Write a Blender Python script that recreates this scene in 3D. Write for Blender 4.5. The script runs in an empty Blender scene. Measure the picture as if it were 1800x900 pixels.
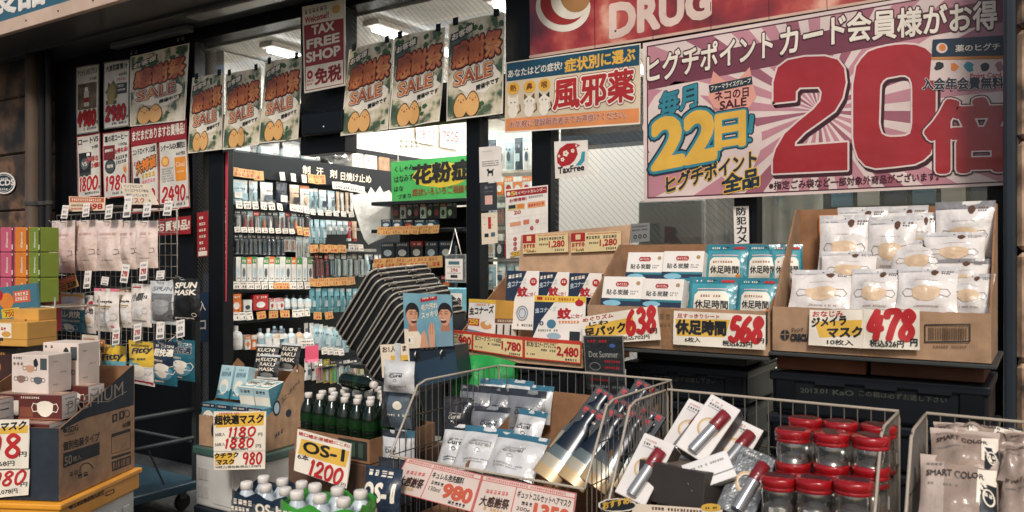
import bpy, bmesh, math, random
from mathutils import Vector, Matrix
R = math.radians
random.seed(7)
SC = bpy.context.scene
COL = SC.collection

# ------------------------------------------------------------------ camera, light, exposure
F, EYE, YAW = 1450.0, 1.5, R(33)
cam = bpy.data.cameras.new('camera'); cam_o = bpy.data.objects.new('camera', cam); COL.objects.link(cam_o)
cam.sensor_width = 36; cam.lens = 36 * F / 1800; cam.clip_start = 0.05; cam.clip_end = 500
cam_o.location = (0, 0, EYE); cam_o.rotation_euler = (R(90), 0, YAW)
cam.dof.use_dof = True; cam.dof.focus_distance = 4.0; cam.dof.aperture_fstop = 5.6
SC.camera = cam_o
world = bpy.data.worlds.new('World'); SC.world = world; world.use_nodes = True
wn = world.node_tree
sky = wn.nodes.new('ShaderNodeTexSky'); sky.sky_type = 'NISHITA'; sky.sun_disc = False
SUN_EL, SUN_AZ = R(42), R(28)      # azimuth: towards the street side, a little to the right
sky.sun_elevation = SUN_EL; sky.sun_rotation = math.pi - SUN_AZ
sky.air_density = 1.0; sky.dust_density = 3.0
wn.links.new(sky.outputs[0], wn.nodes['Background'].inputs[0]); wn.nodes['Background'].inputs[1].default_value = 0.062
sun = bpy.data.lights.new('sun', 'SUN'); sun_o = bpy.data.objects.new('sun', sun); COL.objects.link(sun_o)
sun.energy = 1.5; sun.angle = R(11); sun.color = (1, .975, .94)
sd = Vector((math.sin(SUN_AZ) * math.cos(SUN_EL), -math.cos(SUN_AZ) * math.cos(SUN_EL), math.sin(SUN_EL)))
sun_o.rotation_euler = sd.to_track_quat('Z', 'Y').to_euler(); sun_o.location = (1, -3, 9)
SC.view_settings.view_transform = 'Standard'; SC.view_settings.look = 'None'
SC.view_settings.gamma = 1; SC.view_settings.exposure = 0.65; SC.view_settings.use_curve_mapping = False
SC.render.engine = 'CYCLES'
SC.cycles.use_denoising = True
SC.cycles.max_bounces = 8; SC.cycles.transparent_max_bounces = 16; SC.cycles.caustics_reflective = False; SC.cycles.caustics_refractive = False
SC.cycles.sample_clamp_indirect = 4

# ------------------------------------------------------------------ materials
def S(r, g, b):
    f = lambda c: (c / 255 / 12.92) if c <= 10 else ((c / 255 + .055) / 1.055) ** 2.4
    return (f(r), f(g), f(b))
_M = {}
def M(rgb, rough=.55, kind='paper', metal=0.0):
    """A procedural material: colour with faint mottling, and a bump that suits the surface."""
    key = (tuple(rgb), rough, kind, metal)
    if key in _M: return _M[key]
    c = S(*rgb)
    m = bpy.data.materials.new('%s_%02x%02x%02x' % ((kind,) + tuple(rgb))); m.use_nodes = True
    nt = m.node_tree; L = nt.links; b = nt.nodes['Principled BSDF']
    b.inputs['Roughness'].default_value = rough; b.inputs['Metallic'].default_value = metal
    if kind == 'plain':
        b.inputs['Base Color'].default_value = (*c, 1)
        _M[key] = m; return m
    tc = nt.nodes.new('ShaderNodeTexCoord'); n = nt.nodes.new('ShaderNodeTexNoise'); L.new(tc.outputs['Object'], n.inputs['Vector'])
    sc, lo, hi, bs, bd = {'paper': (9, .86, 1.06, 5, .10), 'film': (14, .8, 1.1, 22, .35), 'card': (16, .72, 1.12, 60, .12),
                          'paint': (5, .84, 1.08, 40, .06), 'metal': (20, .75, 1.1, 60, .05), 'banner': (2.2, .74, 1.12, 3.4, .55), 'stone': (4, .35, 1.35, 16, .6)}[kind]
    n.inputs['Scale'].default_value = sc; n.inputs['Detail'].default_value = 5
    r = nt.nodes.new('ShaderNodeMapRange'); L.new(n.outputs['Fac'], r.inputs['Value'])
    r.inputs['From Min'].default_value = .3; r.inputs['From Max'].default_value = .7
    r.inputs['To Min'].default_value = lo; r.inputs['To Max'].default_value = hi
    mx = nt.nodes.new('ShaderNodeVectorMath'); mx.operation = 'SCALE'; mx.inputs[0].default_value = c
    L.new(r.outputs['Result'], mx.inputs['Scale']); L.new(mx.outputs['Vector'], b.inputs['Base Color'])
    n2 = nt.nodes.new('ShaderNodeTexNoise'); L.new(tc.outputs['Object'], n2.inputs['Vector'])
    n2.inputs['Scale'].default_value = bs; n2.inputs['Detail'].default_value = 3
    if kind == 'card':          # faint corrugation showing through the liner
        wv = nt.nodes.new('ShaderNodeTexWave'); wv.inputs['Scale'].default_value = 55; wv.inputs['Distortion'].default_value = 1.2; wv.inputs['Detail'].default_value = 2; L.new(tc.outputs['Object'], wv.inputs['Vector'])
        w2 = nt.nodes.new('ShaderNodeMapRange'); w2.inputs['To Min'].default_value = .95; w2.inputs['To Max'].default_value = 1.03; L.new(wv.outputs['Fac'], w2.inputs['Value'])
        v2 = nt.nodes.new('ShaderNodeVectorMath'); v2.operation = 'SCALE'; L.new(mx.outputs['Vector'], v2.inputs[0]); L.new(w2.outputs['Result'], v2.inputs['Scale']); L.new(v2.outputs['Vector'], b.inputs['Base Color'])
    bp = nt.nodes.new('ShaderNodeBump'); bp.inputs['Strength'].default_value = bd; bp.inputs['Distance'].default_value = .02 if kind in ('banner', 'film', 'stone') else .005
    L.new(n2.outputs['Fac'], bp.inputs['Height']); L.new(bp.outputs['Normal'], b.inputs['Normal'])
    if sum(rgb) < 190 and kind == 'paint': b.inputs['Specular IOR Level'].default_value = .22
    if kind in ('film', 'banner') or (kind == 'paint' and sum(rgb) >= 190):
        b.inputs['Coat Weight'].default_value = .35; b.inputs['Coat Roughness'].default_value = .15
        L.new(bp.outputs['Normal'], b.inputs['Coat Normal'])
    _M[key] = m; return m
def ramp_mat(name, stops, scale, rough=.5, kind='noise', coat=0.0, stretch=(1, 1, 1), bump=.1, space='Object', const=False):
    m = bpy.data.materials.new(name); m.use_nodes = True
    nt = m.node_tree; L = nt.links; b = nt.nodes['Principled BSDF']; b.inputs['Roughness'].default_value = rough
    b.inputs['Coat Weight'].default_value = coat; b.inputs['Coat Roughness'].default_value = .15
    tc = nt.nodes.new('ShaderNodeTexCoord'); mp = nt.nodes.new('ShaderNodeMapping'); mp.inputs['Scale'].default_value = stretch
    L.new(tc.outputs[space], mp.inputs['Vector'])
    if kind == 'voronoi':
        t = nt.nodes.new('ShaderNodeTexVoronoi'); out = t.outputs['Color']
    else:
        t = nt.nodes.new('ShaderNodeTexNoise'); t.inputs['Detail'].default_value = 6; out = t.outputs['Fac']
    t.inputs['Scale'].default_value = scale; L.new(mp.outputs['Vector'], t.inputs['Vector'])
    cr = nt.nodes.new('ShaderNodeValToRGB'); cr.color_ramp.interpolation = 'CONSTANT' if const else 'LINEAR'
    while len(cr.color_ramp.elements) < len(stops): cr.color_ramp.elements.new(.5)
    for e, (p, c) in zip(cr.color_ramp.elements, stops): e.position = p; e.color = (*S(*c), 1)
    L.new(out, cr.inputs['Fac']); L.new(cr.outputs['Color'], b.inputs['Base Color'])
    bp = nt.nodes.new('ShaderNodeBump'); bp.inputs['Strength'].default_value = bump; bp.inputs['Distance'].default_value = .01
    L.new(out, bp.inputs['Height']); L.new(bp.outputs['Normal'], b.inputs['Normal'])
    return m
def glass_mat(name, tint=(.93, .97, .97), refl=.10, rough=.02, white=0.0):
    """Thin clear sheet: see-through with a mirror-like coat; white = how milky the plastic is."""
    m = bpy.data.materials.new(name); m.use_nodes = True; nt = m.node_tree; L = nt.links
    for n in list(nt.nodes): nt.nodes.remove(n)
    out = nt.nodes.new('ShaderNodeOutputMaterial'); tr = nt.nodes.new('ShaderNodeBsdfTransparent'); gl = nt.nodes.new('ShaderNodeBsdfGlossy')
    tr.inputs['Color'].default_value = (*tint, 1); gl.inputs['Roughness'].default_value = rough
    fr = nt.nodes.new('ShaderNodeLayerWeight'); fr.inputs['Blend'].default_value = .25
    mr = nt.nodes.new('ShaderNodeMapRange'); mr.inputs['To Min'].default_value = refl * .5; mr.inputs['To Max'].default_value = min(1, refl * 6)
    L.new(fr.outputs['Facing'], mr.inputs['Value'])
    mx = nt.nodes.new('ShaderNodeMixShader'); L.new(mr.outputs['Result'], mx.inputs['Fac']); L.new(tr.outputs[0], mx.inputs[1]); L.new(gl.outputs[0], mx.inputs[2])
    last = mx
    if white:
        df = nt.nodes.new('ShaderNodeBsdfDiffuse'); df.inputs['Color'].default_value = (.75, .78, .78, 1)
        m2 = nt.nodes.new('ShaderNodeMixShader'); m2.inputs['Fac'].default_value = white
        L.new(mx.outputs[0], m2.inputs[1]); L.new(df.outputs[0], m2.inputs[2]); last = m2
    L.new(last.outputs[0], out.inputs['Surface'])
    return m
def emit_mat(name, col, strength):
    m = bpy.data.materials.new(name); m.use_nodes = True; b = m.node_tree.nodes['Principled BSDF']
    b.inputs['Base Color'].default_value = (*col, 1); b.inputs['Emission Color'].default_value = (*col, 1); b.inputs['Emission Strength'].default_value = strength
    return m
WHITE = (236, 226, 214); CREAM = (232, 214, 188); BLACK = (24, 26, 28); RED = (176, 30, 34); DARK = (22, 27, 32)
NAVY = (28, 44, 66); TEAL = (40, 118, 128); ORANGE = (222, 128, 52); YELLOW = (226, 178, 60); CARD = (172, 136, 104); GREEN = (54, 150, 76)
m_white = M(WHITE); m_black = M(BLACK); m_red = M(RED); m_cream = M(CREAM); m_yellow = M(YELLOW); m_orange = M(ORANGE); m_navy = M(NAVY)
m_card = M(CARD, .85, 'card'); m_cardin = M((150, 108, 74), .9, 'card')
m_frame = M((13, 16, 20), .4, 'paint'); m_steel = M((150, 150, 146), .35, 'metal', .85); m_wire = M((196, 184, 168), .38, 'metal', .7)
m_grey = M((120, 118, 114)); m_pink = M((216, 120, 130)); m_tealp = M(TEAL); m_green = M(GREEN)

# ------------------------------------------------------------------ camera geometry used only to measure positions off the photograph
FWD = Vector((-math.sin(YAW), math.cos(YAW), 0)); RGT = Vector((math.cos(YAW), math.sin(YAW), 0)); UP = Vector((0, 0, 1)); EYEP = Vector((0, 0, EYE))
def ray(px, py): return FWD + RGT * ((px - 900) / F) + UP * ((450 - py) / F)
def atY(px, py, y):
    d = ray(px, py); return EYEP + d * (y / d.y)
def atX(px, py, x):
    d = ray(px, py); return EYEP + d * (x / d.x)
def atT(px, py, t): return EYEP + ray(px, py) * t
class Plane:
    """A flat place in the world: a point and a facing direction (towards the viewer side)."""
    def __init__(s, p, n): s.p = Vector(p); s.n = Vector(n).normalized()
    def hit(s, px, py, L=0.0):
        d = ray(px, py); t = (s.p - EYEP).dot(s.n) / d.dot(s.n)
        return EYEP + d * t + s.n * L
def PY(y): return Plane((0, y, 0), (0, -1, 0))
def PX_(x): return Plane((x, 0, 0), (1, 0, 0))
def PT(px, py, y, yaw=0, tilt=0):
    """Plane through a measured point at depth y; yaw turns it to face right (+), tilt leans its face up (+)."""
    n = Vector((math.sin(R(yaw)) * math.cos(R(tilt)), -math.cos(R(yaw)) * math.cos(R(tilt)), math.sin(R(tilt))))
    return Plane(atY(px, py, y), n)

# ------------------------------------------------------------------ mesh builder
EPS = .0006
class B:
    def __init__(s): s.v = []; s.f = []; s.m = []; s.mats = []; s.sm = []
    def mi(s, m):
        if m not in s.mats: s.mats.append(m)
        return s.mats.index(m)
    def face(s, pts, m, smooth=False):
        i = len(s.v); s.v += [Vector(p) for p in pts]; s.f.append(tuple(range(i, i + len(pts)))); s.m.append(s.mi(m)); s.sm.append(smooth)
    def mesh(s, vs, fs, m, smooth=False, mf=None):
        i = len(s.v); s.v += [Vector(p) for p in vs]
        for k, f in enumerate(fs):
            s.f.append(tuple(i + j for j in f)); s.m.append(s.mi(mf[k] if mf else m)); s.sm.append(smooth)
    def box(s, lo, hi, m, mats=None, T=None):
        """mats: {'front','back','left','right','top','bottom'} overrides; front = -Y."""
        x0, y0, z0 = lo; x1, y1, z1 = hi
        vs = [(x0, y0, z0), (x1, y0, z0), (x1, y1, z0), (x0, y1, z0), (x0, y0, z1), (x1, y0, z1), (x1, y1, z1), (x0, y1, z1)]
        if T: vs = [T @ Vector(v) for v in vs]
        fs = [(0, 1, 5, 4), (1, 2, 6, 5), (2, 3, 7, 6), (3, 0, 4, 7), (4, 5, 6, 7), (3, 2, 1, 0)]
        k = ['front', 'right', 'back', 'left', 'top', 'bottom']
        s.mesh(vs, fs, m, mf=[(mats or {}).get(a, m) for a in k])
    def rbox(s, lo, hi, m, bev=.002, seg=1, T=None, mats=None):
        bm = bmesh.new(); bmesh.ops.create_cube(bm, size=1)
        c = [(a + b) / 2 for a, b in zip(lo, hi)]; d = [abs(b - a) for a, b in zip(lo, hi)]
        for v in bm.verts: v.co = Vector((c[0] + v.co.x * d[0], c[1] + v.co.y * d[1], c[2] + v.co.z * d[2]))
        bmesh.ops.bevel(bm, geom=bm.edges[:], offset=min(bev, min(d) * .45), segments=seg, affect='EDGES', profile=.5)
        bm.normal_update(); bm.verts.index_update()
        mf = []
        for f in bm.faces:
            n = f.normal; k = None
            if mats:
                for nm, ax in (('front', (0, -1, 0)), ('back', (0, 1, 0)), ('left', (-1, 0, 0)), ('right', (1, 0, 0)), ('top', (0, 0, 1)), ('bottom', (0, 0, -1))):
                    if n.dot(Vector(ax)) > .8: k = mats.get(nm)
            mf.append(k or m)
        s.mesh([T @ v.co if T else v.co.copy() for v in bm.verts], [[v.index for v in f.verts] for f in bm.faces], m, mf=mf); bm.free()
    def tube(s, pts, r, m, n=6, closed=False, smooth=True, r1=None):
        pts = [Vector(p) for p in pts]; N = len(pts); rings = []
        for i, p in enumerate(pts):
            a = pts[i - 1] if (i > 0 or closed) else p; b = pts[(i + 1) % N] if (i < N - 1 or closed) else p
            t = (b - a).normalized(); u = t.cross(Vector((0, 0, 1)) if abs(t.z) < .9 else Vector((1, 0, 0))).normalized(); w = t.cross(u)
            rr = r if r1 is None else r + (r1 - r) * i / max(1, N - 1)
            rings.append([p + (u * math.cos(2 * math.pi * k / n) + w * math.sin(2 * math.pi * k / n)) * rr for k in range(n)])
        vs = [v for q in rings for v in q]; fs = []
        for i in range(N if closed else N - 1):
            j = (i + 1) % N
            for k in range(n): fs.append((i * n + k, i * n + (k + 1) % n, j * n + (k + 1) % n, j * n + k))
        if not closed: fs += [tuple(range(n)), tuple(range((N - 1) * n, N * n))]
        s.mesh(vs, fs, m, smooth)
    def lathe(s, prof, m, n=20, c=(0, 0, 0), T=None, mats=None, smooth=True):
        vs = []; fs = []; mf = []
        for r, z in prof:
            for k in range(n):
                a = 2 * math.pi * k / n; v = Vector((c[0] + r * math.cos(a), c[1] + r * math.sin(a), c[2] + z)); vs.append(T @ v if T else v)
        for i in range(len(prof) - 1):
            for k in range(n):
                fs.append((i * n + k, i * n + (k + 1) % n, (i + 1) * n + (k + 1) % n, (i + 1) * n + k)); mf.append(mats[i] if mats else m)
        s.mesh(vs, fs, m, smooth, mf=mf)
        s.mesh([vs[k] for k in range(n)], [tuple(range(n))], mats[0] if mats else m); s.mesh([vs[(len(prof) - 1) * n + k] for k in range(n)], [tuple(range(n))], mats[-1] if mats else m)
def mk(name, b, label=None, cat=None, group=None, parent=None, kind=None, loc=None, rot=None, world=True):
    """Link a builder as ONE object. world=True: vertices are in world space and the origin moves to the base centre."""
    me = bpy.data.meshes.new(name)
    vs = b.v
    if loc is None:
        if parent is None and world and vs:
            xs = [v.x for v in vs]; ys = [v.y for v in vs]; zs = [v.z for v in vs]
            loc = Vector(((min(xs) + max(xs)) / 2, (min(ys) + max(ys)) / 2, min(zs)))
        elif parent is not None and world: loc = Vector(parent.location)
        if loc is not None: vs = [v - Vector(loc) for v in vs]
    me.from_pydata([tuple(v) for v in vs], [], b.f)
    for m in b.mats: me.materials.append(m)
    me.polygons.foreach_set('material_index', b.m); me.polygons.foreach_set('use_smooth', b.sm); me.update()
    o = bpy.data.objects.new(name, me); COL.objects.link(o)
    if parent is None:
        if loc is not None: o.location = loc
        if rot: o.rotation_euler = rot
    else:
        o.parent = parent
        if not world and loc is not None: o.location = loc
        if rot: o.rotation_euler = rot
    return tag(o, label, cat, group, kind)
def tag(o, label=None, cat=None, group=None, kind=None):
    if label: o['label'] = label; o['kind'] = kind or 'thing'
    if cat: o['category'] = cat
    if group: o['group'] = group
    if kind: o['kind'] = kind
    return o
def empty(name, loc, label, cat, group=None, rot=(0, 0, 0)):
    o = bpy.data.objects.new(name, None); COL.objects.link(o); o.location = loc; o.rotation_euler = rot; o.empty_display_size = .05
    return tag(o, label, cat, group)
def dup(root, loc, rot=None, label=None, group=None):
    r = root.copy(); COL.objects.link(r); r.location = loc
    if rot is not None: r.rotation_euler = rot
    if label: r['label'] = label
    if group: r['group'] = group
    for ch in list(root.children):
        c = ch.copy(); COL.objects.link(c); c.parent = r
        for g in list(ch.children):
            d = g.copy(); COL.objects.link(d); d.parent = c
    return r

# ------------------------------------------------------------------ lettering and flat print
_T = {}
def glyphs(txt):
    if txt in _T: return _T[txt]
    c = bpy.data.curves.new('lettering', 'FONT'); c.body = txt; c.size = 1; c.resolution_u = 3; c.fill_mode = 'FRONT'
    o = bpy.data.objects.new('lettering', c); me = bpy.data.meshes.new_from_object(o)
    vs = [(v.co.x, v.co.y) for v in me.vertices]; fs = [tuple(p.vertices) for p in me.polygons]
    bpy.data.objects.remove(o); bpy.data.curves.remove(c); bpy.data.meshes.remove(me)
    if not vs: vs = [(0, 0), (1, 1)]; fs = []
    x0 = min(v[0] for v in vs); x1 = max(v[0] for v in vs); y0 = min(v[1] for v in vs); y1 = max(v[1] for v in vs)
    ec = {}
    for f in fs:
        for a, b in zip(f, f[1:] + f[:1]): k = (min(a, b), max(a, b)); ec[k] = ec.get(k, 0) + 1
    ed = [k for k, n in ec.items() if n == 1]
    _T[txt] = (vs, fs, ed, x0, y0, x1, y1); return _T[txt]
DIG = {'0': [[(.5, 1), (.15, .8), (.1, .4), (.3, .03), (.65, .05), (.9, .4), (.85, .8), (.5, 1)]],
       '1': [[(.3, .8), (.6, 1), (.5, .5), (.45, 0)]],
       '2': [[(.12, .75), (.35, .98), (.75, .95), (.85, .7), (.5, .35), (.08, .04), (.95, .05)]],
       '3': [[(.15, .92), (.5, 1), (.85, .82), (.7, .6), (.4, .52), (.8, .42), (.9, .2), (.6, 0), (.1, .08)]],
       '4': [[(.5, 1), (.05, .38), (.95, .38)], [(.75, .8), (.6, 0)]],
       '5': [[(.85, .98), (.3, .98), (.18, .55), (.6, .6), (.9, .4), (.75, .08), (.35, 0), (.08, .12)]],
       '6': [[(.7, 1), (.3, .75), (.1, .35), (.25, .05), (.65, .02), (.9, .25), (.7, .48), (.35, .45), (.14, .28)]],
       '7': [[(.08, .8), (.12, .98), (.9, .98), (.6, .5), (.42, 0)]],
       '8': [[(.75, .9), (.45, 1), (.18, .8), (.45, .55), (.85, .3), (.7, .03), (.3, .02), (.12, .25), (.5, .55), (.82, .78), (.75, .9)]],
       '9': [[(.85, .75), (.55, .52), (.2, .6), (.18, .88), (.5, 1), (.82, .88), (.82, .5), (.6, 0)]]}
class Pr:
    """Flat print on a builder: fn(x, y, L) gives the 3-D point; ys = +1 when y grows upwards."""
    def __init__(s, b, fn, ys=1, asp=1.0, curved=False): s.b = b; s.fn = fn; s.ys = ys; s.asp = asp; s.curved = curved
    def poly(s, pts, m, L=1):
        if s.curved and max(abs(p[0] - q[0]) + abs(p[1] - q[1]) for p in pts for q in pts) > .12:      # follow a bulging surface
            P = []
            for a, b in zip(pts, pts[1:] + pts[:1]):
                k = max(1, int(max(abs(a[0] - b[0]), abs(a[1] - b[1])) / .08)); P += [(a[0] + (b[0] - a[0]) * i / k, a[1] + (b[1] - a[1]) * i / k) for i in range(k)]
            cx = sum(p[0] for p in P) / len(P); cy = sum(p[1] for p in P) / len(P); n = len(P)
            R_ = [[(cx + (x - cx) * f, cy + (y - cy) * f) for x, y in P] for f in (1, .8, .6, .4, .2)]
            vs = [s.fn(x, y, L) for r in R_ for x, y in r] + [s.fn(cx, cy, L)]
            fs = [(j * n + i, j * n + (i + 1) % n, (j + 1) * n + (i + 1) % n, (j + 1) * n + i) for j in range(4) for i in range(n)] + [(4 * n + i, 4 * n + (i + 1) % n, 5 * n) for i in range(n)]
            s.b.mesh(vs, fs, m, True); return
        s.b.face([s.fn(x, y, L) for x, y in pts], m)
    def rect(s, x0, y0, x1, y1, m, L=1, sub=1):
        for i in range(sub):
            a = x0 + (x1 - x0) * i / sub; b = x0 + (x1 - x0) * (i + 1) / sub
            s.poly([(a, y0), (b, y0), (b, y1), (a, y1)], m, L)
    def ell(s, cx, cy, rx, ry, m, L=1, n=20, a0=0, a1=360):
        s.poly([(cx + rx * math.cos(R(a0 + (a1 - a0) * k / n)), cy + ry * math.sin(R(a0 + (a1 - a0) * k / n))) for k in range(n)], m, L)
    def blob(s, cx, cy, rx, ry, m, L=1, n=16, j=.2):
        s.poly([(cx + rx * (1 + random.uniform(-j, j)) * math.cos(2 * math.pi * k / n), cy + ry * (1 + random.uniform(-j, j)) * math.sin(2 * math.pi * k / n)) for k in range(n)], m, L)
    def ring(s, cx, cy, rx, ry, w, m, L=1, n=24, a0=0, a1=360):
        p = [(cx + rx * math.cos(R(a0 + (a1 - a0) * k / n)), cy + ry * math.sin(R(a0 + (a1 - a0) * k / n))) for k in range(n + 1)]
        s.line(p, w, m, L)
    def line(s, pts, w, m, L=1):
        for k in range(len(pts) - 1): s._seg(pts[k], pts[k + 1], w / 2, m, L + (k % 7) * .09)
    def _seg(s, a, b, h, m, L):
        A = s.asp; dx = (b[0] - a[0]) * A; dy = b[1] - a[1]; l = math.hypot(dx, dy)
        if l < 1e-9: return
        ux, uy = dx / l * h, dy / l * h
        P = [(-ux * .7 - uy * .6, -uy * .7 + ux * .6), (-uy, ux), (-uy, ux), (ux * .7 - uy * .6, uy * .7 + ux * .6), (ux * .7 + uy * .6, uy * .7 - ux * .6), (uy, -ux), (uy, -ux), (-ux * .7 + uy * .6, -uy * .7 - ux * .6)]
        O = [a, a, b, b, b, b, a, a]
        s.poly([(o[0] + p[0] / A, o[1] + p[1]) for o, p in zip(O, P)], m, L)
    def text(s, t, x0, y0, x1, y1, h, m, L=2, w=0.0, out=(), slant=0.0, squeeze=True):
        """Lettering on the baseline (x0,y0)-(x1,y1), h tall; w = extra stroke weight, out = [(weight, material)] outlines under it (em)."""
        vs, fs, ed, gx0, gy0, gx1, gy1 = glyphs(t); W = max(1e-6, gx1 - gx0); H = max(.3, gy1 - gy0)
        def mp(p):
            a = (p[0] - gx0) / W; b = (p[1] - gy0) / H
            return (x0 + (x1 - x0) * a + slant * h * b, y0 + (y1 - y0) * a + s.ys * h * b)
        n = len(out)
        for k, (ow, om) in enumerate(out): s._edges(vs, ed, mp, ow, om, L + k * 1.0)
        L2 = L + n
        base = [s.fn(*mp(p), L2 + .75) for p in vs]; s.b.mesh(base, fs, m)
        if w > 0: s._edges(vs, ed, mp, w, m, L2)
    def _edges(s, vs, ed, mp, w, m, L):
        for k, (i, j) in enumerate(ed):
            a, b = vs[i], vs[j]; dx, dy = b[0] - a[0], b[1] - a[1]; l = math.hypot(dx, dy)
            if l < 1e-5: continue
            ux, uy = dx / l * w, dy / l * w; q = L + (k % 9) * .07
            P = [(a[0] - ux * .8 - uy * .6, a[1] - uy * .8 + ux * .6), (a[0] - uy, a[1] + ux), (b[0] - uy, b[1] + ux), (b[0] + ux * .8 - uy * .6, b[1] + uy * .8 + ux * .6),
                 (b[0] + ux * .8 + uy * .6, b[1] + uy * .8 - ux * .6), (b[0] + uy, b[1] - ux), (a[0] + uy, a[1] - ux), (a[0] - ux * .8 + uy * .6, a[1] - uy * .8 - ux * .6)]
            s.poly([mp(p) for p in P], m, q)
    def digits(s, t, x0, y0, x1, y1, h, w, m, L=2, slant=.12, out=None):
        """Brush-written figures; the box is the baseline and h, w the brush width in units of h."""
        adv = {'1': .55, '.': .3, ',': .3, '-': .6}; tot = sum(adv.get(c, 1) for c in t); x = 0
        for c in t:
            a = adv.get(c, 1)
            for st in DIG.get(c, []):
                p = []
                for i in range(len(st) - 1):      # Catmull-Rom through the strokes
                    p0 = st[max(0, i - 1)]; p1 = st[i]; p2 = st[i + 1]; p3 = st[min(len(st) - 1, i + 2)]
                    for q in range(4):
                        u = q / 4
                        p.append(tuple(.5 * (2 * p1[d] + (p2[d] - p0[d]) * u + (2 * p0[d] - 5 * p1[d] + 4 * p2[d] - p3[d]) * u * u + (3 * p1[d] - p0[d] - 3 * p2[d] + p3[d]) * u ** 3) for d in (0, 1)))
                p.append(st[-1])
                f = lambda g: (x0 + (x1 - x0) * ((x + a * (.08 + .84 * g[0])) / tot) + slant * h * g[1], y0 + (y1 - y0) * ((x + a * g[0]) / tot) + s.ys * h * g[1])
                if out: s.line([f(g) for g in p], (w + out[0]) * h, out[1], L)
                s.line([f(g) for g in p], w * h, m, L + 1)
            if c in '.,': s.ell(x0 + (x1 - x0) * (x + .1) / tot, y0, w * h * .5 / s.asp, w * h * .5, m, L, 8)
            x += a
    def scrib(s, x0, y0, x1, y1, h, m, L=2, d=.72):
        """A line of print too small to read: short uneven strokes."""
        W = math.hypot((x1 - x0) * s.asp, y1 - y0); n = max(2, int(W / (h * 1.1)))
        for k in range(n):
            if random.random() > .93: continue
            a = (k + .08) / n; b = (k + .08 + d * random.uniform(.7, 1.1)) / n
            X = lambda q: x0 + (x1 - x0) * q
            Y = lambda q, e: y0 + (y1 - y0) * q + s.ys * h * e
            for e0, e1 in random.choice((((.0, .28), (.42, .62), (.78, 1)), ((.0, .2), (.35, .95)), ((.05, .6), (.72, .98)))):
                s.poly([(X(a), Y(a, e0)), (X(b), Y(b, e0)), (X(b), Y(b, e1)), (X(a), Y(a, e1))], m, L)
def Quad(b, plane, c, lift=0.0, th=.0, curl=0.0):
    """Print laid on a measured quadrilateral (TL, TR, BR, BL) of a plane; x, y run 0..1 with y up."""
    (ax, ay), (bx, by), (cx, cy), (dx, dy) = c; ph = (ax * 7.3 + ay * 3.1) % 6.28
    def fn(u, v, L=0):
        px = (dx * (1 - u) + cx * u) * (1 - v) + (ax * (1 - u) + bx * u) * v; py = (dy * (1 - u) + cy * u) * (1 - v) + (ay * (1 - u) + by * u) * v
        return plane.hit(px, py, lift + L * EPS + (curl * ((1 - v) ** 2 * abs(math.sin(3.1 * u + ph)) + .35 * math.sin(7 * u + 4 * v + ph)) if curl else 0))
    p0 = fn(0, 0); asp = (fn(1, 0) - p0).length / max(1e-6, (fn(0, 1) - p0).length)
    return Pr(b, fn, 1, asp, bool(curl))
def Pix(b, plane, lift=0.0): return Pr(b, lambda x, y, L=0: plane.hit(x, y, lift + L * EPS), -1)
def sheet(b, pr, m, th=.002, edge=None, nu=1, nv=1):
    """The board itself: front face, back and edges."""
    k = -th / EPS
    for i in range(nu):
        for j in range(nv): pr.poly([(i / nu, j / nv), ((i + 1) / nu, j / nv), ((i + 1) / nu, (j + 1) / nv), (i / nu, (j + 1) / nv)], m, 0)
    e = edge or m; q = [(0, 0), (1, 0), (1, 1), (0, 1)]
    pr.poly(q, e, k)
    for a, c in zip(q, q[1:] + q[:1]): b.face([pr.fn(*a, 0), pr.fn(*c, 0), pr.fn(*c, k), pr.fn(*a, k)], e)
def flat(plane, c, m, lift=0.0, th=.002, edge=None, curl=0.0):
    b = B(); p = Quad(b, plane, c, lift, curl=curl); n = 8 if curl else 1; sheet(b, p, m, th, edge, n, n); return b, p
# ================================================================== setting: ground, shop shell, front
YF = 3.70
fp = PY(YF - .06)
def X(px, y=YF): return atY(px, 450, y).x
m_asph = ramp_mat('asphalt', [(.3, (52, 54, 56)), (.7, (86, 86, 84))], 30, .8, bump=.3)
b = B(); b.face([(-60, -60, 0), (60, -60, 0), (60, YF + .05, 0), (-60, YF + .05, 0)], m_asph); mk('street', b, kind='structure', loc=(0, 0, 0))
m_tile = M((150, 148, 142), .4, 'paint')
b = B(); b.face([(-9, YF + .05, .004), (2, YF + .05, .004), (2, 12, .004), (-9, 12, .004)], m_tile); mk('shop_floor', b, kind='structure', loc=(0, 0, 0))
m_ceil = M((226, 222, 214), .8, 'paint'); m_wallw = M((224, 220, 210), .7, 'paint')
b = B(); b.box((-9, YF + .16, 3.02), (2, 12, 3.08), m_ceil); mk('shop_ceiling', b, kind='structure')
def wall(name, lo, hi, m, label, cat='wall'):
    b = B(); b.box(lo, hi, m); return mk(name, b, label, cat)
wall('back_wall', (-9, 9.4, 0), (2, 9.5, 3.02), m_wallw, 'white painted wall at the far end of the shop')
wall('side_wall', (-5.62, YF + .2, 0), (-5.52, 9.4, 3.02), m_wallw, 'white side wall behind the hanging goods shelves')
wall('side_wall', (.6, YF + .2, 0), (.7, 9.4, 3.02), m_wallw, 'white side wall at the right end of the shop')

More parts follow.
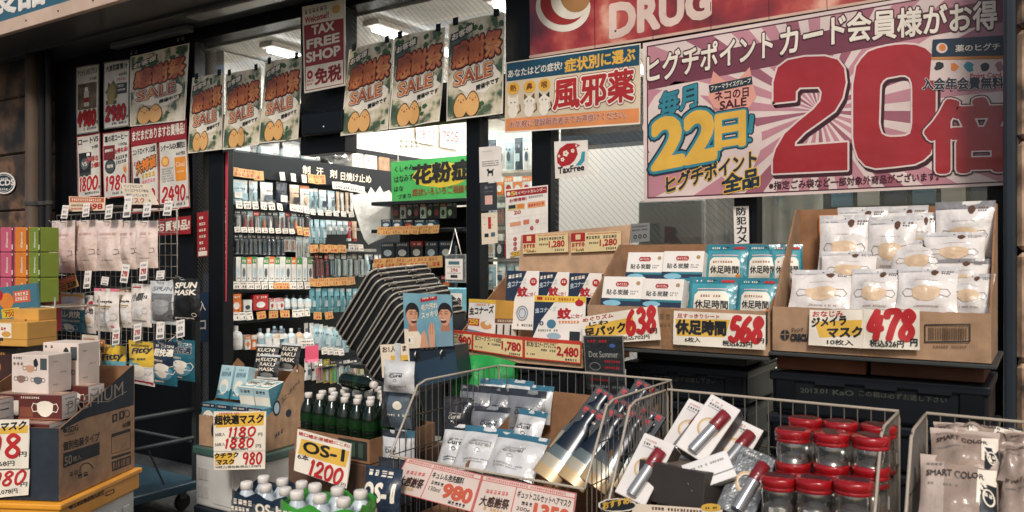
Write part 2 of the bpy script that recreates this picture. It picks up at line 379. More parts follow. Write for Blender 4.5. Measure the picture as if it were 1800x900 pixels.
# ---- shop front: dark frames as one fixed thing with parts, panes as sub-parts
front = empty('shop_front', (-3.4, YF, 0), 'dark framed shop front with open doorway, transom windows and wired glass', 'shop front')
def fpart(name, boxes, m=m_frame):
    b = B()
    for lo, hi in boxes: b.rbox(lo, hi, m, .004)
    return mk(name, b, parent=front)
def post(px0, px1, z0, z1, d=.09, y=YF): return ((X(px0, y), y, z0), (X(px1, y), y + d, z1))
xL, xR = X(95), X(1790)
ZT = 3.12                                  # underside of the canopy
Zb0 = atY(700, 222, YF).z; Zb1 = Zb0 + .22  # lintel over the doorway
Zt = atY(600, 42, YF).z                    # top of transom glass
fpart('header', [((xL, YF + .002, Zt + .1), (X(905), YF + .14, ZT + .6)), ((X(905), YF + .002, Zb1 + .36), (xR + .4, YF + .14, ZT + .6))])
fpart('lintel', [((X(330), YF + .004, Zb0), (X(905), YF + .10, Zb1)), ((X(905), YF + .004, Zb1 + .05), (xR, YF + .1, Zb1 + .12))])
fpart('frame_post', [post(366, 392, 0, Zb0)]); fpart('frame_post', [post(528, 606, Zb0 - .12, Zt + .1, .11, YF - .012)])
fpart('frame_post', [post(819, 843, 0, Zb0)]); fpart('frame_post', [post(888, 934, Zb1 - .05, Zt + .2, .1, YF - .008)])
fpart('frame_post', [post(934, 968, .0, Zb1)]); fpart('frame_post', [post(1290, 1330, 0, Zb1)]); fpart('frame_post', [post(1735, 1800, 0, ZT, .1, YF - .006)])
fpart('frame_post', [post(312, 342, Zb0, Zt + .1)])
fpart('solid_panel', [((xL, YF + .006, 0), (X(337), YF + .10, Zt + .1))])
fpart('stall_riser', [((X(842), YF + .01, 0), (xR, YF + .09, .45))])
g_clear = glass_mat('clear_pane', (.97, .99, .99)); g_wired = glass_mat('wired_pane', (.97, .98, .98), .13)
m_mesh = M((120, 116, 110), .5, 'plain')
def pane(x0, x1, z0, z1, y, step=.034, g=g_wired, name='window_pane'):
    b = B(); b.box((x0, y, z0), (x1, y + .006, z1), g)
    if step:                                # the diamond wire cast into the glass
        w = .0006; W, H = x1 - x0, z1 - z0; n = int((W + H) / step)
        for s in (1, -1):
            for k in range(n):
                c = (k + .5) * step         # line x = c - s*z...
                pts = []
                for (zx) in (0, H):
                    xx = c - zx; pts.append((xx, zx))
                (xa, za), (xb, zb) = pts
                if xa > W: za += (xa - W); xa = W
                if xb < 0: zb -= (0 - xb); xb = 0
                if zb <= za or xa <= xb: continue
                if s < 0: xa, xb = W - xa, W - xb
                yy = y - .0015 - (.0007 if s < 0 else 0)
                b.face([(x0 + xa - w, yy, z0 + za - w), (x0 + xa + w, yy, z0 + za + w), (x0 + xb + w, yy, z0 + zb + w), (x0 + xb - w, yy, z0 + zb - w)], m_mesh)
    return mk(name, b, parent=front)
pane(X(342), X(530), Zb1, Zt + .1, YF + .05); pane(X(606), X(888), Zb1, Zt + .2, YF + .05)
pane(X(337), X(366), .1, Zb0, YF + .05, .03); pane(X(843), X(934), .45, Zb1, YF + .05, 0, g_clear)
pane(X(968), X(1290), .45, Zb1 + .05, YF + .05, .034); pane(X(1330), X(1735), .45, Zb1 + .05, YF + .05, 0, g_clear)

# ---- canopy over the pavement with the hanging fascia sign
m_soff = M((64, 68, 66), .6, 'paint')
cano = empty('canopy', (-5, 3.3, ZT), 'grey metal canopy above the shop front with a pale edge strip', 'canopy')
b = B(); b.box((-12, 3.05, ZT), (-1.9, YF, ZT + .05), m_soff); b.box((-12, 3.38, ZT - .02), (-1.9, 3.40, ZT), m_soff); mk('soffit', b, parent=cano)
b = B(); b.rbox((-12, 3.012, ZT - .01), (-1.9, 3.05, ZT + .09), M((206, 176, 152), .6, 'paint'), .004)
for k in range(24): b.lathe([(.008, 0), (.006, .004)], m_black, 8, T=Matrix.Translation((-11.5 + k * .42, 3.012, ZT + .04)) @ Matrix.Rotation(R(90), 4, 'X'))
mk('edge_strip', b, parent=cano)
b = B(); b.rbox((X(215, YF - .02), YF - .12, ZT - .05), (X(350, YF - .02), YF - .06, ZT - .003), M((110, 112, 104), .5, 'paint'), .006); mk('cable_duct', b, parent=cano)
b = B(); b.rbox((X(370, YF - .1), YF - .30, ZT - .04), (X(540, YF - .1), YF - .18, ZT - .004), M((128, 126, 118), .5, 'paint'), .008); mk('strip_fixture', b, parent=cano)
b = B(); b.box((-12, 3.02, ZT + .092), (-1.9, 3.3, ZT + 1.0), M((44, 92, 108), .4, 'film'))
p = Pr(b, lambda x, y, L=0: PY(3.02).hit(x, y, L * .002), -1)
p.text('家良品', -70, 48, 78, 6, 62, m_white, 1, .035)
mk('fascia_sign', b, 'teal fascia sign with big white characters along the canopy edge', 'sign')

# ---- old stone wall, pipes and round sticker at the left, stone wall and steel column at the right
m_stone = ramp_mat('old_stone', [(.36, (16, 15, 15)), (.48, (58, 44, 34)), (.60, (112, 82, 60)), (.70, (22, 20, 19))], 3.2, .8, bump=.4)
x0 = X(-60, 3.5); x1 = X(52, 3.5)
b = B()
for k in range(7):
    b.rbox((x0 - 2, 3.5, k * .47), (x1, 3.9, k * .47 + .462), m_stone, .012)
mk('stone_wall', b, 'weathered brown stone wall block with dark stains beside the pipes', 'wall')
b, p = flat(PY(3.49), [(-10, 303), (27, 303), (27, 340), (-10, 340)], M((30, 44, 54), .4), 0, .0)
b = B(); pl = PY(3.485); p = Pix(b, pl); p.ell(7, 322, 20, 19, m_white, 0, 28); p.ell(7, 322, 17.5, 16.5, M((28, 44, 54)), 1, 28)
p.text('ACDS', -11, 327, 25, 325, 10, m_white, 2, .03); p.scrib(-2, 316, 15, 315, 3, m_white); p.scrib(0, 334, 14, 334, 3, m_white); p.ring(7, 322, 15.5, 14.5, .7, m_white, 2)
mk('round_sticker', b, 'round dark sticker with white ACDS lettering on stone wall', 'sticker')
for i, (pxa, r, c) in enumerate(((58, .055, (84, 68, 54)), (74, .028, (26, 26, 26)), (86, .024, (38, 36, 34)))):
    q = atY(pxa, 400, 3.42); b = B(); b.tube([(q.x, 3.42, 0), (q.x, 3.42, 3.1)], r, M(c, .5, 'paint'), 14)
    for z in (.6, 1.9): b.tube([(q.x, 3.42, z), (q.x, 3.42, z + .03)], r + .006, M((60, 58, 54), .5, 'paint'), 14)
    mk('drain_pipe', b, ['fat rusty brown pipe beside the stone wall', 'thin dark pipe between the brown pipe and a grey one', 'thin grey pipe nearest to the posters'][i], 'pipe', 'pipes on the wall')
m_stone2 = ramp_mat('pale_stone', [(.36, (60, 48, 40)), (.5, (150, 122, 98)), (.66, (196, 164, 134))], 9, .85, bump=.6)
b = B(); xs = X(1789, 3.4)
for k in range(9): b.rbox((xs, 3.3, k * .38), (xs + 1.2, 3.9, k * .38 + .372), m_stone2, .015)
mk('stone_pier', b, 'rough pale stone pier at the right end of the shop', 'wall')
q0 = atY(1763, 450, 3.3); q1 = atY(1787, 450, 3.3)
b = B(); b.rbox((q0.x, 3.3, 0), (q1.x, 3.36, 3.4), M((44, 50, 56), .35, 'paint'), .012, 2)
mk('steel_column', b, 'dark grey steel column at the right edge of the banner', 'column')
m_tape = M((190, 170, 60))

# ================================================================== posters and banners on the front
m_leaf = ramp_mat('leafy_print', [(.31, (24, 38, 30)), (.44, (84, 100, 70)), (.50, (204, 190, 158)), (.63, (236, 224, 202))], 6.5, .4, coat=.3, bump=.05)
m_leafd = M((58, 92, 52), .4); m_or1 = ramp_mat('orange_print', [(.35, (128, 60, 30)), (.5, (192, 100, 46)), (.66, (226, 154, 88))], 7, .4, coat=.3, bump=.02); m_or2 = M((196, 84, 44), .4); m_brown = M((74, 26, 18), .4); m_chick = M((226, 172, 104), .4); m_char = M((38, 42, 46), .4)
m_gw = M((238, 226, 206), .4)
def sale_poster(c, label, y=YF - .06, tape=True):
    b, p = flat(PY(y), c, m_leaf, .006, .002, m_white, .013)
    for (x0, y0, x1, y1) in ((0, 0, 1, .012), (0, .988, 1, 1), (0, .012, .015, .988), (.985, .012, 1, .988)): p.rect(x0, y0, x1, y1, m_gw, .6)
    p.blob(.52, .40, .42, .16, m_gw, .7, 20, .1)
    for k in range(16):
        a = random.uniform(.05, .95); v = random.choice((random.uniform(.05, .2), random.uniform(.84, .95)))
        p.blob(a, v, .05, .03, m_leafd, 1 + k * .05, 7, .4)
    p.poly([(.03, .80), (.46, .87), (.47, .955), (.04, .885)], m_char, 2)
    p.text('お客様', .06, .815, .44, .878, .065, m_gw, 3, .035)
    p.text('感謝祭', .09, .53, .95, .60, .235, m_or1, 3, .03, [(.13, m_brown), (.06, m_or2)])
    p.text('SALE', .14, .345, .80, .395, .135, m_or1, 5, .03, [(.10, m_brown), (.06, m_gw)])
    p.text('開催中です', .52, .27, .93, .315, .05, m_black, 4, .03)
    for cx, cy, s in ((.26, .13, 1), (.46, .14, .98)):
        p.poly([(cx + .13 * math.cos(a) * (1 - .25 * max(0, math.sin(a))), max(.018, cy + .135 * math.sin(a))) for a in [2 * math.pi * k / 24 for k in range(24)]], m_brown, 4 + s)
        p.poly([(cx + .118 * math.cos(a) * (1 - .25 * max(0, math.sin(a))), max(.018, cy + .122 * math.sin(a))) for a in [2 * math.pi * k / 24 for k in range(24)]], m_chick, 5 + s)
        p.ell(cx - .04, cy + .06, .010, .007, m_black, 7, 8); p.ell(cx + .05, cy + .06, .010, .007, m_black, 7, 8); p.ell(cx + .006, cy + .04, .02, .011, m_or2, 7, 8)
    if tape:
        for u in (.12, .86): p.rect(u - .05, .97, u + .05, 1.05, m_frame, 4)
    return mk('sale_poster', b, label, 'poster', 'orange thank-you sale posters')
sale_poster([(231, 100), (333, 76), (328, 212), (231, 223)], 'largest sale poster, above the red strip at the left end', tape=False)
for c, l in (([(340, 137), (395, 128), (393, 263), (333, 270)], 'small sale poster leftmost in the row, right beside the largest one'),
             ([(398, 131), (460, 118), (459, 255), (396, 264)], 'small sale poster second from left above the doorway'),
             ([(467, 110), (531, 98), (528, 245), (459, 253)], 'small sale poster touching the left side of the tax free sign'),
             ([(614, 88), (692, 68), (686, 228), (603, 240)], 'sale poster just right of the tax free sign'),
             ([(694, 66), (784, 48), (776, 214), (688, 228)], 'sale poster in the middle of the three right of the tax free sign'),
             ([(790, 42), (887, 21), (886, 200), (787, 214)], 'sale poster at right end of the row, beside the cold medicine banner')): sale_poster(c, l)

def price_poster(c, title, sub, price, label, pic, tax, cat='poster', dark=False):
    bg = M((214, 206, 192), .45)
    b, p = flat(PY(YF - .06), c, bg, .004, .002, None, .009)
    e = M((150, 34, 34), .45)
    for (x0, y0, x1, y1) in ((0, 0, 1, .018), (0, .982, 1, 1), (0, .018, .03, .982), (.97, .018, 1, .982)): p.rect(x0, y0, x1, y1, e if not dark else M((120, 112, 104)), .6)
    p.text(title, .07, .85, .93, .87, .09, m_black, 2, .025)
    p.text(sub, .62, .765, .92, .775, .05, m_black, 2, .01)
    pic(p)
    p.digits(price, .08, .12, .88, .13, .20, .22, m_red, 3, .10, (.09, m_black) if dark else (.13, m_white))
    p.text('円', .90, .12, .97, .12, .05, m_black, 3, .02)
    p.scrib(.35, .05, .92, .055, .035, m_black, 2)
    return mk('price_poster', b, label, cat, 'price posters on the dark wall')
def pic1(p):
    p.rect(.08, .36, .92, .74, ramp_mat('photo_brown', [(.3, (52, 46, 40)), (.6, (120, 100, 78)), (.8, (170, 150, 124))], 9), 1)
    p.rect(.34, .40, .58, .62, M((206, 196, 184)), 2); p.rect(.38, .62, .54, .68, m_white, 2); p.rect(.34, .46, .58, .53, M((140, 40, 34)), 3); p.scrib(.1, .69, .7, .70, .03, m_black, 2)
def pic2(p):
    p.blob(.32, .55, .22, .16, M((112, 110, 62)), 1, 14, .3); p.blob(.3, .5, .15, .14, M((156, 138, 88)), 2, 14, .3); p.rect(.52, .50, .92, .66, M((50, 58, 60)), 2)
    p.scrib(.56, .60, .88, .605, .035, m_white, 3); p.scrib(.56, .54, .88, .545, .03, m_white, 3); p.scrib(.55, .70, .9, .705, .035, m_red, 2); p.rect(.1, .36, .5, .42, M((90, 88, 70)), 1)
def pic3(p):
    p.rect(.08, .40, .60, .72, M((34, 38, 42)), 1); p.ell(.34, .54, .17, .09, M((92, 96, 98)), 2); p.text('V5', .24, .51, .44, .51, .06, m_white, 4, .02); p.rect(.42, .66, .54, .71, m_white, 2)
    p.text('お得な', .42, .55, .92, .57, .09, m_red, 3, .03, [(.05, m_white)]); p.text('3個!', .62, .46, .95, .47, .08, m_red, 3, .03); p.rect(.08, .34, .6, .40, M((60, 62, 64)), 1)
def pic4(p):
    p.rect(.04, .58, .44, .80, M((112, 34, 34)), 1); p.scrib(.08, .70, .38, .71, .04, m_white); p.ell(.27, .48, .19, .11, m_black, 2); p.ell(.27, .48, .165, .095, M((70, 76, 74)), 3); p.text('珈琲', .16, .46, .38, .46, .05, m_white, 5, .02)
    p.text('お得な品!', .44, .66, .95, .69, .07, m_red, 3, .03); p.scrib(.48, .57, .94, .59, .05, m_black, 3); p.scrib(.48, .50, .9, .52, .05, m_black, 3); p.blob(.84, .42, .07, .06, m_orange, 2, 10); p.ell(.84, .47, .05, .03, M((222, 180, 140)), 3)
def pic5(p):
    p.text('大特価', .18, .56, .92, .66, .17, m_orange, 3, .05, [(.12, m_black)]); p.scrib(.4, .50, .9, .53, .06, m_yellow, 6); p.scrib(.08, .70, .5, .71, .05, m_red); p.rect(.06, .34, .3, .52, m_black, 1); p.ell(.2, .38, .1, .05, m_orange, 2); p.scrib(.4, .42, .9, .44, .05, m_pink, 2)
def pic6(p):
    p.ell(.22, .70, .15, .075, m_orange, 1); p.ell(.22, .70, .11, .055, M((238, 186, 100)), 2); p.rect(.56, .40, .92, .74, M((224, 138, 40)), 2); p.text('Cinal', .60, .60, .88, .60, .07, m_cream, 3, .01); p.scrib(.62, .52, .86, .52, .02, m_cream, 3)
    for k in range(6): p.scrib(.08, .58 - k * .035, .50, .585 - k * .035, .022, m_grey, 1)
price_poster([(134, 118), (174, 112), (175, 232), (136, 238)], 'アリナミンEXプラス', '270錠', '4980', 'dim poster of a medicine bottle priced 4980', pic1, '', dark=True)
price_poster([(183, 110), (228, 104), (228, 222), (184, 228)], '大麦若葉青汁', '60包', '2980', 'dim poster of green juice powder priced 2980', pic2, '', dark=True)
price_poster([(136, 240), (177, 233), (178, 345), (138, 350)], 'ロートV5', '30錠', '1800', 'red framed poster with black medicine box priced 1800', pic3, '')
price_poster([(181, 234), (228, 228), (230, 345), (184, 350)], '葛の花コーヒー', '100g', '1980', 'red framed coffee poster priced 1980', pic4, '')
price_poster([(231, 257), (277, 249), (281, 372), (235, 376)], 'コンドロイチンZS錠', '270錠', '2980', 'red framed poster with orange cartoon lettering below the red strip', pic5, '')
price_poster([(279, 249), (328, 242), (337, 365), (283, 371)], 'シナールEX顆粒E', '60包', '2490', 'red framed poster of orange vitamin packet priced 2490', pic6, '')
def red_strip(c, t, label, u0=.03, u1=.97):
    b, p = flat(PY(YF - .065), c, M((150, 30, 36), .4), 0, .002); p.text(t, u0, .22, u1, .26, .56, m_gw, 2, .03); mk('red_strip', b, label, 'poster', 'red strips with white lettering')
red_strip([(230, 225), (327, 208), (328, 243), (230, 256)], 'まだまだありますお買得品!', 'red paper strip with white lettering under the largest sale poster')
red_strip([(275, 386), (335, 379), (335, 411), (277, 414)], 'お買得品!', 'short red strip low on the wall behind the wire rack')

# ---- tax free sign hung over the mullion, sensor under it
b, p = flat(PY(YF - .1), [(531, 12), (606, -2), (607, 150), (535, 164)], M((150, 40, 40), .4), 0, .006, m_white)
for (x0, y0, x1, y1) in ((0, 0, 1, .02), (0, .98, 1, 1), (0, .02, .03, .98), (.97, .02, 1, .98)): p.rect(x0, y0, x1, y1, m_gw, .6)
p.rect(.03, .78, .97, .98, m_gw, 1); p.text('Welcome!!', .06, .80, .62, .82, .07, m_red, 2, .03); p.ell(.8, .9, .1, .05, m_chick, 2); p.scrib(.06, .90, .6, .92, .05, m_grey, 2)
p.text('TAX', .22, .655, .74, .665, .10, m_gw, 2, .04); p.text('FREE', .10, .50, .86, .52, .10, m_gw, 2, .04); p.text('SHOP', .08, .345, .88, .365, .11, m_gw, 2, .04)
p.rect(.05, .03, .95, .30, m_gw, 1); p.text('免税', .27, .07, .90, .08, .18, M((140, 34, 34)), 2, .04); p.ell(.15, .2, .07, .05, m_red, 2); p.ell(.15, .2, .03, .02, m_gw, 3); p.scrib(.07, .12, .24, .12, .02, m_red); p.scrib(.07, .08, .24, .08, .02, m_red)
mk('tax_free_sign', b, 'tall red TAX FREE SHOP sign hung above the doorway', 'sign')
q = atY(531, 212, YF - .08); q2 = atY(604, 232, YF - .08)
b = B(); b.rbox((q.x, YF - .09, q2.z), (q2.x, YF - .02, q.z + .04), M((18, 21, 25), .3, 'paint'), .012, 2)
b.lathe([(.006, 0), (.004, .003)], M((210, 220, 220), .2, 'plain'), 8, T=Matrix.Translation(((q.x + q2.x) / 2 + .02, YF - .09, q2.z + .045)) @ Matrix.Rotation(R(90), 4, 'X'))
mk('door_sensor', b, 'black door sensor box below the tax free sign', 'sensor')
for k, (px, py) in enumerate(((238, 91), (320, 67))):
    q = atY(px, py, YF - .02); b = B(); b.tube([(q.x, YF, q.z), (q.x, YF - .05, q.z), (q.x, YF - .055, q.z - .03)], .006, m_steel, 8); b.lathe([(.016, 0), (.016, .006)], m_steel, 10, T=Matrix.Translation((q.x, YF - .01, q.z)) @ Matrix.Rotation(R(90), 4, 'X'))
    mk('wall_hook', b, ['small steel hook above left corner of the largest poster', 'small steel hook above right corner of the largest poster'][k], 'hook', 'hooks above the posters')

# ---- right-hand banners
bp = PY(YF - .055)
b = B(); p = Pix(b, bp)
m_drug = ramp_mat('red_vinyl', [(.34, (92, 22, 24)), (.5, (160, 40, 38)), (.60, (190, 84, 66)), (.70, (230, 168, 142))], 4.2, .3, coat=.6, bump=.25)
T_ = [(930, -60), (1800, -200), (1800, -42), (1125, 71), (932, 101)]
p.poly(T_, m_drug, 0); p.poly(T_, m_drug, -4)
p.line([(932, 100), (1125, 70), (1800, -43)], 5, M((206, 170, 150)), 1)
p.ell(990, 12, 48, 44, m_gw, 2, 32); p.ell(990, 6, 40, 38, M((160, 44, 40)), 3, 32); p.ell(1003, 2, 34, 32, m_gw, 4, 32); p.ell(1012, -8, 27, 30, M((170, 120, 70)), 5, 32)
p.text('DRUG', 1074, 66, 1248, 28, 56, M((226, 196, 180), .4), 2, .05); p.text('STORE', 1330, -2, 1560, -44, 56, M((226, 196, 180), .4), 2, .05)
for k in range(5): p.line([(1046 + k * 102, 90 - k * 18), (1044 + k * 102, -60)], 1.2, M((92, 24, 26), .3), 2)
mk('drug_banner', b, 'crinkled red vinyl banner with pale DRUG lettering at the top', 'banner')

b, p = flat(PY(YF - .06), [(889, 110), (1126, 76), (1125, 218), (887, 234)], M((224, 204, 172), .4, 'banner'), 0, .003, m_white)
p.rect(.008, .73, .992, .985, M((26, 74, 96), .4), 1); p.rect(.008, .02, .992, .20, M((224, 140, 82), .4), 1); p.rect(.0, .0, 1, .02, m_gw, 1); p.rect(0, .985, 1, 1, m_gw, 1)
p.text('あなたはどの症状?', .02, .775, .42, .80, .11, m_gw, 2, .02); p.text('症状別に選ぶ', .44, .755, .96, .79, .17, M((232, 178, 70)), 2, .035)
p.text('風邪薬', .36, .27, .95, .30, .40, M((176, 36, 36)), 2, .03, [(.10, M((150, 60, 50))), (.075, m_gw)])
p.text('お気軽に登録販売者までお声掛けください。', .04, .065, .90, .085, .095, M((158, 40, 34)), 3, .012, [(.05, m_gw)])
for k, (u, t) in enumerate(((.06, '熱'), (.18, '鼻'), (.29, '喉'))):
    p.ell(u, .62, .045, .085, M((228, 170, 60)), 2); p.text(t, u - .022, .58, u + .022, .58, .09, M((120, 70, 30)), 3, .02)
    c = m_gw; e = M((120, 84, 60)) if k < 2 else m_char
    p.ell(u, .30, .036, .10, c, 2, 14); p.ell(u, .42, .042, .075, c, 3, 14)
    for s in (-1, 1): p.poly([(u + s * .04, .44), (u + s * .038, .53), (u + s * .012, .48)], e if k else c, 3.5)
    p.ell(u - .014, .42, .005, .01, m_char, 4, 8); p.ell(u + .014, .42, .005, .01, m_char, 4, 8); p.line([(u + .03, .26), (u + .055, .30), (u + .05, .38)], .02, e, 2)
mk('medicine_banner', b, 'small cream and blue banner for cold medicine with three cats', 'banner')

# the large pink banner
m_bpk = M((196, 134, 142), .4, 'banner'); m_bpk2 = M((160, 92, 106), .4, 'banner'); m_bw = M((230, 206, 196), .4, 'banner'); m_bred = M((166, 26, 34), .35, 'banner'); m_byel = M((226, 176, 70), .4); m_btl = M((52, 132, 146), .4); m_bdk = M((28, 46, 58), .4); m_mar = M((72, 22, 36), .4)
b = B(); p = Pix(b, PY(YF - .07))
BN = [(1130, 76), (1800, -40), (1800, 324), (1132, 355)]
p.poly(BN, m_bw, 0); p.poly([(x, y) for x, y in BN], m_white, -5)
def in_banner(poly):                       # clip a ray of the sunburst to the banner
    def clip(P, a, bb):
        out = []; s = lambda q: (bb[0] - a[0]) * (q[1] - a[1]) - (bb[1] - a[1]) * (q[0] - a[0])
        for i in range(len(P)):
            u, v = P[i], P[(i + 1) % len(P)]; su, sv = s(u), s(v)
            if su >= 0: out.append(u)
            if su * sv < 0: t = su / (su - sv); out.append((u[0] + (v[0] - u[0]) * t, u[1] + (v[1] - u[1]) * t))
        return out
    I = [(1138, 82), (1800, -32), (1800, 318), (1139, 348)]
    for a, bb in zip(I, I[1:] + I[:1]):
        poly = clip(poly, a, bb)
        if len(poly) < 3: return None
    return poly
for cx, cy, n, mm, a0, rr in ((1440, 195, 26, m_bpk, 0, 900),):
    for k in range(n):
        a = a0 + 2 * math.pi * k / n; e = 2 * math.pi / n * .55
        q = in_banner([(cx, cy), (cx + rr * math.cos(a), cy + rr * math.sin(a)), (cx + rr * math.cos(a + e), cy + rr * math.sin(a + e))])
        if q: p.poly(q, m_bpk2 if k % 3 == 0 else m_bpk, 1)
p.line([(1138, 82), (1800, -33)], 2, m_mar, 2); p.line([(1139, 348), (1800, 318)], 2, m_mar, 2); p.line([(1138, 82), (1139, 348)], 2, m_mar, 2)
p.poly([(1138, 112), (1765, -4), (1765, 38), (1140, 158)], M((116, 56, 70), .4), 2)
p.text('ヒグチポイント', 1138, 146, 1358, 100, 48, m_gw, 3, .025, [(.075, m_mar)]); p.text('カード', 1372, 98, 1486, 72, 46, m_gw, 3, .025, [(.075, m_mar)]); p.text('会員様がお得', 1490, 74, 1752, 50, 50, m_gw, 3, .025, [(.075, m_mar)])
p.blob(1195, 225, 62, 78, m_bw, 2, 22, .08); p.blob(1290, 255, 48, 62, m_bw, 2.5, 20, .08)
p.text('毎月', 1160, 205, 1225, 186, 40, m_btl, 4, .04, [(.08, m_bdk)])
p.text('22', 1150, 296, 1256, 276, 82, m_byel, 4, .05, [(.12, m_bdk), (.09, m_btl)]); p.text('日', 1260, 262, 1308, 254, 58, m_byel, 4, .05, [(.12, m_bdk), (.09, m_btl)]); p.line([(1322, 204), (1319, 232)], 13, m_bdk, 4); p.line([(1322, 204), (1319, 232)], 8, m_btl, 5); p.ell(1318, 246, 6.5, 6.5, m_bdk, 4, 12); p.ell(1318, 246, 4, 4, m_btl, 5, 12)
p.text('ヒグチポイント', 1172, 340, 1330, 292, 30, m_bdk, 4, .035, [(.09, m_byel)]); p.text('全品', 1272, 340, 1334, 326, 32, m_bdk, 5, .04, [(.10, m_byel)])
p.poly([(1248, 152), (1254, 125), (1275, 143), (1300, 138), (1318, 118), (1324, 148), (1330, 170), (1318, 188), (1286, 196), (1256, 190), (1245, 172)], M((228, 160, 140), .4), 3)
p.poly([(1246, 150), (1322, 134), (1323, 148), (1248, 164)], m_bdk, 4); p.text('ファーマライズグループ', 1250, 160, 1320, 146, 9, m_gw, 5, .02); p.text('ネコの日', 1257, 178, 1316, 169, 16, m_mar, 4, .03); p.text('SALE', 1266, 193, 1312, 185, 14, m_mar, 4, .03)
Z = lambda q, dx=0, dy=0: [(1350 + x / 2 + dx, y / 2 + dy) for x, y in q]
def radial(q, c, n=40):
    out = []
    for k in range(n):
        a = 2 * math.pi * k / n; dx, dy = math.cos(a), math.sin(a); best = 0
        for (x1, y1), (x2, y2) in zip(q, q[1:] + q[:1]):
            ex, ey = x2 - x1, y2 - y1; den = dx * ey - dy * ex
            if abs(den) < 1e-9: continue
            t = ((x1 - c[0]) * ey - (y1 - c[1]) * ex) / den; u = ((x1 - c[0]) * dy - (y1 - c[1]) * dx) / den
            if 0 <= u <= 1 and t > best: best = t
        out.append((c[0] + dx * best, c[1] + dy * best))
    return out
two = [(20, 362), (20, 290), (35, 238), (70, 212), (130, 200), (200, 198), (245, 210), (268, 240), (274, 290), (262, 345), (235, 390), (180, 430), (130, 465), (96, 500), (95, 514), (280, 500), (280, 598), (18, 610), (18, 560), (28, 525), (60, 470), (110, 425), (160, 385), (185, 355), (190, 325), (180, 306), (112, 308), (99, 322), (98, 354)]
zo_ = radial([(300, 300), (312, 230), (345, 185), (400, 165), (470, 155), (540, 160), (578, 190), (590, 240), (590, 380), (585, 500), (570, 545), (530, 575), (450, 585), (380, 592), (335, 580), (308, 540), (300, 480)], (450, 372)); zi_ = radial([(395, 300), (410, 275), (480, 262), (500, 275), (508, 300), (508, 440), (500, 470), (480, 480), (420, 482), (400, 470), (390, 440)], (450, 372))
m_shd = M((60, 20, 30), .4)
for dx, dy, m_, L_, lw in ((4, 5, m_shd, 3, 9), (0, 0, m_bred, 6, 0)):
    p.poly(Z(two, dx, dy), m_, L_); n = len(zo_)
    for k in range(n): q = [zo_[k], zo_[(k + 1) % n], zi_[(k + 1) % n], zi_[k]]; p.poly(Z(q, dx, dy), m_, L_)
    for q in (two, zo_, zi_):
        q2 = Z(q, dx, dy); p.line(q2 + q2[:1], lw or 6.5, m_ if lw else m_bw, L_ - 1 if lw else 4.5)
p.text('倍', 1632, 300, 1776, 296, 120, m_bred, 8, .05, [(.085, M((60, 20, 30), .4)), (.07, m_bw)])
p.text('※指定ごみ袋など一部対象外商品がございます。', 1352, 334, 1650, 317, 15, m_mar, 4, .02)
p.poly([(1640, 74), (1774, 66), (1774, 142), (1634, 142)], m_bw, 9.5); p.poly([(1640, 70), (1776, 62), (1776, 98), (1638, 101)], M((30, 50, 66), .4), 10); p.ell(1656, 85, 10, 9, m_bw, 11); p.ell(1657, 84, 6, 6, m_orange, 12); p.text('薬のヒグチ', 1680, 92, 1758, 88, 12, m_gw, 11, .02)
for k in range(5): p.blob(1650 + k * 27, 118, 8, 8, [m_char, m_orange, m_btl, m_char, m_bpk2][k], 11, 9, .4)
p.poly([(1638, 101), (1776, 98), (1776, 104), (1637, 106)], M((196, 130, 70)), 11); p.text('Point Card', 1706, 138, 1760, 136, 8, m_red, 11, .02)
p.text('入会年会費無料', 1622, 158, 1764, 156, 20, m_bdk, 11, .035, [(.08, m_bw)])
mk('point_banner', b, 'huge pink sunburst banner with red 20 and many Japanese characters', 'banner')

# ---- stickers and notices on the glass
def note(name, c, label, m=m_white, y=YF - .012, cat='notice', th=.001): 
    b, p = flat(PY(y), c, m, 0, th); return b, p, (lambda: mk(name, b, label, cat))
b, p, done = note('tax_free_sticker', [(974, 249), (1033, 246), (1034, 308), (976, 314)], 'square TaxFree sticker with red flower emblem on the wired glass', cat='sticker')
p.poly([(.08, .42), (.07, .62), (.16, .80), (.38, .93), (.62, .93), (.78, .86), (.66, .80), (.70, .62), (.60, .45), (.46, .34), (.2, .3)], m_red, 1)
for u, v, r in ((.34, .66, .09), (.55, .72, .06), (.24, .5, .06), (.66, .86, .035), (.14, .6, .04)):
    for k in range(5): p.ell(u + r * .6 * math.cos(k * 1.257), v + r * .6 * math.sin(k * 1.257), r * .42, r * .42, m_gw, 2 + .1 * k, 8)
p.poly([(.62, .30), (.78, .48), (.82, .68), (.92, .68), (.9, .42), (.78, .3)], M((60, 150, 160)), 1); p.text('TaxFree', .1, .12, .88, .16, .17, m_black, 3, .03)
done()
b, p, done = note('event_calendar', [(888, 333), (963, 325), (963, 440), (890, 455)], 'white calendar with red header and red rings taped inside the window')
p.rect(.02, .88, .98, .98, M((160, 36, 40)), 1); p.text('5', .14, .90, .22, .905, .055, m_yellow, 2, .05); p.text('月イベントカレンダー', .22, .90, .95, .915, .05, m_gw, 2, .03); p.ell(.08, .93, .04, .03, m_gw, 2)
p.text('お得情報!', .1, .80, .5, .81, .05, m_red, 2, .02); p.scrib(.55, .83, .9, .835, .03, m_grey, 2); p.rect(.06, .68, .46, .77, M((214, 190, 130)), 1); p.rect(.08, .71, .24, .76, m_navy, 2); p.rect(.28, .70, .44, .76, m_orange, 2); p.rect(.52, .68, .94, .77, M((226, 160, 110)), 1); p.text('20', .2, .62, .36, .62, .05, m_red, 2, .03); p.scrib(.54, .70, .92, .71, .04, m_red, 2)
for k in range(8): p.rect(.05, .57 - k * .075, .96, .572 - k * .075, M((190, 180, 170)), 1)
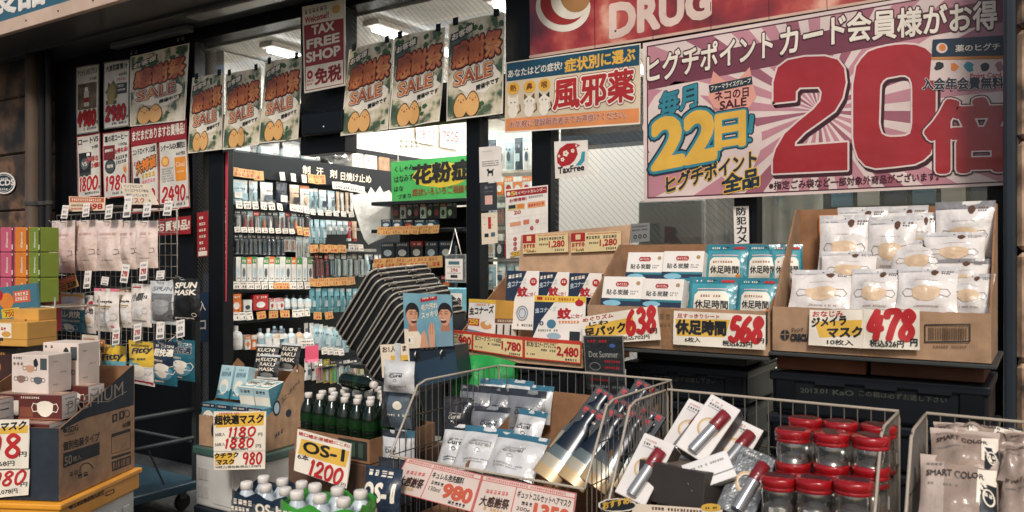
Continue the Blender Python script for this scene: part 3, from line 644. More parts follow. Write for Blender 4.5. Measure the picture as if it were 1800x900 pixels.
for k in range(8): p.rect(.05 + k * .13, .04, .053 + k * .13, .57, M((190, 180, 170)), 1)
for u, v in ((.75, .47), (.62, .38), (.22, .26), (.22, .19), (.22, .12)): p.ring(u, v, .035, .025, .012, m_red, 2, 14); p.ell(u, v, .018, .014, m_red, 2)
p.rect(.10, .45, .36, .51, M((214, 150, 110)), 2); p.rect(.42, .45, .56, .52, M((206, 120, 90)), 2); p.text('20', .12, .015, .34, .015, .06, m_yellow, 3, .05, [(.1, m_brown)])
done()
b, p, done = note('dog_notice', [(842, 259), (881, 256), (882, 318), (843, 321)], 'plain white notice with small black dog figure on the door glass')
for k in range(3): p.scrib(.12, .56 - k * .06, .88, .57 - k * .06, .03, m_black, 1)
p.scrib(.14, .85, .6, .86, .03, M((200, 170, 160)), 1); p.poly([(.36, .16), (.41, .16), (.42, .24), (.55, .24), (.56, .16), (.61, .16), (.62, .30), (.66, .36), (.60, .36), (.58, .32), (.44, .32), (.42, .38), (.34, .36), (.34, .31), (.38, .3)], m_black, 1); done()
b, p, done = note('reader_notice', [(844, 323), (873, 321), (874, 369), (846, 371)], 'dark grey notice with a pink square on the door glass', M((52, 54, 58)))
p.rect(.26, .22, .72, .55, M((226, 176, 160)), 1); p.ell(.36, .84, .1, .06, m_grey, 1); p.scrib(.5, .82, .8, .83, .05, m_grey); p.scrib(.15, .66, .85, .67, .05, m_grey); done()
b, p, done = note('payment_notice', [(846, 375), (874, 373), (875, 427), (847, 430)], 'cream notice with vertical red lettering on the door glass', m_cream)
p.rect(.42, .48, .60, .86, m_red, 1); p.rect(.18, .22, .44, .34, m_char, 1); p.rect(.58, .22, .84, .36, M((70, 100, 110)), 1)
for k in range(6): p.blob(random.uniform(.1, .9), random.uniform(.55, .9), .04, .02, m_orange, 1, 6)
done()
b, p, done = note('camera_notice', [(1289, 363), (1316, 362), (1317, 428), (1291, 429)], 'narrow white upright sign with black characters on the window post', y=YF - .02)
for k, ch in enumerate('防犯カメ'): p.text(ch, .2, .76 - k * .245, .82, .765 - k * .245, .20, m_black, 1, .03)
done()
b = B(); p = Pix(b, PY(YF + .03)); p.text('R', 1170, 425, 1189, 425, 25, M((52, 34, 34)), 0, .05); p.poly([(1168, 430), (1194, 429), (1184, 433)], M((52, 34, 34)), 0); mk('window_letter', b, 'large dark letter R with a stroke under it on the window', 'sticker')
b, p, done = note('code_sticker', [(1108, 394), (1142, 391), (1142, 424), (1108, 427)], 'grey sticker with rows of small icons beside the letter R', M((128, 128, 124)))
p.scrib(.1, .8, .9, .81, .06, m_char); p.scrib(.1, .62, .9, .63, .06, m_char)
for u in (.25, .5, .75): p.ring(u, .3, .07, .09, .05, m_char, 1, 10)
done()
b, p, done = note('entrance_sign', [(345, 515), (367, 513), (367, 600), (345, 602)], 'navy sticker reading entrance in white characters on the side pane', M((26, 46, 70)), y=YF - .005)
p.text('入', .25, .62, .75, .63, .2, m_gw, 1, .02); p.text('口', .25, .25, .75, .25, .18, m_gw, 1, .02); done()
b, p, done = note('red_poster', [(346, 374), (366, 371), (366, 450), (347, 452)], 'narrow red poster on the side pane left of the doorway', M((150, 32, 36)), y=YF - .004)
for k in range(6): p.scrib(.2, .84 - k * .14, .8, .845 - k * .14, .06, m_gw)
p.rect(.1, .02, .9, .12, m_gw, 1); done()
b, p, done = note('make_up_banner', [(388, 268), (401, 266), (398, 530), (388, 532)], 'tall narrow pink banner with white characters beside the door post', M((206, 70, 84)), y=YF + .02)
for k, ch in enumerate('メイクで素顔を変えようシーズン新しいメイクオープン'): p.text(ch, .25, .66 - k * .0275, .8, .66 - k * .0275, .021, m_gw, 1, .02)
done()
# ================================================================== builders for goods (local space: base centre at the origin, front faces -Y)
m_clear = glass_mat('clear_plastic', (.95, .98, .98), .16, .08, .06); m_bottle = glass_mat('bottle_plastic', (.93, .97, .97), .14, .05, .10)
def face_pr(b, w, h, y=0.0, x=0.0, z=0.0):
    """Canvas on a flat front face: x, y run 0..1."""
    return Pr(b, lambda u, v, L=0: Vector((x - w / 2 + u * w, y - L * EPS * .7, z + v * h)), 1, w / h)
def side_pr(b, d, h, x, s=1, z=0.0, y0=None):
    """Canvas on the right (s=1) or left face, reading front to back on the right face."""
    y0 = -d / 2 if y0 is None else y0
    return Pr(b, lambda u, v, L=0: Vector((x + s * L * EPS * .7, (y0 + u * d) if s > 0 else (y0 + d - u * d), z + v * h)), 1, d / h)
def top_pr(b, w, d, z): return Pr(b, lambda u, v, L=0: Vector((-w / 2 + u * w, -d / 2 + v * d, z + L * EPS * .7)), 1, w / d)
def carton(w, h, d, m, mats=None, front=None, side=None, top=None, bev=.0015, left=None):
    b = B(); b.rbox((-w / 2, -d / 2, 0), (w / 2, d / 2, h), m, bev, mats=mats)
    if front: front(face_pr(b, w, h, -d / 2))
    if side: side(side_pr(b, d, h, w / 2))
    if left: left(side_pr(b, d, h, -w / 2, -1))
    if top: top(top_pr(b, w, d, h))
    return b
def pouch(w, h, t, mf, front=None, nu=10, nv=14, seal=.08, crumple=.12, gusset=False, seed=None, back=None):
    """A filled bag: flat seals top and bottom, a soft belly, creases. mf(u, v) picks the film colour of a spot."""
    rnd = random.Random(seed if seed is not None else random.random())
    b = B(); ph = [rnd.uniform(0, 6.28) for _ in range(6)]
    def bulge(u, v):
        e = max(0.0, min(1.0, (v - (0 if gusset else seal * .6)) / .28)); e2 = max(0.0, min(1.0, (1 - v - seal * 1.6) / (.45 if gusset else .28)))
        s = math.sin(math.pi * min(1, max(0, u))) ** .6
        q = (e ** .6 if not gusset else .75 + .25 * e) * (e2 ** .7) * s
        q += crumple * (math.sin(9 * u + 5 * v + ph[0]) + math.sin(-7 * u + 11 * v + ph[1]) + .7 * math.sin(17 * u + 3 * v + ph[2])) * s * min(1, e + .2) * min(1, e2 + .15) * .5
        return q * t
    def pos(u, v, s):
        pinch = 1 - .05 * math.sin(math.pi * v)
        return Vector(((u - .5) * w * pinch, -s * (bulge(u, v) if s > 0 else bulge(u, v) * .5) - (.0006 if s > 0 else 0), v * h))
    vs = [pos(i / nu, j / nv, 1) for j in range(nv + 1) for i in range(nu + 1)]; k = nu + 1; fs = []; mats = []
    for j in range(nv):
        for i in range(nu): fs.append((j * k + i, j * k + i + 1, (j + 1) * k + i + 1, (j + 1) * k + i)); mats.append(mf((i + .5) / nu, (j + .5) / nv))
    b.mesh(vs, fs, mats[0], True, mf=mats)
    vb = [pos(i / nu, j / nv, -1) for j in range(nv + 1) for i in range(nu + 1)]
    b.mesh(vb, fs, back or mats[0], True)
    if front: front(Pr(b, lambda u, v, L=0: pos(u, v, 1) + Vector((0, -.0012 - L * EPS * .7, 0)), 1, w / h, True))
    return b
def blister(w, h, card, item, accent, seed=0):
    rnd = random.Random(seed); b = B(); b.box((-w / 2, 0, 0), (w / 2, .0012, h), card); p = face_pr(b, w, h, 0)
    p.rect(.0, .80, 1, 1, accent, 1); p.scrib(.12, .86, .88, .86, .07, m_gw if accent is not m_white else m_char, 2); p.ell(.5, .955, .12, .02, m_black, 2, 8)
    k = rnd.randrange(3)
    if k == 0: b.rbox((-w * .12, -.016, h * .10), (w * .12, -.002, h * .74), item, .004); b.rbox((-w * .10, -.018, h * .5), (w * .10, -.002, h * .72), accent, .004)
    elif k == 1:
        for s in (-1, 1): b.rbox((s * w * .2 - w * .1, -.014, h * .12), (s * w * .2 + w * .1, -.002, h * .70), item, .004)
    else: b.lathe([(w * .2, 0), (w * .22, h * .1), (w * .2, h * .42), (w * .08, h * .5), (w * .08, h * .6)], item, 10, c=(0, -.012, h * .10))
    b.rbox((-w * .42, -.021, h * .05), (w * .42, -.0012, h * .78), m_clear, .006)
    p.scrib(.1, .03, .9, .03, .05, m_char, 2)
    return b
def tube_pack(w, h, body, cap):
    b = B(); d = w * .35
    b.rbox((-w * .32, -d * .6, 0), (w * .32, d * .6, h * .14), cap, .003)
    nv = 8
    vs = []; fs = []
    for j in range(nv + 1):
        f = j / nv; hw = w * (.34 + .14 * f); hd = d * .7 * (1 - f) + .001; n = 10
        for k in range(n): a = 2 * math.pi * k / n; vs.append((hw * math.cos(a), hd * math.sin(a), h * (.14 + .86 * f)))
    for j in range(nv):
        for k in range(10): fs.append((j * 10 + k, j * 10 + (k + 1) % 10, (j + 1) * 10 + (k + 1) % 10, (j + 1) * 10 + k))
    b.mesh(vs, fs, body, True); p = Pr(b, lambda u, v, L=0: Vector(((u - .5) * w * .6, -d * .75 * (1 - v) - .004, h * (.2 + .75 * v))), 1, .5)
    p.scrib(.15, .62, .85, .62, .1, cap, 1); p.scrib(.2, .4, .8, .4, .05, cap, 1)
    return b
def bottle_small(r, h, body, cap, label=None):
    b = B(); b.lathe([(r * .9, 0), (r, .006), (r, h * .62), (r * .8, h * .72), (r * .36, h * .78), (r * .36, h * .82)], body, 16); b.lathe([(r * .42, h * .82), (r * .42, h * .98), (r * .36, h)], cap, 14)
    if label: b.lathe([(r + .0006, h * .18), (r + .0006, h * .52)], label, 16)
    return b
GOODS = {}
def shelf_good(kind, w, h, c1, c2, c3, seed):
    rnd = random.Random(seed)
    if kind == 'blister': return blister(w, h, c1, c2, c3, seed)
    if kind == 'bag':
        b = pouch(w, h, .022, lambda u, v: c3 if v > .84 else c1, None, 6, 8, seed=seed)
        p = Pr(b, lambda u, v, L=0: Vector(((u - .5) * w, -.026 - L * EPS, v * h)), 1, w / h)
        if seed % 2: p.ell(.5, .42, .22, .16, c2, 1, 14)
        else: p.rect(.2, .25, .8, .5, c2, 1)
        p.scrib(.18, .62, .82, .62, .07, m_char if c1 is not m_navy else m_gw, 1); p.scrib(.2, .14, .8, .14, .04, c3, 1)
        return b
    if kind == 'box':
        def fr(p):
            p.rect(0, .72, 1, 1, c3, 1); p.scrib(.1, .78, .9, .78, .12, m_gw if c3 is not m_white else m_char, 2); p.ell(.5, .36, .3, .2, c2, 1, 14); p.scrib(.15, .08, .85, .08, .07, m_char, 1)
        return carton(w, h, .05, c1, front=fr, side=lambda p: p.rect(0, .72, 1, 1, c3, 1))
    if kind == 'tube': return tube_pack(w, h, c1, c2)
    return bottle_small(w / 2, h, c1, c2, c3)
# ================================================================== shop interior
m_lamp = emit_mat('tube_light', (1.0, .98, .95), 8.0)
for i, xx in enumerate((-4.65, -3.65, -2.70, -1.5, -.4)):  # rightmost row is unseen, added to brighten the board behind the window
    for j in range(3):
        y0 = 3.95 + j * 1.75
        e = empty('ceiling_light', (xx, y0 + .6, 2.98), '%s fluorescent ceiling light, %s row from the shop front' % (('leftmost', 'second from left', 'third from left', 'fourth from left', 'rightmost')[i], ('nearest', 'middle', 'farthest')[j]), 'ceiling light', 'fluorescent lights on the shop ceiling')
        b = B(); b.rbox((xx - .07, y0, 2.985), (xx + .07, y0 + 1.25, 3.018), m_white, .004); mk('housing', b, parent=e)
        b = B(); b.tube([(xx, y0 + .03, 2.965), (xx, y0 + 1.22, 2.965)], .02, m_lamp, 8); mk('tube', b, parent=e)
        l = bpy.data.lights.new('tube_glow', 'AREA'); l.shape = 'RECTANGLE'; l.size = .12; l.size_y = 1.2; l.energy = 12.5; l.color = (1, .97, .92)
        lo = bpy.data.objects.new('tube_glow', l); COL.objects.link(lo); lo.parent = e; lo.location = (0, 0, -.06)

XS = -5.0
m_shelfd = M((26, 31, 36), .5, 'paint')
def yX(px, x=XS): return atX(px, 450, x).y
unit = empty('wall_shelf', (XS - .2, 4.8, 0), 'black wall shelving with header board along the left side of the shop', 'shelving')
ya, yb, yc = yX(396), yX(546), yX(700)
b = B(); b.box((XS - .30, ya, 0), (XS - .27, yc + .5, 2.28), m_shelfd); mk('back_panel', b, parent=unit)
b = B(); b.rbox((XS - .04, ya, 2.085), (XS - .01, yc, 2.27), m_shelfd, .003)
p = Pr(b, lambda x, y, L=0: PX_(XS - .01).hit(x, y, L * .001), -1)
for t, xa, xb, ya_ in (('制', 532, 545, 305), ('汗', 556, 568, 308), ('剤', 580, 592, 312), ('日焼け止め', 599, 652, 316)): p.text(t, xa, ya_, xb, ya_ + (xb - xa) * .12, 14, m_gw, 1, .02)
mk('header_board', b, parent=unit)
for (pxa, pxb, pya) in ((396, 546, 512), (396, 546, 566), (540, 690, 442), (396, 690, 672)):
    z = atX(pxa, pya, XS).z
    b = B(); b.rbox((XS - .27, yX(pxa), z - .02), (XS - .0, yX(pxb), z), m_shelfd, .003); mk('shelf', b, parent=unit)
b = B(); b.rbox((XS - .28, ya - .03, 0), (XS - .0, ya - .002, 2.27), m_shelfd, .004); mk('end_panel', b, parent=unit)
for zz in (1.93, 1.73, 1.54):
    b = B(); b.box((XS - .262, ya + .02, zz), (XS - .25, yc - .02, zz + .025), m_steel); mk('hook_bar', b, parent=unit)
LB = (158, 190, 198); PB = (190, 208, 212)
m_lb, m_pb, m_slate = M(LB, .35, 'film'), M(PB, .3, 'film'), M((86, 98, 106), .4, 'film'); m_beige = M((206, 178, 150), .4, 'film'); m_wf = M((226, 224, 218), .35, 'film'); m_nvf = M((28, 44, 62), .35, 'film')
m_redf = M((178, 40, 40), .35, 'film'); m_aqf = M((106, 168, 178), .35, 'film'); m_orf = M((222, 116, 50), .35, 'film'); m_grf = M((70, 140, 80), .35, 'film'); m_ylf = M((206, 190, 70), .35, 'film')
_n = [0]
def put_row(px0, px1, y0a, y1a, y0b, y1b, n, kind, cols, what, where, gap=.12, xoff=0.0, name=None, cat='pack', plane=None):
    """n goods side by side between two measured columns of the left shelf; the row's top and bottom run y0a..y0b, y1a..y1b."""
    for k in range(n):
        fa = (k + gap / 2) / n; fb = (k + 1 - gap / 2) / n; fm = (fa + fb) / 2
        pa, pb, pm = (px0 + (px1 - px0) * f for f in (fa, fb, fm)); top = y0a + (y0b - y0a) * fm; bot = y1a + (y1b - y1a) * fm
        if plane is None:
            X_ = XS - .02 + xoff + random.uniform(-.012, .012); A, C, P, Q = atX(pa, bot, X_), atX(pb, bot, X_), atX(pm, bot, X_), atX(pm, top, X_); rz = R(90) + random.uniform(-.10, .10)
        else:
            Y_ = plane + random.uniform(-.01, .01); A, C, P, Q = atY(pa, bot, Y_), atY(pb, bot, Y_), atY(pm, bot, Y_), atY(pm, top, Y_); rz = random.uniform(-.08, .08)
        w = (C - A).length; h = (Q - P).length * random.uniform(.95, 1.0)
        c = cols[k % len(cols)]; key = (kind, round(w, 2), round(h, 2), tuple(id(q) for q in c), k % 2)
        lab = what[k % len(what)] if isinstance(what, (list, tuple)) else what
        nm = name or {'blister': 'blister_pack', 'bag': 'hanging_bag', 'box': 'small_box', 'tube': 'squeeze_tube', 'bottle': 'bottle'}[kind]
        if key in GOODS: o = GOODS[key].copy(); COL.objects.link(o)
        else:
            _n[0] += 1; o = mk(nm, shelf_good(kind, w, h, *c, _n[0] * 2 + k % 2), loc=None, world=False); GOODS[key] = o
        o.location = P; o.rotation_euler = (random.uniform(-.02, .02) if kind in ('box', 'bottle') else random.uniform(-.05, .02), 0, rz)
        tag(o, lab + ' ' + where, cat, what[0] + ' ' + where if isinstance(what, (list, tuple)) else lab + ' ' + where)
def tag_card(w, h, m, price, big=False):
    b = B(); b.box((-w / 2, 0, 0), (w / 2, .0015, h), m); p = face_pr(b, w, h, 0)
    p.scrib(.06, .62, .94, .62, .28, M((176, 86, 56)), 1) if big and m is not m_white else p.scrib(.1, .66, .9, .66, .16, m_char)
    p.scrib(.3, .14, .92, .14, .34, m_red if m is not m_white else m_char, 2); p.scrib(.08, .1, .26, .1, .12, m_char, 2)
    return b
m_tagor = M((206, 160, 98), .5)
TAGS = {}
def tags(px0, px1, ya_, yb_, n, m, w, h, where, xoff=.03, plane=None, gap=0):
    key = (m.name, w, h)
    for k in range(n):
        f = (k + .5) / n; px = px0 + (px1 - px0) * f; py = ya_ + (yb_ - ya_) * f
        P = atX(px, py, XS + xoff) if plane is None else atY(px, py, plane)
        if key in TAGS: o = TAGS[key].copy(); COL.objects.link(o)
        else: o = mk('price_tag', tag_card(w, h, m, True, w > .07), world=False); TAGS[key] = o
        o.location = P; o.rotation_euler = (R(random.uniform(-14, -2)), R(random.uniform(-5, 5)), (R(90) if plane is None else 0) + random.uniform(-.15, .15))
        c = 'white' if m is m_white else 'orange'
        tag(o, '%s price tag %s' % (c, where), 'price tag', '%s price tags %s' % (c, where))
W1 = 'in top row of left shelf by door'
put_row(402, 428, 314, 358, 314, 360, 1, 'bag', [(m_lb, m_wf, m_pb)], 'pale blue bag', W1); put_row(418, 454, 316, 362, 318, 365, 2, 'bag', [(m_pb, m_lb, m_wf)], 'frosted clear bag with round print', W1)
put_row(456, 482, 318, 364, 320, 366, 1, 'bag', [(m_wf, m_slate, m_pb)], 'white patterned bag', W1); put_row(483, 507, 318, 366, 320, 368, 1, 'bag', [(m_nvf, m_wf, m_nvf)], 'navy bag with white oval', W1)
put_row(508, 545, 324, 368, 326, 372, 2, 'bag', [(m_beige, m_char, m_wf), (m_wf, m_beige, m_orf)], ['beige bag with dark square', 'white bag with beige print'], W1)
W2 = 'in second row of left shelf by door'
put_row(412, 546, 369, 405, 375, 410, 12, 'blister', [(m_slate, m_wf, m_char), (m_char, m_redf, m_slate), (m_wf, m_redf, m_lb), (m_char, m_wf, m_redf), (m_lb, m_orf, m_slate)],
        ['grey blister pack', 'black blister pack with red razor', 'white blister pack with red item', 'black blister pack with pale item', 'blue blister pack with orange item'], W2)
W3 = 'in third row of left shelf by door'
put_row(411, 500, 410, 448, 413, 450, 11, 'blister', [(m_nvf, m_slate, m_char), (m_nvf, m_lb, m_slate)], ['navy blister pack with dark comb', 'navy blister pack with blue comb'], W3)
put_row(499, 520, 414, 442, 415, 443, 2, 'blister', [(m_wf, m_orf, m_slate)], 'white blister pack with brush', W3); put_row(519, 546, 415, 455, 417, 456, 2, 'blister', [(m_wf, m_wf, m_pb)], 'white blister pack with long white sponge', W3)
W4 = 'in white row of left shelf by door'
put_row(410, 547, 450, 494, 452, 495, 14, 'box', [(m_wf, m_pb, m_wf), (m_wf, m_slate, m_grf), (m_wf, m_wf, m_orf), (m_wf, m_pb, m_grf)], ['plain white upright box', 'white box with grey print and green lid', 'white box with orange top', 'white box with green top'], W4)
tags(410, 547, 508, 508, 11, m_white, .06, .055, 'along the white shelf edge')
tags(484, 508, 508, 508, 2, m_tagor, .085, .05, 'on the white shelf edge', .04)
W5 = 'on middle board of left shelf by door'
put_row(401, 422, 516, 549, 516, 549, 1, 'box', [(m_orf, m_wf, m_orf)], 'orange box', W5); put_row(424, 440, 527, 547, 527, 547, 1, 'box', [(m_wf, m_nvf, m_wf)], 'small white box with dark oval', W5)
put_row(441, 469, 518, 545, 518, 545, 1, 'box', [(m_redf, m_wf, m_redf)], 'red box with white dog print', W5); put_row(470, 496, 524, 545, 524, 544, 3, 'box', [(m_wf, m_redf, m_redf), (m_wf, m_beige, m_pink)], ['tiny white and red box', 'tiny white and pink box'], W5)
put_row(497, 546, 518, 543, 519, 543, 4, 'bottle', [(m_pb, m_char, m_wf)], 'clear bottle with dark cap', W5)
tags(396, 446, 564, 562, 4, m_white, .06, .06, 'along the middle shelf edge'); tags(450, 512, 561, 557, 3, m_tagor, .095, .055, 'along the middle shelf edge'); tags(514, 546, 558, 555, 3, m_white, .06, .06, 'at the right end of the middle shelf edge')
W6 = 'on the low shelf behind the mask boxes'
put_row(393, 404, 582, 612, 582, 612, 1, 'bottle', [(m_wf, m_slate, m_wf)], 'thin white bottle', W6); put_row(403, 425, 572, 614, 572, 614, 1, 'bottle', [(m_wf, m_wf, m_wf)], 'big round white bottle', W6)
put_row(427, 448, 588, 614, 588, 614, 2, 'box', [(m_wf, m_orf, m_orf), (m_orf, m_wf, m_wf)], ['white carton with orange top', 'orange carton'], W6); put_row(476, 500, 572, 600, 572, 600, 2, 'bottle', [(m_slate, m_lb, m_wf)], 'grey pump bottle', W6)
put_row(450, 546, 576, 612, 576, 612, 7, 'bottle', [(m_wf, m_slate, m_lb), (m_pb, m_wf, m_wf), (m_beige, m_char, m_wf)], ['white bottle with blue label', 'clear bottle with white cap', 'beige bottle with dark cap'], W6)
put_row(640, 690, 444, 484, 444, 482, 6, 'bag', [(m_pb, m_lb, m_wf), (m_nvf, m_pb, m_wf), (m_wf, m_aqf, m_lb)], ['pale clear packet', 'navy packet with white top', 'white packet with aqua square'], 'at far right of third shelf row')
put_row(608, 650, 507, 546, 507, 544, 4, 'bag', [(m_aqf, m_wf, m_pb), (m_lb, m_pb, m_aqf)], ['aqua packet with white square', 'pale blue packet with aqua top'], 'right in the fourth shelf row')
put_row(626, 690, 345, 380, 350, 382, 6, 'bag', [(m_wf, m_beige, m_pb), (m_pb, m_slate, m_wf)], ['white packet with beige square', 'clear packet with grey square'], 'at far end of the top shelf row')
tags(402, 460, 308, 316, 4, m_tagor, .10, .065, 'along the top row of the left shelf'); tags(455, 456, 316, 318, 1, m_tagor, .10, .07, 'above the navy bag of the left shelf')
tags(488, 545, 316, 322, 3, m_white, .045, .065, 'along the top row of the left shelf'); tags(414, 500, 366, 370, 6, m_white, .06, .055, 'between the top and second rows'); tags(510, 546, 370, 376, 3, m_white, .06, .055, 'right of the beige bag tags')
tags(412, 520, 408, 411, 9, m_white, .05, .04, 'between the second and third rows'); tags(522, 546, 412, 416, 2, m_tagor, .06, .07, 'above the white sponges')
V1 = 'in the top row of the far left shelf'
put_row(542, 560, 330, 373, 331, 374, 2, 'bag', [(m_lb, m_slate, m_wf)], 'pale blue patterned bag', V1); put_row(560, 590, 332, 373, 335, 374, 2, 'bag', [(m_pb, m_nvf, m_wf), (m_pb, m_slate, m_lb)], ['clear bag with navy square', 'clear bag with grey square'], V1); put_row(590, 622, 336, 374, 338, 376, 4, 'tube', [(m_beige, m_wf, m_wf), (m_wf, m_beige, m_wf)], ['beige tube', 'white tube'], V1)
tags(545, 570, 322, 324, 2, m_tagor, .11, .075, 'under the header lettering'); tags(588, 640, 331, 340, 4, m_white, .11, .06, 'under the header lettering')
V2 = 'in the second row of the far left shelf'
put_row(542, 572, 384, 428, 386, 428, 3, 'bag', [(m_lb, m_pb, m_lb)], 'long pale blue packet', V2); put_row(572, 612, 386, 412, 388, 412, 4, 'bag', [(m_pb, m_wf, m_pb)], 'white translucent packet', V2); put_row(608, 628, 388, 424, 389, 424, 2, 'tube', [(m_redf, m_wf, m_wf), (m_beige, m_redf, m_wf)], ['red tube', 'beige tube with red cap'], V2)
tags(544, 625, 377, 382, 6, m_white, .06, .045, 'between the first two rows of the far left shelf')
V3 = 'in the third row of the far left shelf'
put_row(545, 577, 446, 491, 446, 489, 4, 'blister', [(m_redf, m_redf, m_char), (m_char, m_redf, m_redf)], ['red blister pack', 'black blister pack with red tube'], V3); put_row(578, 640, 445, 488, 446, 486, 6, 'blister', [(m_nvf, m_lb, m_wf), (m_pb, m_lb, m_slate)], ['navy blister pack with pale blue tube', 'clear blister pack with blue tube'], V3)
tags(545, 610, 444, 444, 4, m_tagor, .11, .065, 'above the red blister packs'); tags(613, 640, 440, 441, 3, m_white, .06, .055, 'right of the orange tags on the far left shelf')
tags(547, 625, 504, 500, 5, m_tagor, .12, .065, 'below the red blister packs')
V4 = 'in the fourth row of the far left shelf'
put_row(543, 608, 506, 550, 506, 548, 6, 'bag', [(m_aqf, m_pb, m_aqf), (m_aqf, m_lb, m_pb)], ['aqua packet', 'aqua packet with pale top'], V4)
tags(548, 590, 562, 560, 2, m_tagor, .08, .06, 'below the aqua packets')
V5 = 'in fifth row beside stacked baskets'
put_row(534, 552, 568, 604, 566, 602, 2, 'tube', [(m_wf, m_beige, m_wf)], 'white tube', V5); put_row(550, 612, 568, 614, 576, 620, 7, 'bag', [(m_lb, m_pb, m_pb), (m_pb, m_lb, m_wf)], ['fanned pale blue packet', 'fanned clear packet'], V5, gap=-.3)
tags(530, 552, 612, 611, 3, m_white, .06, .07, 'below the white tubes'); tags(566, 606, 622, 625, 4, m_white, .06, .055, 'below the fanned packets')
V6 = 'in lowest row left of stacked baskets'
put_row(534, 560, 628, 668, 628, 668, 2, 'bag', [(m_wf, m_slate, m_pb), (m_wf, m_pink, m_slate)], ['white packet with grey square', 'white packet with pink square'], V6); put_row(556, 640, 630, 672, 634, 676, 7, 'blister', [(m_beige, m_pink, m_wf), (m_ylf, m_wf, m_ylf), (m_ylf, m_grf, m_char), (m_lb, m_wf, m_nvf), (m_pb, m_aqf, m_wf)],
        ['beige blister pack with pink item', 'yellow blister pack with white item', 'yellow blister pack with green item', 'blue blister pack with white item', 'clear blister pack with aqua item'], V6)
q = atX(548, 636, XS + .05); b = B(); b.box((q.x, q.y - .07, q.z), (q.x + .003, q.y + .07, q.z + .13), M((226, 92, 120))); b.face([(q.x + .004, q.y - .07, q.z + .02), (q.x + .02, q.y - .05, q.z), (q.x + .02, q.y + .05, q.z), (q.x + .004, q.y + .07, q.z + .02)], M((226, 92, 120)))
mk('pink_card', b, 'small bright pink card hanging from the low shelf edge', 'card')

# ---- bulkhead over the shelves, things on top of the header
b = B(); zb = atX(620, 265, XS - .1).z; b.box((XS - .5, YF + .25, zb), (XS - .1, 9.3, 3.01), m_wallw); b.box((XS - .1, YF + .25, zb - .02), (XS - .07, 9.3, zb + .02), m_shelfd)
mk('bulkhead', b, 'white boxed-in bulkhead with dark lower edge above the left shelves', 'bulkhead')
for k, (pxa, pxb) in enumerate(((404, 448), (450, 488), (490, 524), (527, 560))):
    A, C = atX(pxa, 268 + k * 4, XS - .1), atX(pxb, 270 + k * 4, XS - .1); h = .16
    b = B(); b.rbox((A.x - .16, A.y + .01, 2.275), (A.x + .03, C.y, 2.275 + h), m_clear, .015, 2); b.rbox((A.x - .165, A.y + .006, 2.275 + h), (A.x + .035, C.y + .004, 2.285 + h), M((190, 206, 206), .3), .004)
    b.rbox((A.x - .14, A.y + .03, 2.278), (A.x + .0, C.y - .03, 2.36), M((188, 204, 206), .4), .02)
    mk('storage_box', b, 'clear plastic storage box on the header board, %s of four' % ('leftmost', 'second', 'third', 'rightmost')[k], 'storage box', 'clear boxes above the left shelves')
b = B(); rnd = random.Random(3); A = atX(562, 280, XS - .1); C = atX(618, 284, XS - .1); vs = []; n = 14
for j in range(7):
    for k in range(n): a = 2 * math.pi * k / n; r = math.sin(math.pi * (j + .6) / 7.2) * rnd.uniform(.7, 1.15); vs.append((A.x + .0 + .06 * r * math.cos(a), A.y + (C.y - A.y) * j / 6, 2.345 + .075 * r * math.sin(a)))
b.mesh(vs, [(j * n + k, j * n + (k + 1) % n, (j + 1) * n + (k + 1) % n, (j + 1) * n + k) for j in range(6) for k in range(n)], m_clear); mk('plastic_bag', b, 'crumpled clear plastic bag lying on the header board', 'bag')
for k, (pxa, pxb) in enumerate(((616, 636), (637, 660), (662, 682))):
    A, C = atX(pxa, 290, XS - .1), atX(pxb, 290, XS - .1); b = B(); b.rbox((A.x - .2, A.y, 2.275), (A.x + .03, C.y - .01, 2.40), m_white if k < 2 else M((176, 140, 110), .8, 'card'), .003)
    p = Pr(b, lambda u, v, L=0: Vector((A.x + .03 + L * EPS, A.y + (C.y - A.y) * u, 2.275 + .125 * v)), 1, 1.5); p.scrib(.2, .5, .8, .5, .2, m_grey, 1)
    mk('stock_box', b, ['plain white stock box beside the plastic bag', 'plain white stock box between its two neighbours on the header', 'brown stock box at the far end of the header'][k], 'box', 'stock boxes above the left shelves')
for c, t, l in (([(731, 218), (770, 218), (770, 256), (733, 250)], '1800', 'white wall poster with red 1800 under the bulkhead ceiling'), ([(773, 216), (808, 216), (809, 264), (774, 258)], '7505', 'white wall poster with red 7505 beside the door post')):
    b, p = flat(PX_(XS - .06), c, m_white, 0, .002); p.digits(t, .08, .3, .9, .3, .34, .14, m_red, 2, out=(.08, M((220, 170, 170)))); p.scrib(.1, .78, .9, .78, .1, m_grey); p.scrib(.2, .12, .9, .12, .07, m_red)
    mk('wall_poster', b, l, 'poster')
for k in range(8):
    P = atX(706 + (k % 4) * 9, 247 + (k // 4) * 9, XS - .095); b = B(); b.rbox((P.x, P.y - .02, P.z - .015), (P.x + .03, P.y + .02, P.z + .015), M((206, 202, 194), .5), .006); mk('wall_switch', b, 'small white switch in the cluster on the bulkhead', 'switch', 'white switches on the bulkhead')

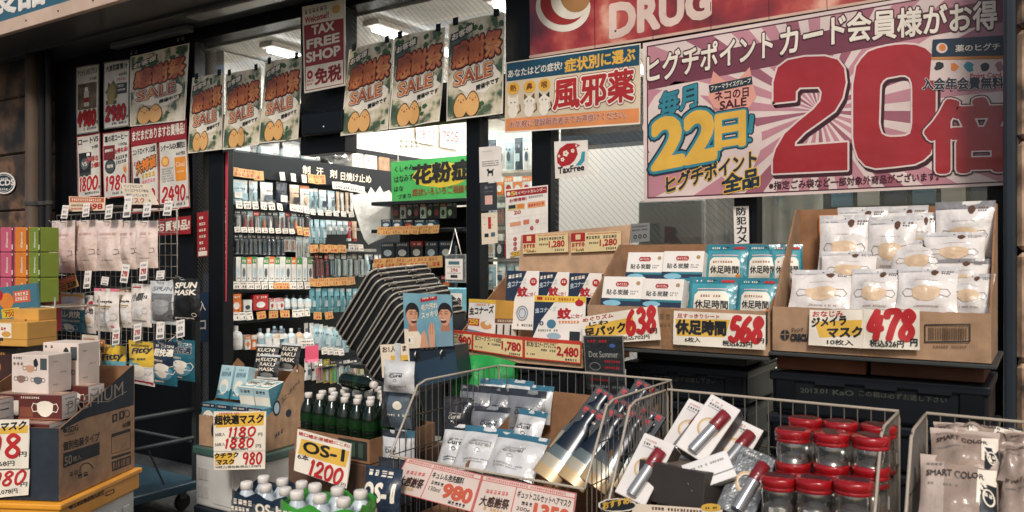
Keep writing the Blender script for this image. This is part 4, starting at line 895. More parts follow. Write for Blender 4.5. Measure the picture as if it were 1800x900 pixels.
# ---- white starburst paper, the green hay fever sign, far shelves
b = B(); pl = Plane(atX(655, 380, XS + .25), (.8, -.6, .05)); pts = []
for (x, y) in ((616, 344), (634, 340), (638, 332), (646, 341), (652, 329), (660, 339), (668, 327), (674, 338), (684, 334), (690, 342), (702, 338), (708, 352), (705, 392), (690, 404), (676, 418), (660, 424), (648, 430), (640, 420), (634, 404), (628, 384)): pts.append(pl.hit(x, y))
b.face(pts, m_wf); b.face([q_ - pl.n * .012 for q_ in pts], m_wf)
for a_, c_ in zip(pts, pts[1:] + pts[:1]): b.face([a_, c_, c_ - pl.n * .012, a_ - pl.n * .012], m_wf)
mk('starburst_sign', b, 'blank white starburst shaped paper sign at the end of the left shelf', 'sign')
b, p = flat(PY(4.8), [(687, 285), (828, 272), (828, 347), (689, 354)], M((76, 186, 96), .5), 0, .003)
m_sun = M((222, 196, 60), .5)
p.blob(.62, .58, .34, .30, m_sun, 1, 20, .08); p.text('くしゃみ', .05, .72, .28, .76, .15, m_black, 2, .02); p.text('はなみず', .04, .46, .28, .50, .17, m_black, 2, .02); p.text('はな', .03, .24, .15, .25, .13, m_black, 2, .02); p.text('づまり', .07, .05, .24, .07, .11, m_black, 2, .02)
p.text('花粉症', .28, .40, .99, .44, .46, m_black, 3, .05); p.text('症状いろいろご相談を', .26, .10, .98, .13, .18, M((150, 70, 40)), 3, .025)
[b.tube([(x_, 4.803, p.fn(.5, .97).z), (x_, 4.803, 3.02)], .002, m_white, 4) for x_ in (p.fn(.08, .5).x, p.fn(.92, .5).x)]
mk('hay_fever_sign', b, 'green and yellow hand lettered hay fever sign hanging in the shop', 'sign')
YG = 5.05
unit2 = empty('far_shelf', (atY(725, 450, YG).x, YG + .2, 0), 'black medicine shelving in the middle of the shop behind the baskets', 'shelving')
xa, xb = atY(652, 450, YG).x, atY(815, 450, YG).x
b = B(); b.box((xa, YG + .36, 0), (xb, YG + .4, 1.9), m_shelfd); mk('back_panel', b, parent=unit2)
for pyy in (352, 402, 457, 510):
    z = atY(720, pyy, YG).z; b = B(); b.rbox((xa, YG, z - .03), (xb, YG + .36, z), m_shelfd, .004); mk('shelf', b, parent=unit2)
m_drk = M((38, 70, 92), .4, 'film'); m_drk2 = M((30, 44, 60), .4, 'film')
G1 = 'on the upper far shelf'; G2 = 'on the second far shelf'; G3 = 'on the third far shelf'
put_row(694, 800, 356, 384, 354, 384, 9, 'box', [(m_char, m_redf, m_char), (m_wf, m_char, m_redf), (m_char, m_wf, m_slate)], ['black box with red print', 'white and red box', 'black box with pale print'], 'in the row above ' + G1[3:], plane=YG + .12)
put_row(672, 770, 386, 401, 386, 401, 5, 'box', [(m_drk, m_pb, m_drk2), (m_drk, m_wf, m_drk2), (m_char, m_redf, m_char)], ['teal medicine box', 'teal medicine box with white oval', 'black medicine box with red oval'], G2, plane=YG + .05)
tags(664, 770, 413, 410, 6, m_tagor, .12, .065, 'on the second far shelf edge', plane=YG - .02)
put_row(672, 800, 426, 455, 422, 455, 5, 'box', [(m_drk2, m_pb, m_drk), (m_drk2, m_wf, m_drk), (m_char, m_wf, m_redf)], ['navy allergy medicine box', 'navy allergy box with white oval', 'black allergy box with red top'], G3, plane=YG + .08)
tags(656, 775, 474, 470, 6, m_tagor, .14, .09, 'on the third far shelf edge', plane=YG - .02)
put_row(660, 800, 486, 509, 484, 508, 6, 'box', [(m_drk, m_pb, m_drk2), (m_wf, m_drk, m_drk), (m_char, m_orf, m_redf)], ['teal box behind the baskets', 'white box behind the baskets', 'black and orange box behind the baskets'], 'on the fourth far shelf', plane=YG + .05)
b = B(); A = atY(720, 450, 8.2); b.box((A.x, 8.2, 0), (A.x + .95, 8.4, 3.0), m_wallw); mk('interior_column', b, 'white interior column behind the hay fever sign', 'column')
# bag on its hook and teal pack beside the door post
A = atY(781, 491, 4.2); C = atY(816, 486, 4.2); w = C.x - A.x; h = (atY(798, 455, 4.2).z - A.z)
b = B(); b.rbox((A.x, 4.2, A.z - .02), (C.x, 4.235, A.z + h + .03), m_clear, .006); p = face_pr(b, w * .86, h, 4.198, A.x + w / 2, A.z); sheet(b, p, m_white, .001)
p.rect(.18, .72, .82, .88, M((70, 110, 120)), 1); p.text('296', .3, .38, .72, .38, .16, m_red, 1, .02); p.scrib(.1, .58, .9, .58, .07, m_grey, 1); p.rect(.3, .08, .7, .22, m_char, 1); p.scrib(.1, .28, .9, .28, .05, m_grey, 1)
b.tube([(A.x + w * .2, 4.21, A.z + h + .03), (A.x + w * .5, 4.21, A.z + h + .19), (A.x + w * .8, 4.21, A.z + h + .03)], .004, m_white, 6); mk('hanging_bag', b, 'clear bag with white label reading 296 on a hook by the door post', 'bag')
A = atY(782, 552, 4.2); C = atY(816, 548, 4.2); w = C.x - A.x; b = B(); b.rbox((A.x, 4.2, A.z), (C.x, 4.24, A.z + .17), m_aqf, .008); p = face_pr(b, w * .9, .14, 4.198, A.x + w / 2, A.z + .01); p.rect(.05, .1, .95, .9, m_white, 1); p.text('龍角', .3, .3, .9, .3, .4, m_char, 2, .03); p.scrib(.1, .12, .9, .12, .1, m_char, 2); mk('hanging_bag', b, 'teal packet with white label and black characters by the door post', 'bag')
b = B(); b.tube([(A.x + .03, 4.28, 0), (A.x + .03, 4.28, atY(798, 432, 4.28).z)], .008, m_shelfd, 8); mk('display_pole', b, 'thin steel display pole behind the hanging bags', 'pole')

# ---- goods behind the right-hand glass
unit3 = empty('glass_side_shelf', (atY(880, 450, 5.2).x, 5.4, 0), 'pale shelving full of packets behind the glass right of the doorway', 'shelving')
xa, xb = atY(836, 450, 5.2).x, atY(938, 450, 5.2).x
b = B(); b.box((xa, 5.5, 0), (xb, 5.53, 2.5), M((196, 200, 198), .5)); mk('back_panel', b, parent=unit3)
for pyy in (300, 345, 400, 455, 505):
    z = atY(880, pyy, 5.2).z; b = B(); b.rbox((xa, 5.2, z - .02), (xb, 5.5, z), m_wf, .003); mk('shelf', b, parent=unit3)
for i, (ya_, yb_, cs) in enumerate(((245, 298, [(m_lb, m_drk2, m_wf), (m_drk2, m_pb, m_slate), (m_wf, m_drk, m_pb)]), (312, 343, [(m_orf, m_wf, m_wf), (m_wf, m_redf, m_orf)]), (358, 398, [(m_drk, m_wf, m_pb), (m_wf, m_drk, m_wf), (m_char, m_redf, m_wf)]), (412, 453, [(m_redf, m_wf, m_char), (m_wf, m_beige, m_redf), (m_drk2, m_wf, m_wf)]), (465, 503, [(m_wf, m_drk, m_lb), (m_lb, m_wf, m_wf)]))):
    put_row(842, 936, ya_, yb_, ya_ - 4, yb_, 6, ('bag', 'box', 'blister', 'box', 'bag')[i], cs, ['packet of the first colour', 'packet of the second colour', 'packet of the third colour'][:1] and [('blue', 'orange', 'teal', 'red', 'white')[i] + ' packet', ('dark', 'white', 'white', 'cream', 'pale blue')[i] + ' packet', ('white', 'white', 'black', 'navy', 'white')[i] + ' small packet'][:len(cs)], 'on the %s shelf behind the door glass' % ('top', 'second', 'third', 'fourth', 'lowest')[i], plane=5.18)
b = B(); A, C = atY(940, 450, 4.95), atY(1330, 450, 4.95); b.box((A.x, 4.95, .5), (C.x, 4.98, 2.6), M((236, 232, 224), .6, 'plain')); mk('backing_board', b, 'pale grey backing board standing behind the wired glass', 'board')
A, C = atY(996, 262, 4.2), atY(1145, 232, 4.2); b = B(); b.rbox((A.x, 4.12, A.z), (C.x, 4.3, A.z + .35), m_shelfd, .01); mk('dark_cabinet', b, 'dark cabinet hanging behind the wired glass above the sticker', 'cabinet')
A, C = atY(1128, 470, 4.25), atY(1242, 350, 4.25); b = B(); b.rbox((A.x, 4.2, A.z - .2), (C.x, 4.32, C.z), M((112, 116, 114), .6), .01); mk('dark_cabinet', b, 'grey low cabinet behind the glass at the letter R', 'cabinet')
b = B(); A, C = atY(1240, 450, 4.1), atY(1445, 450, 4.1); m_sheet = ramp_mat('printed_plastic', [(.34, (130, 164, 178)), (.44, (214, 220, 216)), (.6, (236, 234, 228))], 7, .3, coat=.3)
n = 24; vs = []
for k in range(n + 1):
    x = A.x + (C.x - A.x) * k / n; y = 4.1 + .02 * math.sin(k * 1.9) + .012 * math.sin(k * 4.1); vs += [(x, y, 1.2), (x, y + .01, 2.05), (x, y + .006, 1.2), (x, y + .016, 2.05)]
b.mesh(vs, [(4 * k, 4 * k + 4, 4 * k + 5, 4 * k + 1) for k in range(n)] + [(4 * k + 2, 4 * k + 6, 4 * k + 7, 4 * k + 3) for k in range(n)], m_sheet, True); mk('plastic_sheet', b, 'pale blue and white wrinkled plastic sheet hanging inside the window', 'sheet')
A = atY(1440, 372, 4.3); C = atY(1790, 330, 4.3); b = B(); b.rbox((A.x, 4.3, 1.0), (C.x, 4.7, 2.2), M((30, 38, 46), .5, 'paint'), .01)
for k in range(7): x = A.x + .06 + k * (C.x - A.x) / 7; b.rbox((x, 4.285, A.z + .02), (x + .10, 4.299, A.z + .10), M([(70, 110, 130), (180, 180, 172), (34, 50, 66)][k % 3]), .003)
mk('dark_shelving', b, 'dark shelving with small blue boxes in the window behind the white mask pouches', 'shelving')
# ================================================================== left: hanging rack, tissue packs, mask cartons
def put(o, P, rz=0, rx=0, ry=0): o.location = P; o.rotation_euler = (R(rx), R(ry), R(rz)); return o
def unit_at(px, py, y): return (atY(px, py, y) - EYEP).dot(FWD) / F      # metres per photo pixel there
m_dkpost = M((44, 50, 49), .45, 'paint'); m_chrome = M((176, 172, 164), .3, 'metal', .8)
m_bw0 = M((140, 132, 120), .38, 'metal', .7)
rack = empty('goods_rack', (-5.0, 2.85, 0), 'wheeled wire rack hung with face mask pouches in front of the dark wall', 'rack')
YR = 3.07; rx0, rx1 = -5.74, -4.40
b = B()
zt = 1.78
for k in range(24): x = rx0 + (rx1 - rx0) * k / 23; b.tube([(x, YR, .75), (x, YR, zt)], .0024, m_bw0, 5)
for k in range(16): z = .75 + (zt - .75) * k / 15; b.tube([(rx0, YR + .005, z), (rx1, YR + .005, z)], .0024, m_bw0, 5)
b.tube([(rx0, YR, .75), (rx0, YR, zt), (rx1, YR, zt), (rx1, YR, .75)], .006, m_wire, 6, True); mk('wire_grid', b, parent=rack)
for x, y in ((-4.22, 3.07), (-5.78, 3.07)):
    b = B(); b.rbox((x - .018, y - .018, .16), (x + .018, y + .018, 1.2), m_dkpost, .003); mk('post', b, parent=rack)
b = B()
for z in (.62, .45): b.tube([(-4.22, 3.07, z - .02), (-4.22, 2.64, z - .02)], .014, m_dkpost, 8); 
b.tube([(-5.78, 3.07, .40), (-4.22, 3.07, .40)], .010, m_dkpost, 8)
b.tube([(-4.22, 2.64, .6), (-4.22, 2.64, .16)], .012, m_dkpost, 8); b.tube([(-4.22, 2.75, .44), (-4.22, 2.86, .2)], .006, m_steel, 6); mk('side_rail', b, parent=rack)
b = B(); b.rbox((-5.8, 2.6, .13), (-4.19, 3.10, .18), M((58, 84, 96), .4, 'paint'), .006); mk('base_tray', b, parent=rack)
for x in (-4.28, -5.7):
    for y in (2.68, 3.02):
        b = B(); b.lathe([(.045, -.014), (.05, -.006), (.05, .006), (.045, .014)], m_black, 16, T=Matrix.Translation((x, y, .052)) @ Matrix.Rotation(R(90), 4, 'Y')); b.rbox((x - .02, y - .02, .07), (x + .02, y + .02, .13), m_steel, .004); mk('caster', b, parent=rack)
q = atY(116, 366, 3.0); q2 = atY(297, 362, 3.0)
b = B(); b.tube([(q.x, 3.0, q.z), (q2.x, 3.0, q2.z)], .013, M((70, 60, 52), .5, 'paint'), 10); mk('top_bar', b, parent=rack)
def hook(px, py, y0, L=.2):
    P = atY(px, py, y0); b = B(); b.tube([(P.x, YR, P.z + .01), (P.x, y0 + .02, P.z), (P.x, y0 - .01, P.z + .015)], .0028, m_chrome, 5); return b
HK = []
def hangbag(px0, px1, yt, yb, y, name, make, label, cat='mask pouch', group=None, rz=0, rx=0, hk=True):
    """make(w, h) gives the bag; it hangs from its own hook at the measured place."""
    pm = (px0 + px1) / 2; u = unit_at(pm, (yt + yb) / 2, y); A, C = atY(px0, yb, y), atY(px1, yb, y); h = (yb - yt) * u
    o = mk(name, make(C.x - A.x, h), label, cat, group, world=False); put(o, atY(pm, yb, y), rz, rx)
    if hk:
        P = atY(pm, yt + 3, y); hb = B(); hb.tube([(min(P.x, rx1 - .01), YR - .004, P.z + .012), (P.x, y + .01, P.z), (P.x, y - .035, P.z), (P.x, y - .045, P.z + .012)], .003, m_chrome, 5); mk('hook', hb, parent=rack)
    return o
m_pinkb = M((228, 204, 190), .35, 'film'); m_pw = M((232, 220, 208), .35, 'film'); m_sil = M((150, 148, 146), .25, 'film', .5); m_blk = M((26, 28, 30), .3, 'film'); m_tealf = M((34, 96, 110), .35, 'film'); m_clearw = M((206, 206, 202), .2, 'film')
def mask_shape(p, cx, cy, w, h, m, loop, L=1, lw=.012):
    p.poly([(cx - w, cy + h * .7), (cx - w * .5, cy + h), (cx, cy + h * 1.08), (cx + w * .5, cy + h), (cx + w, cy + h * .7), (cx + w * .92, cy - h * .4), (cx + w * .45, cy - h * .95), (cx, cy - h * 1.1), (cx - w * .45, cy - h * .95), (cx - w * .92, cy - h * .4)], m, L)
    for s in (-1, 1): p.line([(cx + s * w * .95, cy + h * .6), (cx + s * w * 1.4, cy + h * .75), (cx + s * w * 1.62, cy + h * .2), (cx + s * w * 1.42, cy - h * .4), (cx + s * w * .92, cy - h * .3)], lw, loop, L + .5)
def pink_pouch(seed):
    def fr(p):
        p.scrib(.2, .70, .82, .70, .05, M((200, 160, 146)), 1, .85); p.scrib(.25, .64, .7, .64, .015, M((206, 172, 158)), 1); p.scrib(.3, .2, .75, .2, .02, m_grey, 1)
        for s in (-1, 1): p.line([(.5 + s * .28, .42), (.5 + s * .42, .42), (.5 + s * .44, .34), (.5 + s * .28, .32)], .012, M((120, 96, 88)), 1)
    return lambda w, h: pouch(w, h, .030, lambda u, v: m_pw if v > .93 else m_pinkb, fr, 14, 18, .07, .34, seed=seed)
for i, (a, c, t, bt, y) in enumerate(((90, 106, 388, 481, 2.94), (95, 137, 388, 480, 2.90), (131, 175, 387, 476, 2.91), (171, 214, 387, 476, 2.90), (207, 246, 388, 473, 2.91), (241, 275, 388, 471, 2.90))):
    hangbag(a, c, t, bt, y, 'mask_pouch', pink_pouch(i), ('leftmost pink beige mask pouch, half hidden at the end of the rack', 'pink beige mask pouch second from the left end', 'third pink beige mask pouch, above the orange 328 tag row', 'fourth pink beige mask pouch under the 498 sign corner', 'fifth pink beige mask pouch below the influenza card', 'rightmost pink beige mask pouch next to the bare wire grid')[i], group='pink beige mask pouches on the top row of the rack', rz=random.uniform(-8, 8))
def white_tag(px, py, y, w, h, label, m=m_white, rz=0, rx=-8, ry=0, num=None, group='white hook tags on the rack'):
    def mkb():
        b = B(); b.box((-w / 2, 0, 0), (w / 2, .0012, h), m); p = face_pr(b, w, h, 0)
        p.scrib(.12, .76, .88, .76, .11, m_grey, 1)
        if num: p.digits(num, .15, .36, .85, .36, .26, .22, m_red, 1)
        else: p.scrib(.2, .4, .85, .4, .2, m_grey, 1)
        p.rect(.15, .08, .85, .24, m_char, 1); 
        for k in range(7): p.rect(.18 + k * .095, .08, .20 + k * .095, .24, m, 2)
        return b
    o = mk('hook_tag', mkb(), label, 'price tag', group, world=False); put(o, atY(px, py, y), rz, rx, ry)
for k, (px, py) in enumerate(((112, 384), (150, 381), (190, 384), (222, 382), (257, 381), (293, 379))):
    white_tag(px, py, 2.84, .075, .085 if k != 3 else .13, 'white hook tag above the %s of the top row pouches' % ('first and second', 'second and third', 'third and fourth', 'fourth and fifth', 'fifth and sixth', 'bare grid right')[k], ry=random.uniform(-6, 6))
for k, (px, py, n) in enumerate(((152, 507, None), (183, 501, None), (217, 497, '298'), (251, 493, '298'), (281, 491, None))):
    white_tag(px, py, 2.84, .075, .05 if k in (1, 4) else .11, 'white hook tag over the second row, above the %s pouch' % ('pink heart', 'pink banded', 'narrow', 'small face', 'silver')[k], num=n, ry=random.uniform(-10, 10))
for k, (px, py, n) in enumerate(((203, 606, '298'), (241, 599, '298'), (281, 596, None), (317, 593, None))):
    white_tag(px, py, 2.82, .075, .10, 'white hook tag under the second row, above the %s pouch' % ('first yellow', 'second yellow', 'left navy', 'right navy')[k], num=n, ry=random.uniform(-20, -5))
def or_tag(c, y, num, label, name='price_card', cat='price tag', m=m_tagor):
    b, p = flat(PY(y), c, m, 0, .002); p.rect(.03, .62, .97, .95, M((200, 92, 50)), 1); p.scrib(.08, .68, .9, .68, .2, m_cream, 2); p.text(num, .5, .12, .93, .12, .4, m_red if m is not m_tagor else m_black, 1, .03); p.scrib(.06, .34, .44, .34, .13, m_char, 1); p.scrib(.06, .12, .4, .12, .12, m_red, 1)
    mk(name, b, label, cat)
or_tag([(96, 494), (132, 482), (138, 503), (104, 515)], 2.83, '328', 'tilted orange price card reading 328 on the rack')
or_tag([(121, 345), (185, 347), (184, 370), (122, 372)], 2.88, '498', 'orange and cream price card reading 498 at top of the rack', m=M((232, 206, 176)))
b, p = flat(PY(2.92), [(212, 321), (262, 324), (279, 360), (221, 359)], m_cream, 0, .002)
p.text('インフルエンザ', .08, .78, .75, .80, .14, M((90, 96, 100)), 1, .01); p.text('マイコプラズマ肺炎', .08, .58, .88, .60, .14, M((90, 96, 100)), 1, .01); p.text('流行っています!', .08, .36, .8, .38, .14, M((70, 90, 120)), 1, .01); p.text('マスク', .12, .06, .62, .09, .24, M((190, 70, 60)), 1, .02); p.scrib(.66, .1, .9, .1, .14, m_char, 1)
mk('notice_card', b, 'tilted cream handwritten card about influenza at top of the rack', 'notice')
# second row
def f_mure(p): p.rect(.05, .88, .95, .95, m_yellow, .5, 3); p.text('ムレ爽快', .12, .36, .92, .37, .17, m_gw, 2, .03); p.text('25枚', .3, .56, .7, .56, .07, m_gw, 2, .02); p.scrib(.1, .26, .9, .26, .05, m_gw, 1); p.ell(.5, .72, .2, .05, m_pb, 1, 12); mask_shape(p, .42, .10, .22, .10, m_gw, m_pb)
def f_heart(p): p.text('心地', .35, .52, .92, .52, .16, m_char, 2, .02); p.blob(.7, .8, .18, .05, m_red, 1, 8); p.ell(.5, .34, .3, .1, m_beige, 1); p.scrib(.15, .16, .8, .16, .04, m_grey, 1); p.scrib(.2, .66, .8, .66, .05, m_pink, 1)
def f_be(c): 
    def f(p): p.text('be-style', .22, .66, .82, .66, .075, m_char, 2, .03); p.rect(.2, .575, .8, .61, M((170, 140, 90)), 1, 3); p.scrib(.25, .53, .75, .53, .025, m_grey, 1); mask_shape(p, .5, .33, .30, .14, M((236, 230, 224), .35, 'film'), m_grey, 1, .006); p.scrib(.2, .1, .6, .1, .03, m_grey, 1); p.ell(.8, .13, .06, .03, c, 1)
    return f
def f_kogao(p): p.text('小顔', .18, .60, .74, .62, .18, m_char, 2, .02); p.scrib(.76, .66, .9, .66, .08, m_char, 1); mask_shape(p, .5, .36, .26, .12, M((240, 234, 228), .35, 'film'), m_grey, 1, .006); p.scrib(.15, .12, .85, .12, .04, m_grey, 1); p.rect(.1, .9, .5, .93, m_red, 1)
def f_silver(p): mask_shape(p, .5, .40, .32, .17, M((176, 174, 172), .3, 'film', .2), m_grey); p.line([(.2, .42), (.5, .38), (.8, .44)], .01, m_grey, 2); p.text('SPUN', .15, .78, .85, .78, .09, M((120, 120, 120)), 1, .02); p.scrib(.2, .06, .6, .06, .04, m_char); p.ring(.82, .18, .07, .04, .012, m_char, 1)
def f_spun(p): p.text('SPUN', .12, .76, .90, .78, .13, m_gw, 2, .035); p.text('MASK', .14, .60, .92, .62, .12, m_gw, 2, .035); mask_shape(p, .48, .34, .30, .17, M((12, 13, 14), .6), M((12, 13, 14), .6)); p.rect(.1, .03, .8, .08, m_gw, 1, 3); p.ring(.84, .15, .07, .04, .012, m_gw, 1)
RW2 = 'second row of the rack'
hangbag(106, 149, 514, 583, 2.90, 'mask_pouch', lambda w, h: pouch(w, h, .028, lambda u, v: m_pw if v > .55 else m_tealf, f_mure, 10, 14, seed=11), 'white and teal mask pouch at left of the second rack row')
hangbag(147, 169, 519, 586, 2.93, 'mask_pouch', lambda w, h: pouch(w, h, .024, lambda u, v: m_pw, f_heart, 8, 12, seed=12), 'narrow white mask pouch with red heart on the second rack row')
hangbag(165, 210, 507, 583, 2.86, 'mask_pouch', lambda w, h: pouch(w, h, .030, lambda u, v: m_pink if .90 < v < .97 else m_pw, f_be(m_pink), 10, 14, seed=13), 'white mask pouch with pink band, larger of the be-style pair')
hangbag(205, 237, 509, 576, 2.90, 'mask_pouch', lambda w, h: pouch(w, h, .026, lambda u, v: M((170, 120, 80), .35, 'film') if .92 < v < .97 else m_pw, f_be(m_beige), 10, 14, seed=14), 'white mask pouch with brown band, smaller of the be-style pair')
hangbag(228, 269, 499, 574, 2.88, 'mask_pouch', lambda w, h: pouch(w, h, .028, lambda u, v: m_pw, f_kogao, 10, 14, seed=15), 'white mask pouch with two big black characters on the rack', rz=-4)
hangbag(264, 312, 494, 570, 2.84, 'mask_pouch', lambda w, h: pouch(w, h, .03, lambda u, v: m_clearw if v > .72 or v < .1 or u < .06 or u > .94 else m_sil, f_silver, 10, 14, .08, .25, seed=16), 'silver grey shiny mask pouch hanging beside the black one')
hangbag(307, 349, 489, 564, 2.84, 'mask_pouch', lambda w, h: pouch(w, h, .028, lambda u, v: m_blk, f_spun, 10, 14, .08, .2, seed=17), 'black mask pouch with white SPUN MASK lettering at rack right end', rz=6)
# third row
m_fy = M((226, 186, 60), .35, 'film')
def f_fit(p): p.text('Fitty', .22, .66, .92, .76, .16, m_navy, 2, .035); p.scrib(.1, .54, .8, .60, .05, m_navy, 1); mask_shape(p, .5, .32, .28, .14, m_gw, m_pb); p.rect(.04, .03, .96, .10, m_red, 1, 4); p.scrib(.1, .86, .8, .88, .05, m_char, 1)
def f_kai(c): 
    def f(p): p.text('超快適', .10, .66, .90, .68, .16, c, 2, .04, [(.07, m_gw)] if c is m_navy else []); p.ell(.5, .30, .42, .18, M((90, 140, 160), .35, 'film'), 1); mask_shape(p, .5, .34, .30, .16, m_gw, m_gw, 2); p.scrib(.12, .86, .88, .86, .06, m_gw, 1); p.scrib(.1, .54, .6, .54, .05, m_gw, 1); p.rect(.1, .04, .5, .1, m_gw, 1, 3)
    return f
hangbag(165, 222, 606, 650, 2.90, 'mask_pouch', lambda w, h: pouch(w, h, .026, lambda u, v: m_fy if v > .3 + .25 * u * .5 else m_aqf, lambda p: (p.text('Fitty', .4, .3, .95, .45, .32, m_navy, 2, .035), p.scrib(.05, .2, .4, .2, .2, m_gw, 2)), 10, 10, seed=21), 'yellow and blue mask pouch turned sideways in the lowest rack row')
hangbag(223, 275, 600, 676, 2.84, 'mask_pouch', lambda w, h: pouch(w, h, .028, lambda u, v: m_fy if v > .58 - .18 * u else (m_aqf if v > .45 else m_pw), f_fit, 12, 16, seed=22), 'yellow topped mask pouch with slanted dark blue lettering in the lowest row', rz=-4)
hangbag(269, 312, 600, 677, 2.83, 'mask_pouch', lambda w, h: pouch(w, h, .028, lambda u, v: m_nvf if v > .42 else m_tealf, f_kai(m_gw), 10, 14, seed=23), 'navy mask pouch with white mask picture next to the yellow one')
hangbag(303, 343, 597, 669, 2.84, 'mask_pouch', lambda w, h: pouch(w, h, .028, lambda u, v: m_tealf, f_kai(m_navy), 10, 14, seed=24), 'teal mask pouch with white mask at right end of the lowest row')
b, p = flat(PY(2.80), [(144, 588), (173, 590), (172, 640), (143, 640)], m_cream, 0, .002)
p.text('鼻炎', .1, .66, .7, .66, .16, m_black, 1, .02); p.text('ます!', .1, .42, .6, .42, .13, m_black, 1, .02); p.blob(.75, .3, .2, .12, m_orange, 1); p.scrib(.1, .84, .8, .84, .05, M((200, 100, 70))); p.scrib(.1, .2, .5, .2, .08, m_char)
mk('notice_card', b, 'cream card with black characters standing behind the white mask carton', 'notice')
or_tag([(168, 596), (184, 598), (183, 622), (168, 624)], 2.86, '98', 'small orange price card reading 98 next to the cream card')

# ---- tissue packs, stacked in columns at the left edge
TC = {'grey': (72, 76, 78), 'pink': (206, 92, 116), 'orange': (226, 130, 44), 'green': (122, 140, 46)}
for ci, (cn, a, c) in enumerate((('grey', -8, 15), ('pink', 16, 41), ('orange', 42, 67), ('green', 67, 88))):
    for r_, (yt, yb) in enumerate(((400, 443), (444, 487), (488, 531))):
        y = 2.62; A, C = atY(a + .5, yb, y), atY(c - .5, yb, y); u = unit_at((a + c) / 2, yb, y); w = C.x - A.x; h = 43 * u
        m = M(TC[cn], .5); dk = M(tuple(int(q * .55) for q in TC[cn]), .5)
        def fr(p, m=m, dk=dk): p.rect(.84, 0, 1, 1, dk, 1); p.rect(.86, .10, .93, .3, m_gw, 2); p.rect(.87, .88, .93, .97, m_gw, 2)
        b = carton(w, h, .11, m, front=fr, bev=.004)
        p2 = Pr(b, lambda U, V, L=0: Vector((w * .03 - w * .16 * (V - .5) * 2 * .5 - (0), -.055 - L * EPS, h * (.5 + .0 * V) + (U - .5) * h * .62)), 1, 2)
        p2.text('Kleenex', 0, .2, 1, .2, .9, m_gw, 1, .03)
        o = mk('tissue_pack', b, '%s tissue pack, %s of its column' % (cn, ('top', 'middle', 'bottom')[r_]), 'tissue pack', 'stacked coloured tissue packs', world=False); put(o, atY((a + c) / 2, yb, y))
# support for packs and display: white wire side shelf
sh = empty('wire_shelf', atY(50, 560, 2.6) * 1 - Vector((0, 0, atY(50, 560, 2.6).z)), 'white wire shelf unit behind the honey coloured boxes', 'shelf')
A, C = atY(-10, 533, 2.55), atY(106, 533, 2.55)
b = B()
for k in range(12): x = A.x + (C.x - A.x) * k / 11; b.tube([(x, 2.52, A.z), (x, 2.78, A.z)], .003, m_wire, 5)
b.tube([(A.x, 2.52, A.z), (C.x, 2.52, A.z), (C.x, 2.78, A.z), (A.x, 2.78, A.z)], .005, m_wire, 6, True); mk('wire_tray', b, parent=sh)
for x in (A.x, C.x):
    for y in (2.52, 2.78): b = B(); b.tube([(x, y, 0), (x, y, A.z + .06)], .006, m_wire, 6); mk('leg', b, parent=sh)
b = B(); z0 = atY(90, 588, 2.52).z
for k in range(4): z = A.z - .02 - k * .055; b.tube([(A.x, 2.52, z), (C.x, 2.52, z)], .003, m_wire, 5)
for k in range(9): x = C.x - k * .055; b.tube([(x, 2.52, A.z), (x, 2.52, z0)], .003, m_wire, 5)
mk('front_grid', b, parent=sh)
b = carton(.10, .22, .1, M((140, 28, 40), .4)); put(mk('small_box', b, 'dark red box standing behind the white wire grid', 'box', world=False), atY(86, 582, 2.68))

# honey coloured display and dark box below it
m_honey = M((206, 152, 70), .5); m_dispb = M((70, 116, 130), .5)
hd = PT(30, 560, 2.2, 8, 0)
b, p = flat(hd, [(-20, 508), (64, 497), (70, 566), (-16, 574)], m_dispb, 0, .012)
p.ell(.36, .62, .14, .22, m_orange, 1); p.rect(.5, .55, .85, .85, M((210, 96, 60)), 1); p.scrib(.54, .72, .82, .72, .09, m_gw, 2); p.scrib(.54, .6, .8, .6, .09, m_gw, 2); p.ell(.2, .8, .09, .15, m_red, 2)
for k in range(3): p.ell(.62 + k * .14, .18, .07, .12, m_gw, 2)
mk('display_board', b, 'blue display board with orange circle behind gold soap boxes', 'display')
b, p = flat(PT(20, 560, 2.12, 8, 0), [(2, 544), (33, 540), (34, 556), (4, 560)], M((226, 190, 50)), 0, .002); p.text('7500', .2, .12, .9, .14, .5, m_red, 1, .03); p.scrib(.1, .74, .9, .74, .15, m_red); mk('price_card', b, 'small yellow price card reading 7500 on gold boxes', 'price tag')
def gold(w, h, d, white):
    def fr(p):
        if white: p.rect(.05, .35, .70, .95, m_gw, 1); p.scrib(.12, .66, .6, .66, .12, m_red, 2); p.ell(.6, .5, .09, .12, m_honey, 2)
        p.line([(0, .3), (1, .3)], .012, M((120, 84, 40)), 2); p.rect(.46, .22, .54, .34, m_char, 2); p.scrib(.1, .1, .5, .1, .08, m_brown, 2)
    return carton(w, h, d, m_honey, front=fr, side=lambda p: p.line([(0, .3), (1, .3)], .02, M((120, 84, 40)), 1), bev=.003)
u = unit_at(40, 600, 2.05)
o = mk('soap_box', gold(.30, .115, .18, True), 'large gold soap box with white label at the left edge', 'soap box', world=False); put(o, atY(30, 605, 2.05), 18)
o = mk('soap_box', gold(.14, .075, .12, False), 'smaller open gold soap box on top of the large one', 'soap box', world=False); put(o, atY(62, 569, 2.12), 22)
def fr(p): p.rect(.1, .1, .9, .9, M((60, 34, 28)), 1); p.ell(.55, .45, .16, .26, M((200, 120, 50)), 2); p.rect(.45, .62, .65, .78, M((180, 160, 130)), 3); p.scrib(.2, .8, .8, .8, .07, m_honey, 3); p.ell(.3, .6, .1, .08, m_orange, 3)
o = mk('gift_box', carton(.30, .17, .16, M((44, 28, 28), .4), front=fr), 'dark brown box with a picture of an amber bottle', 'box', world=False); put(o, atY(8, 668, 2.05), 18)

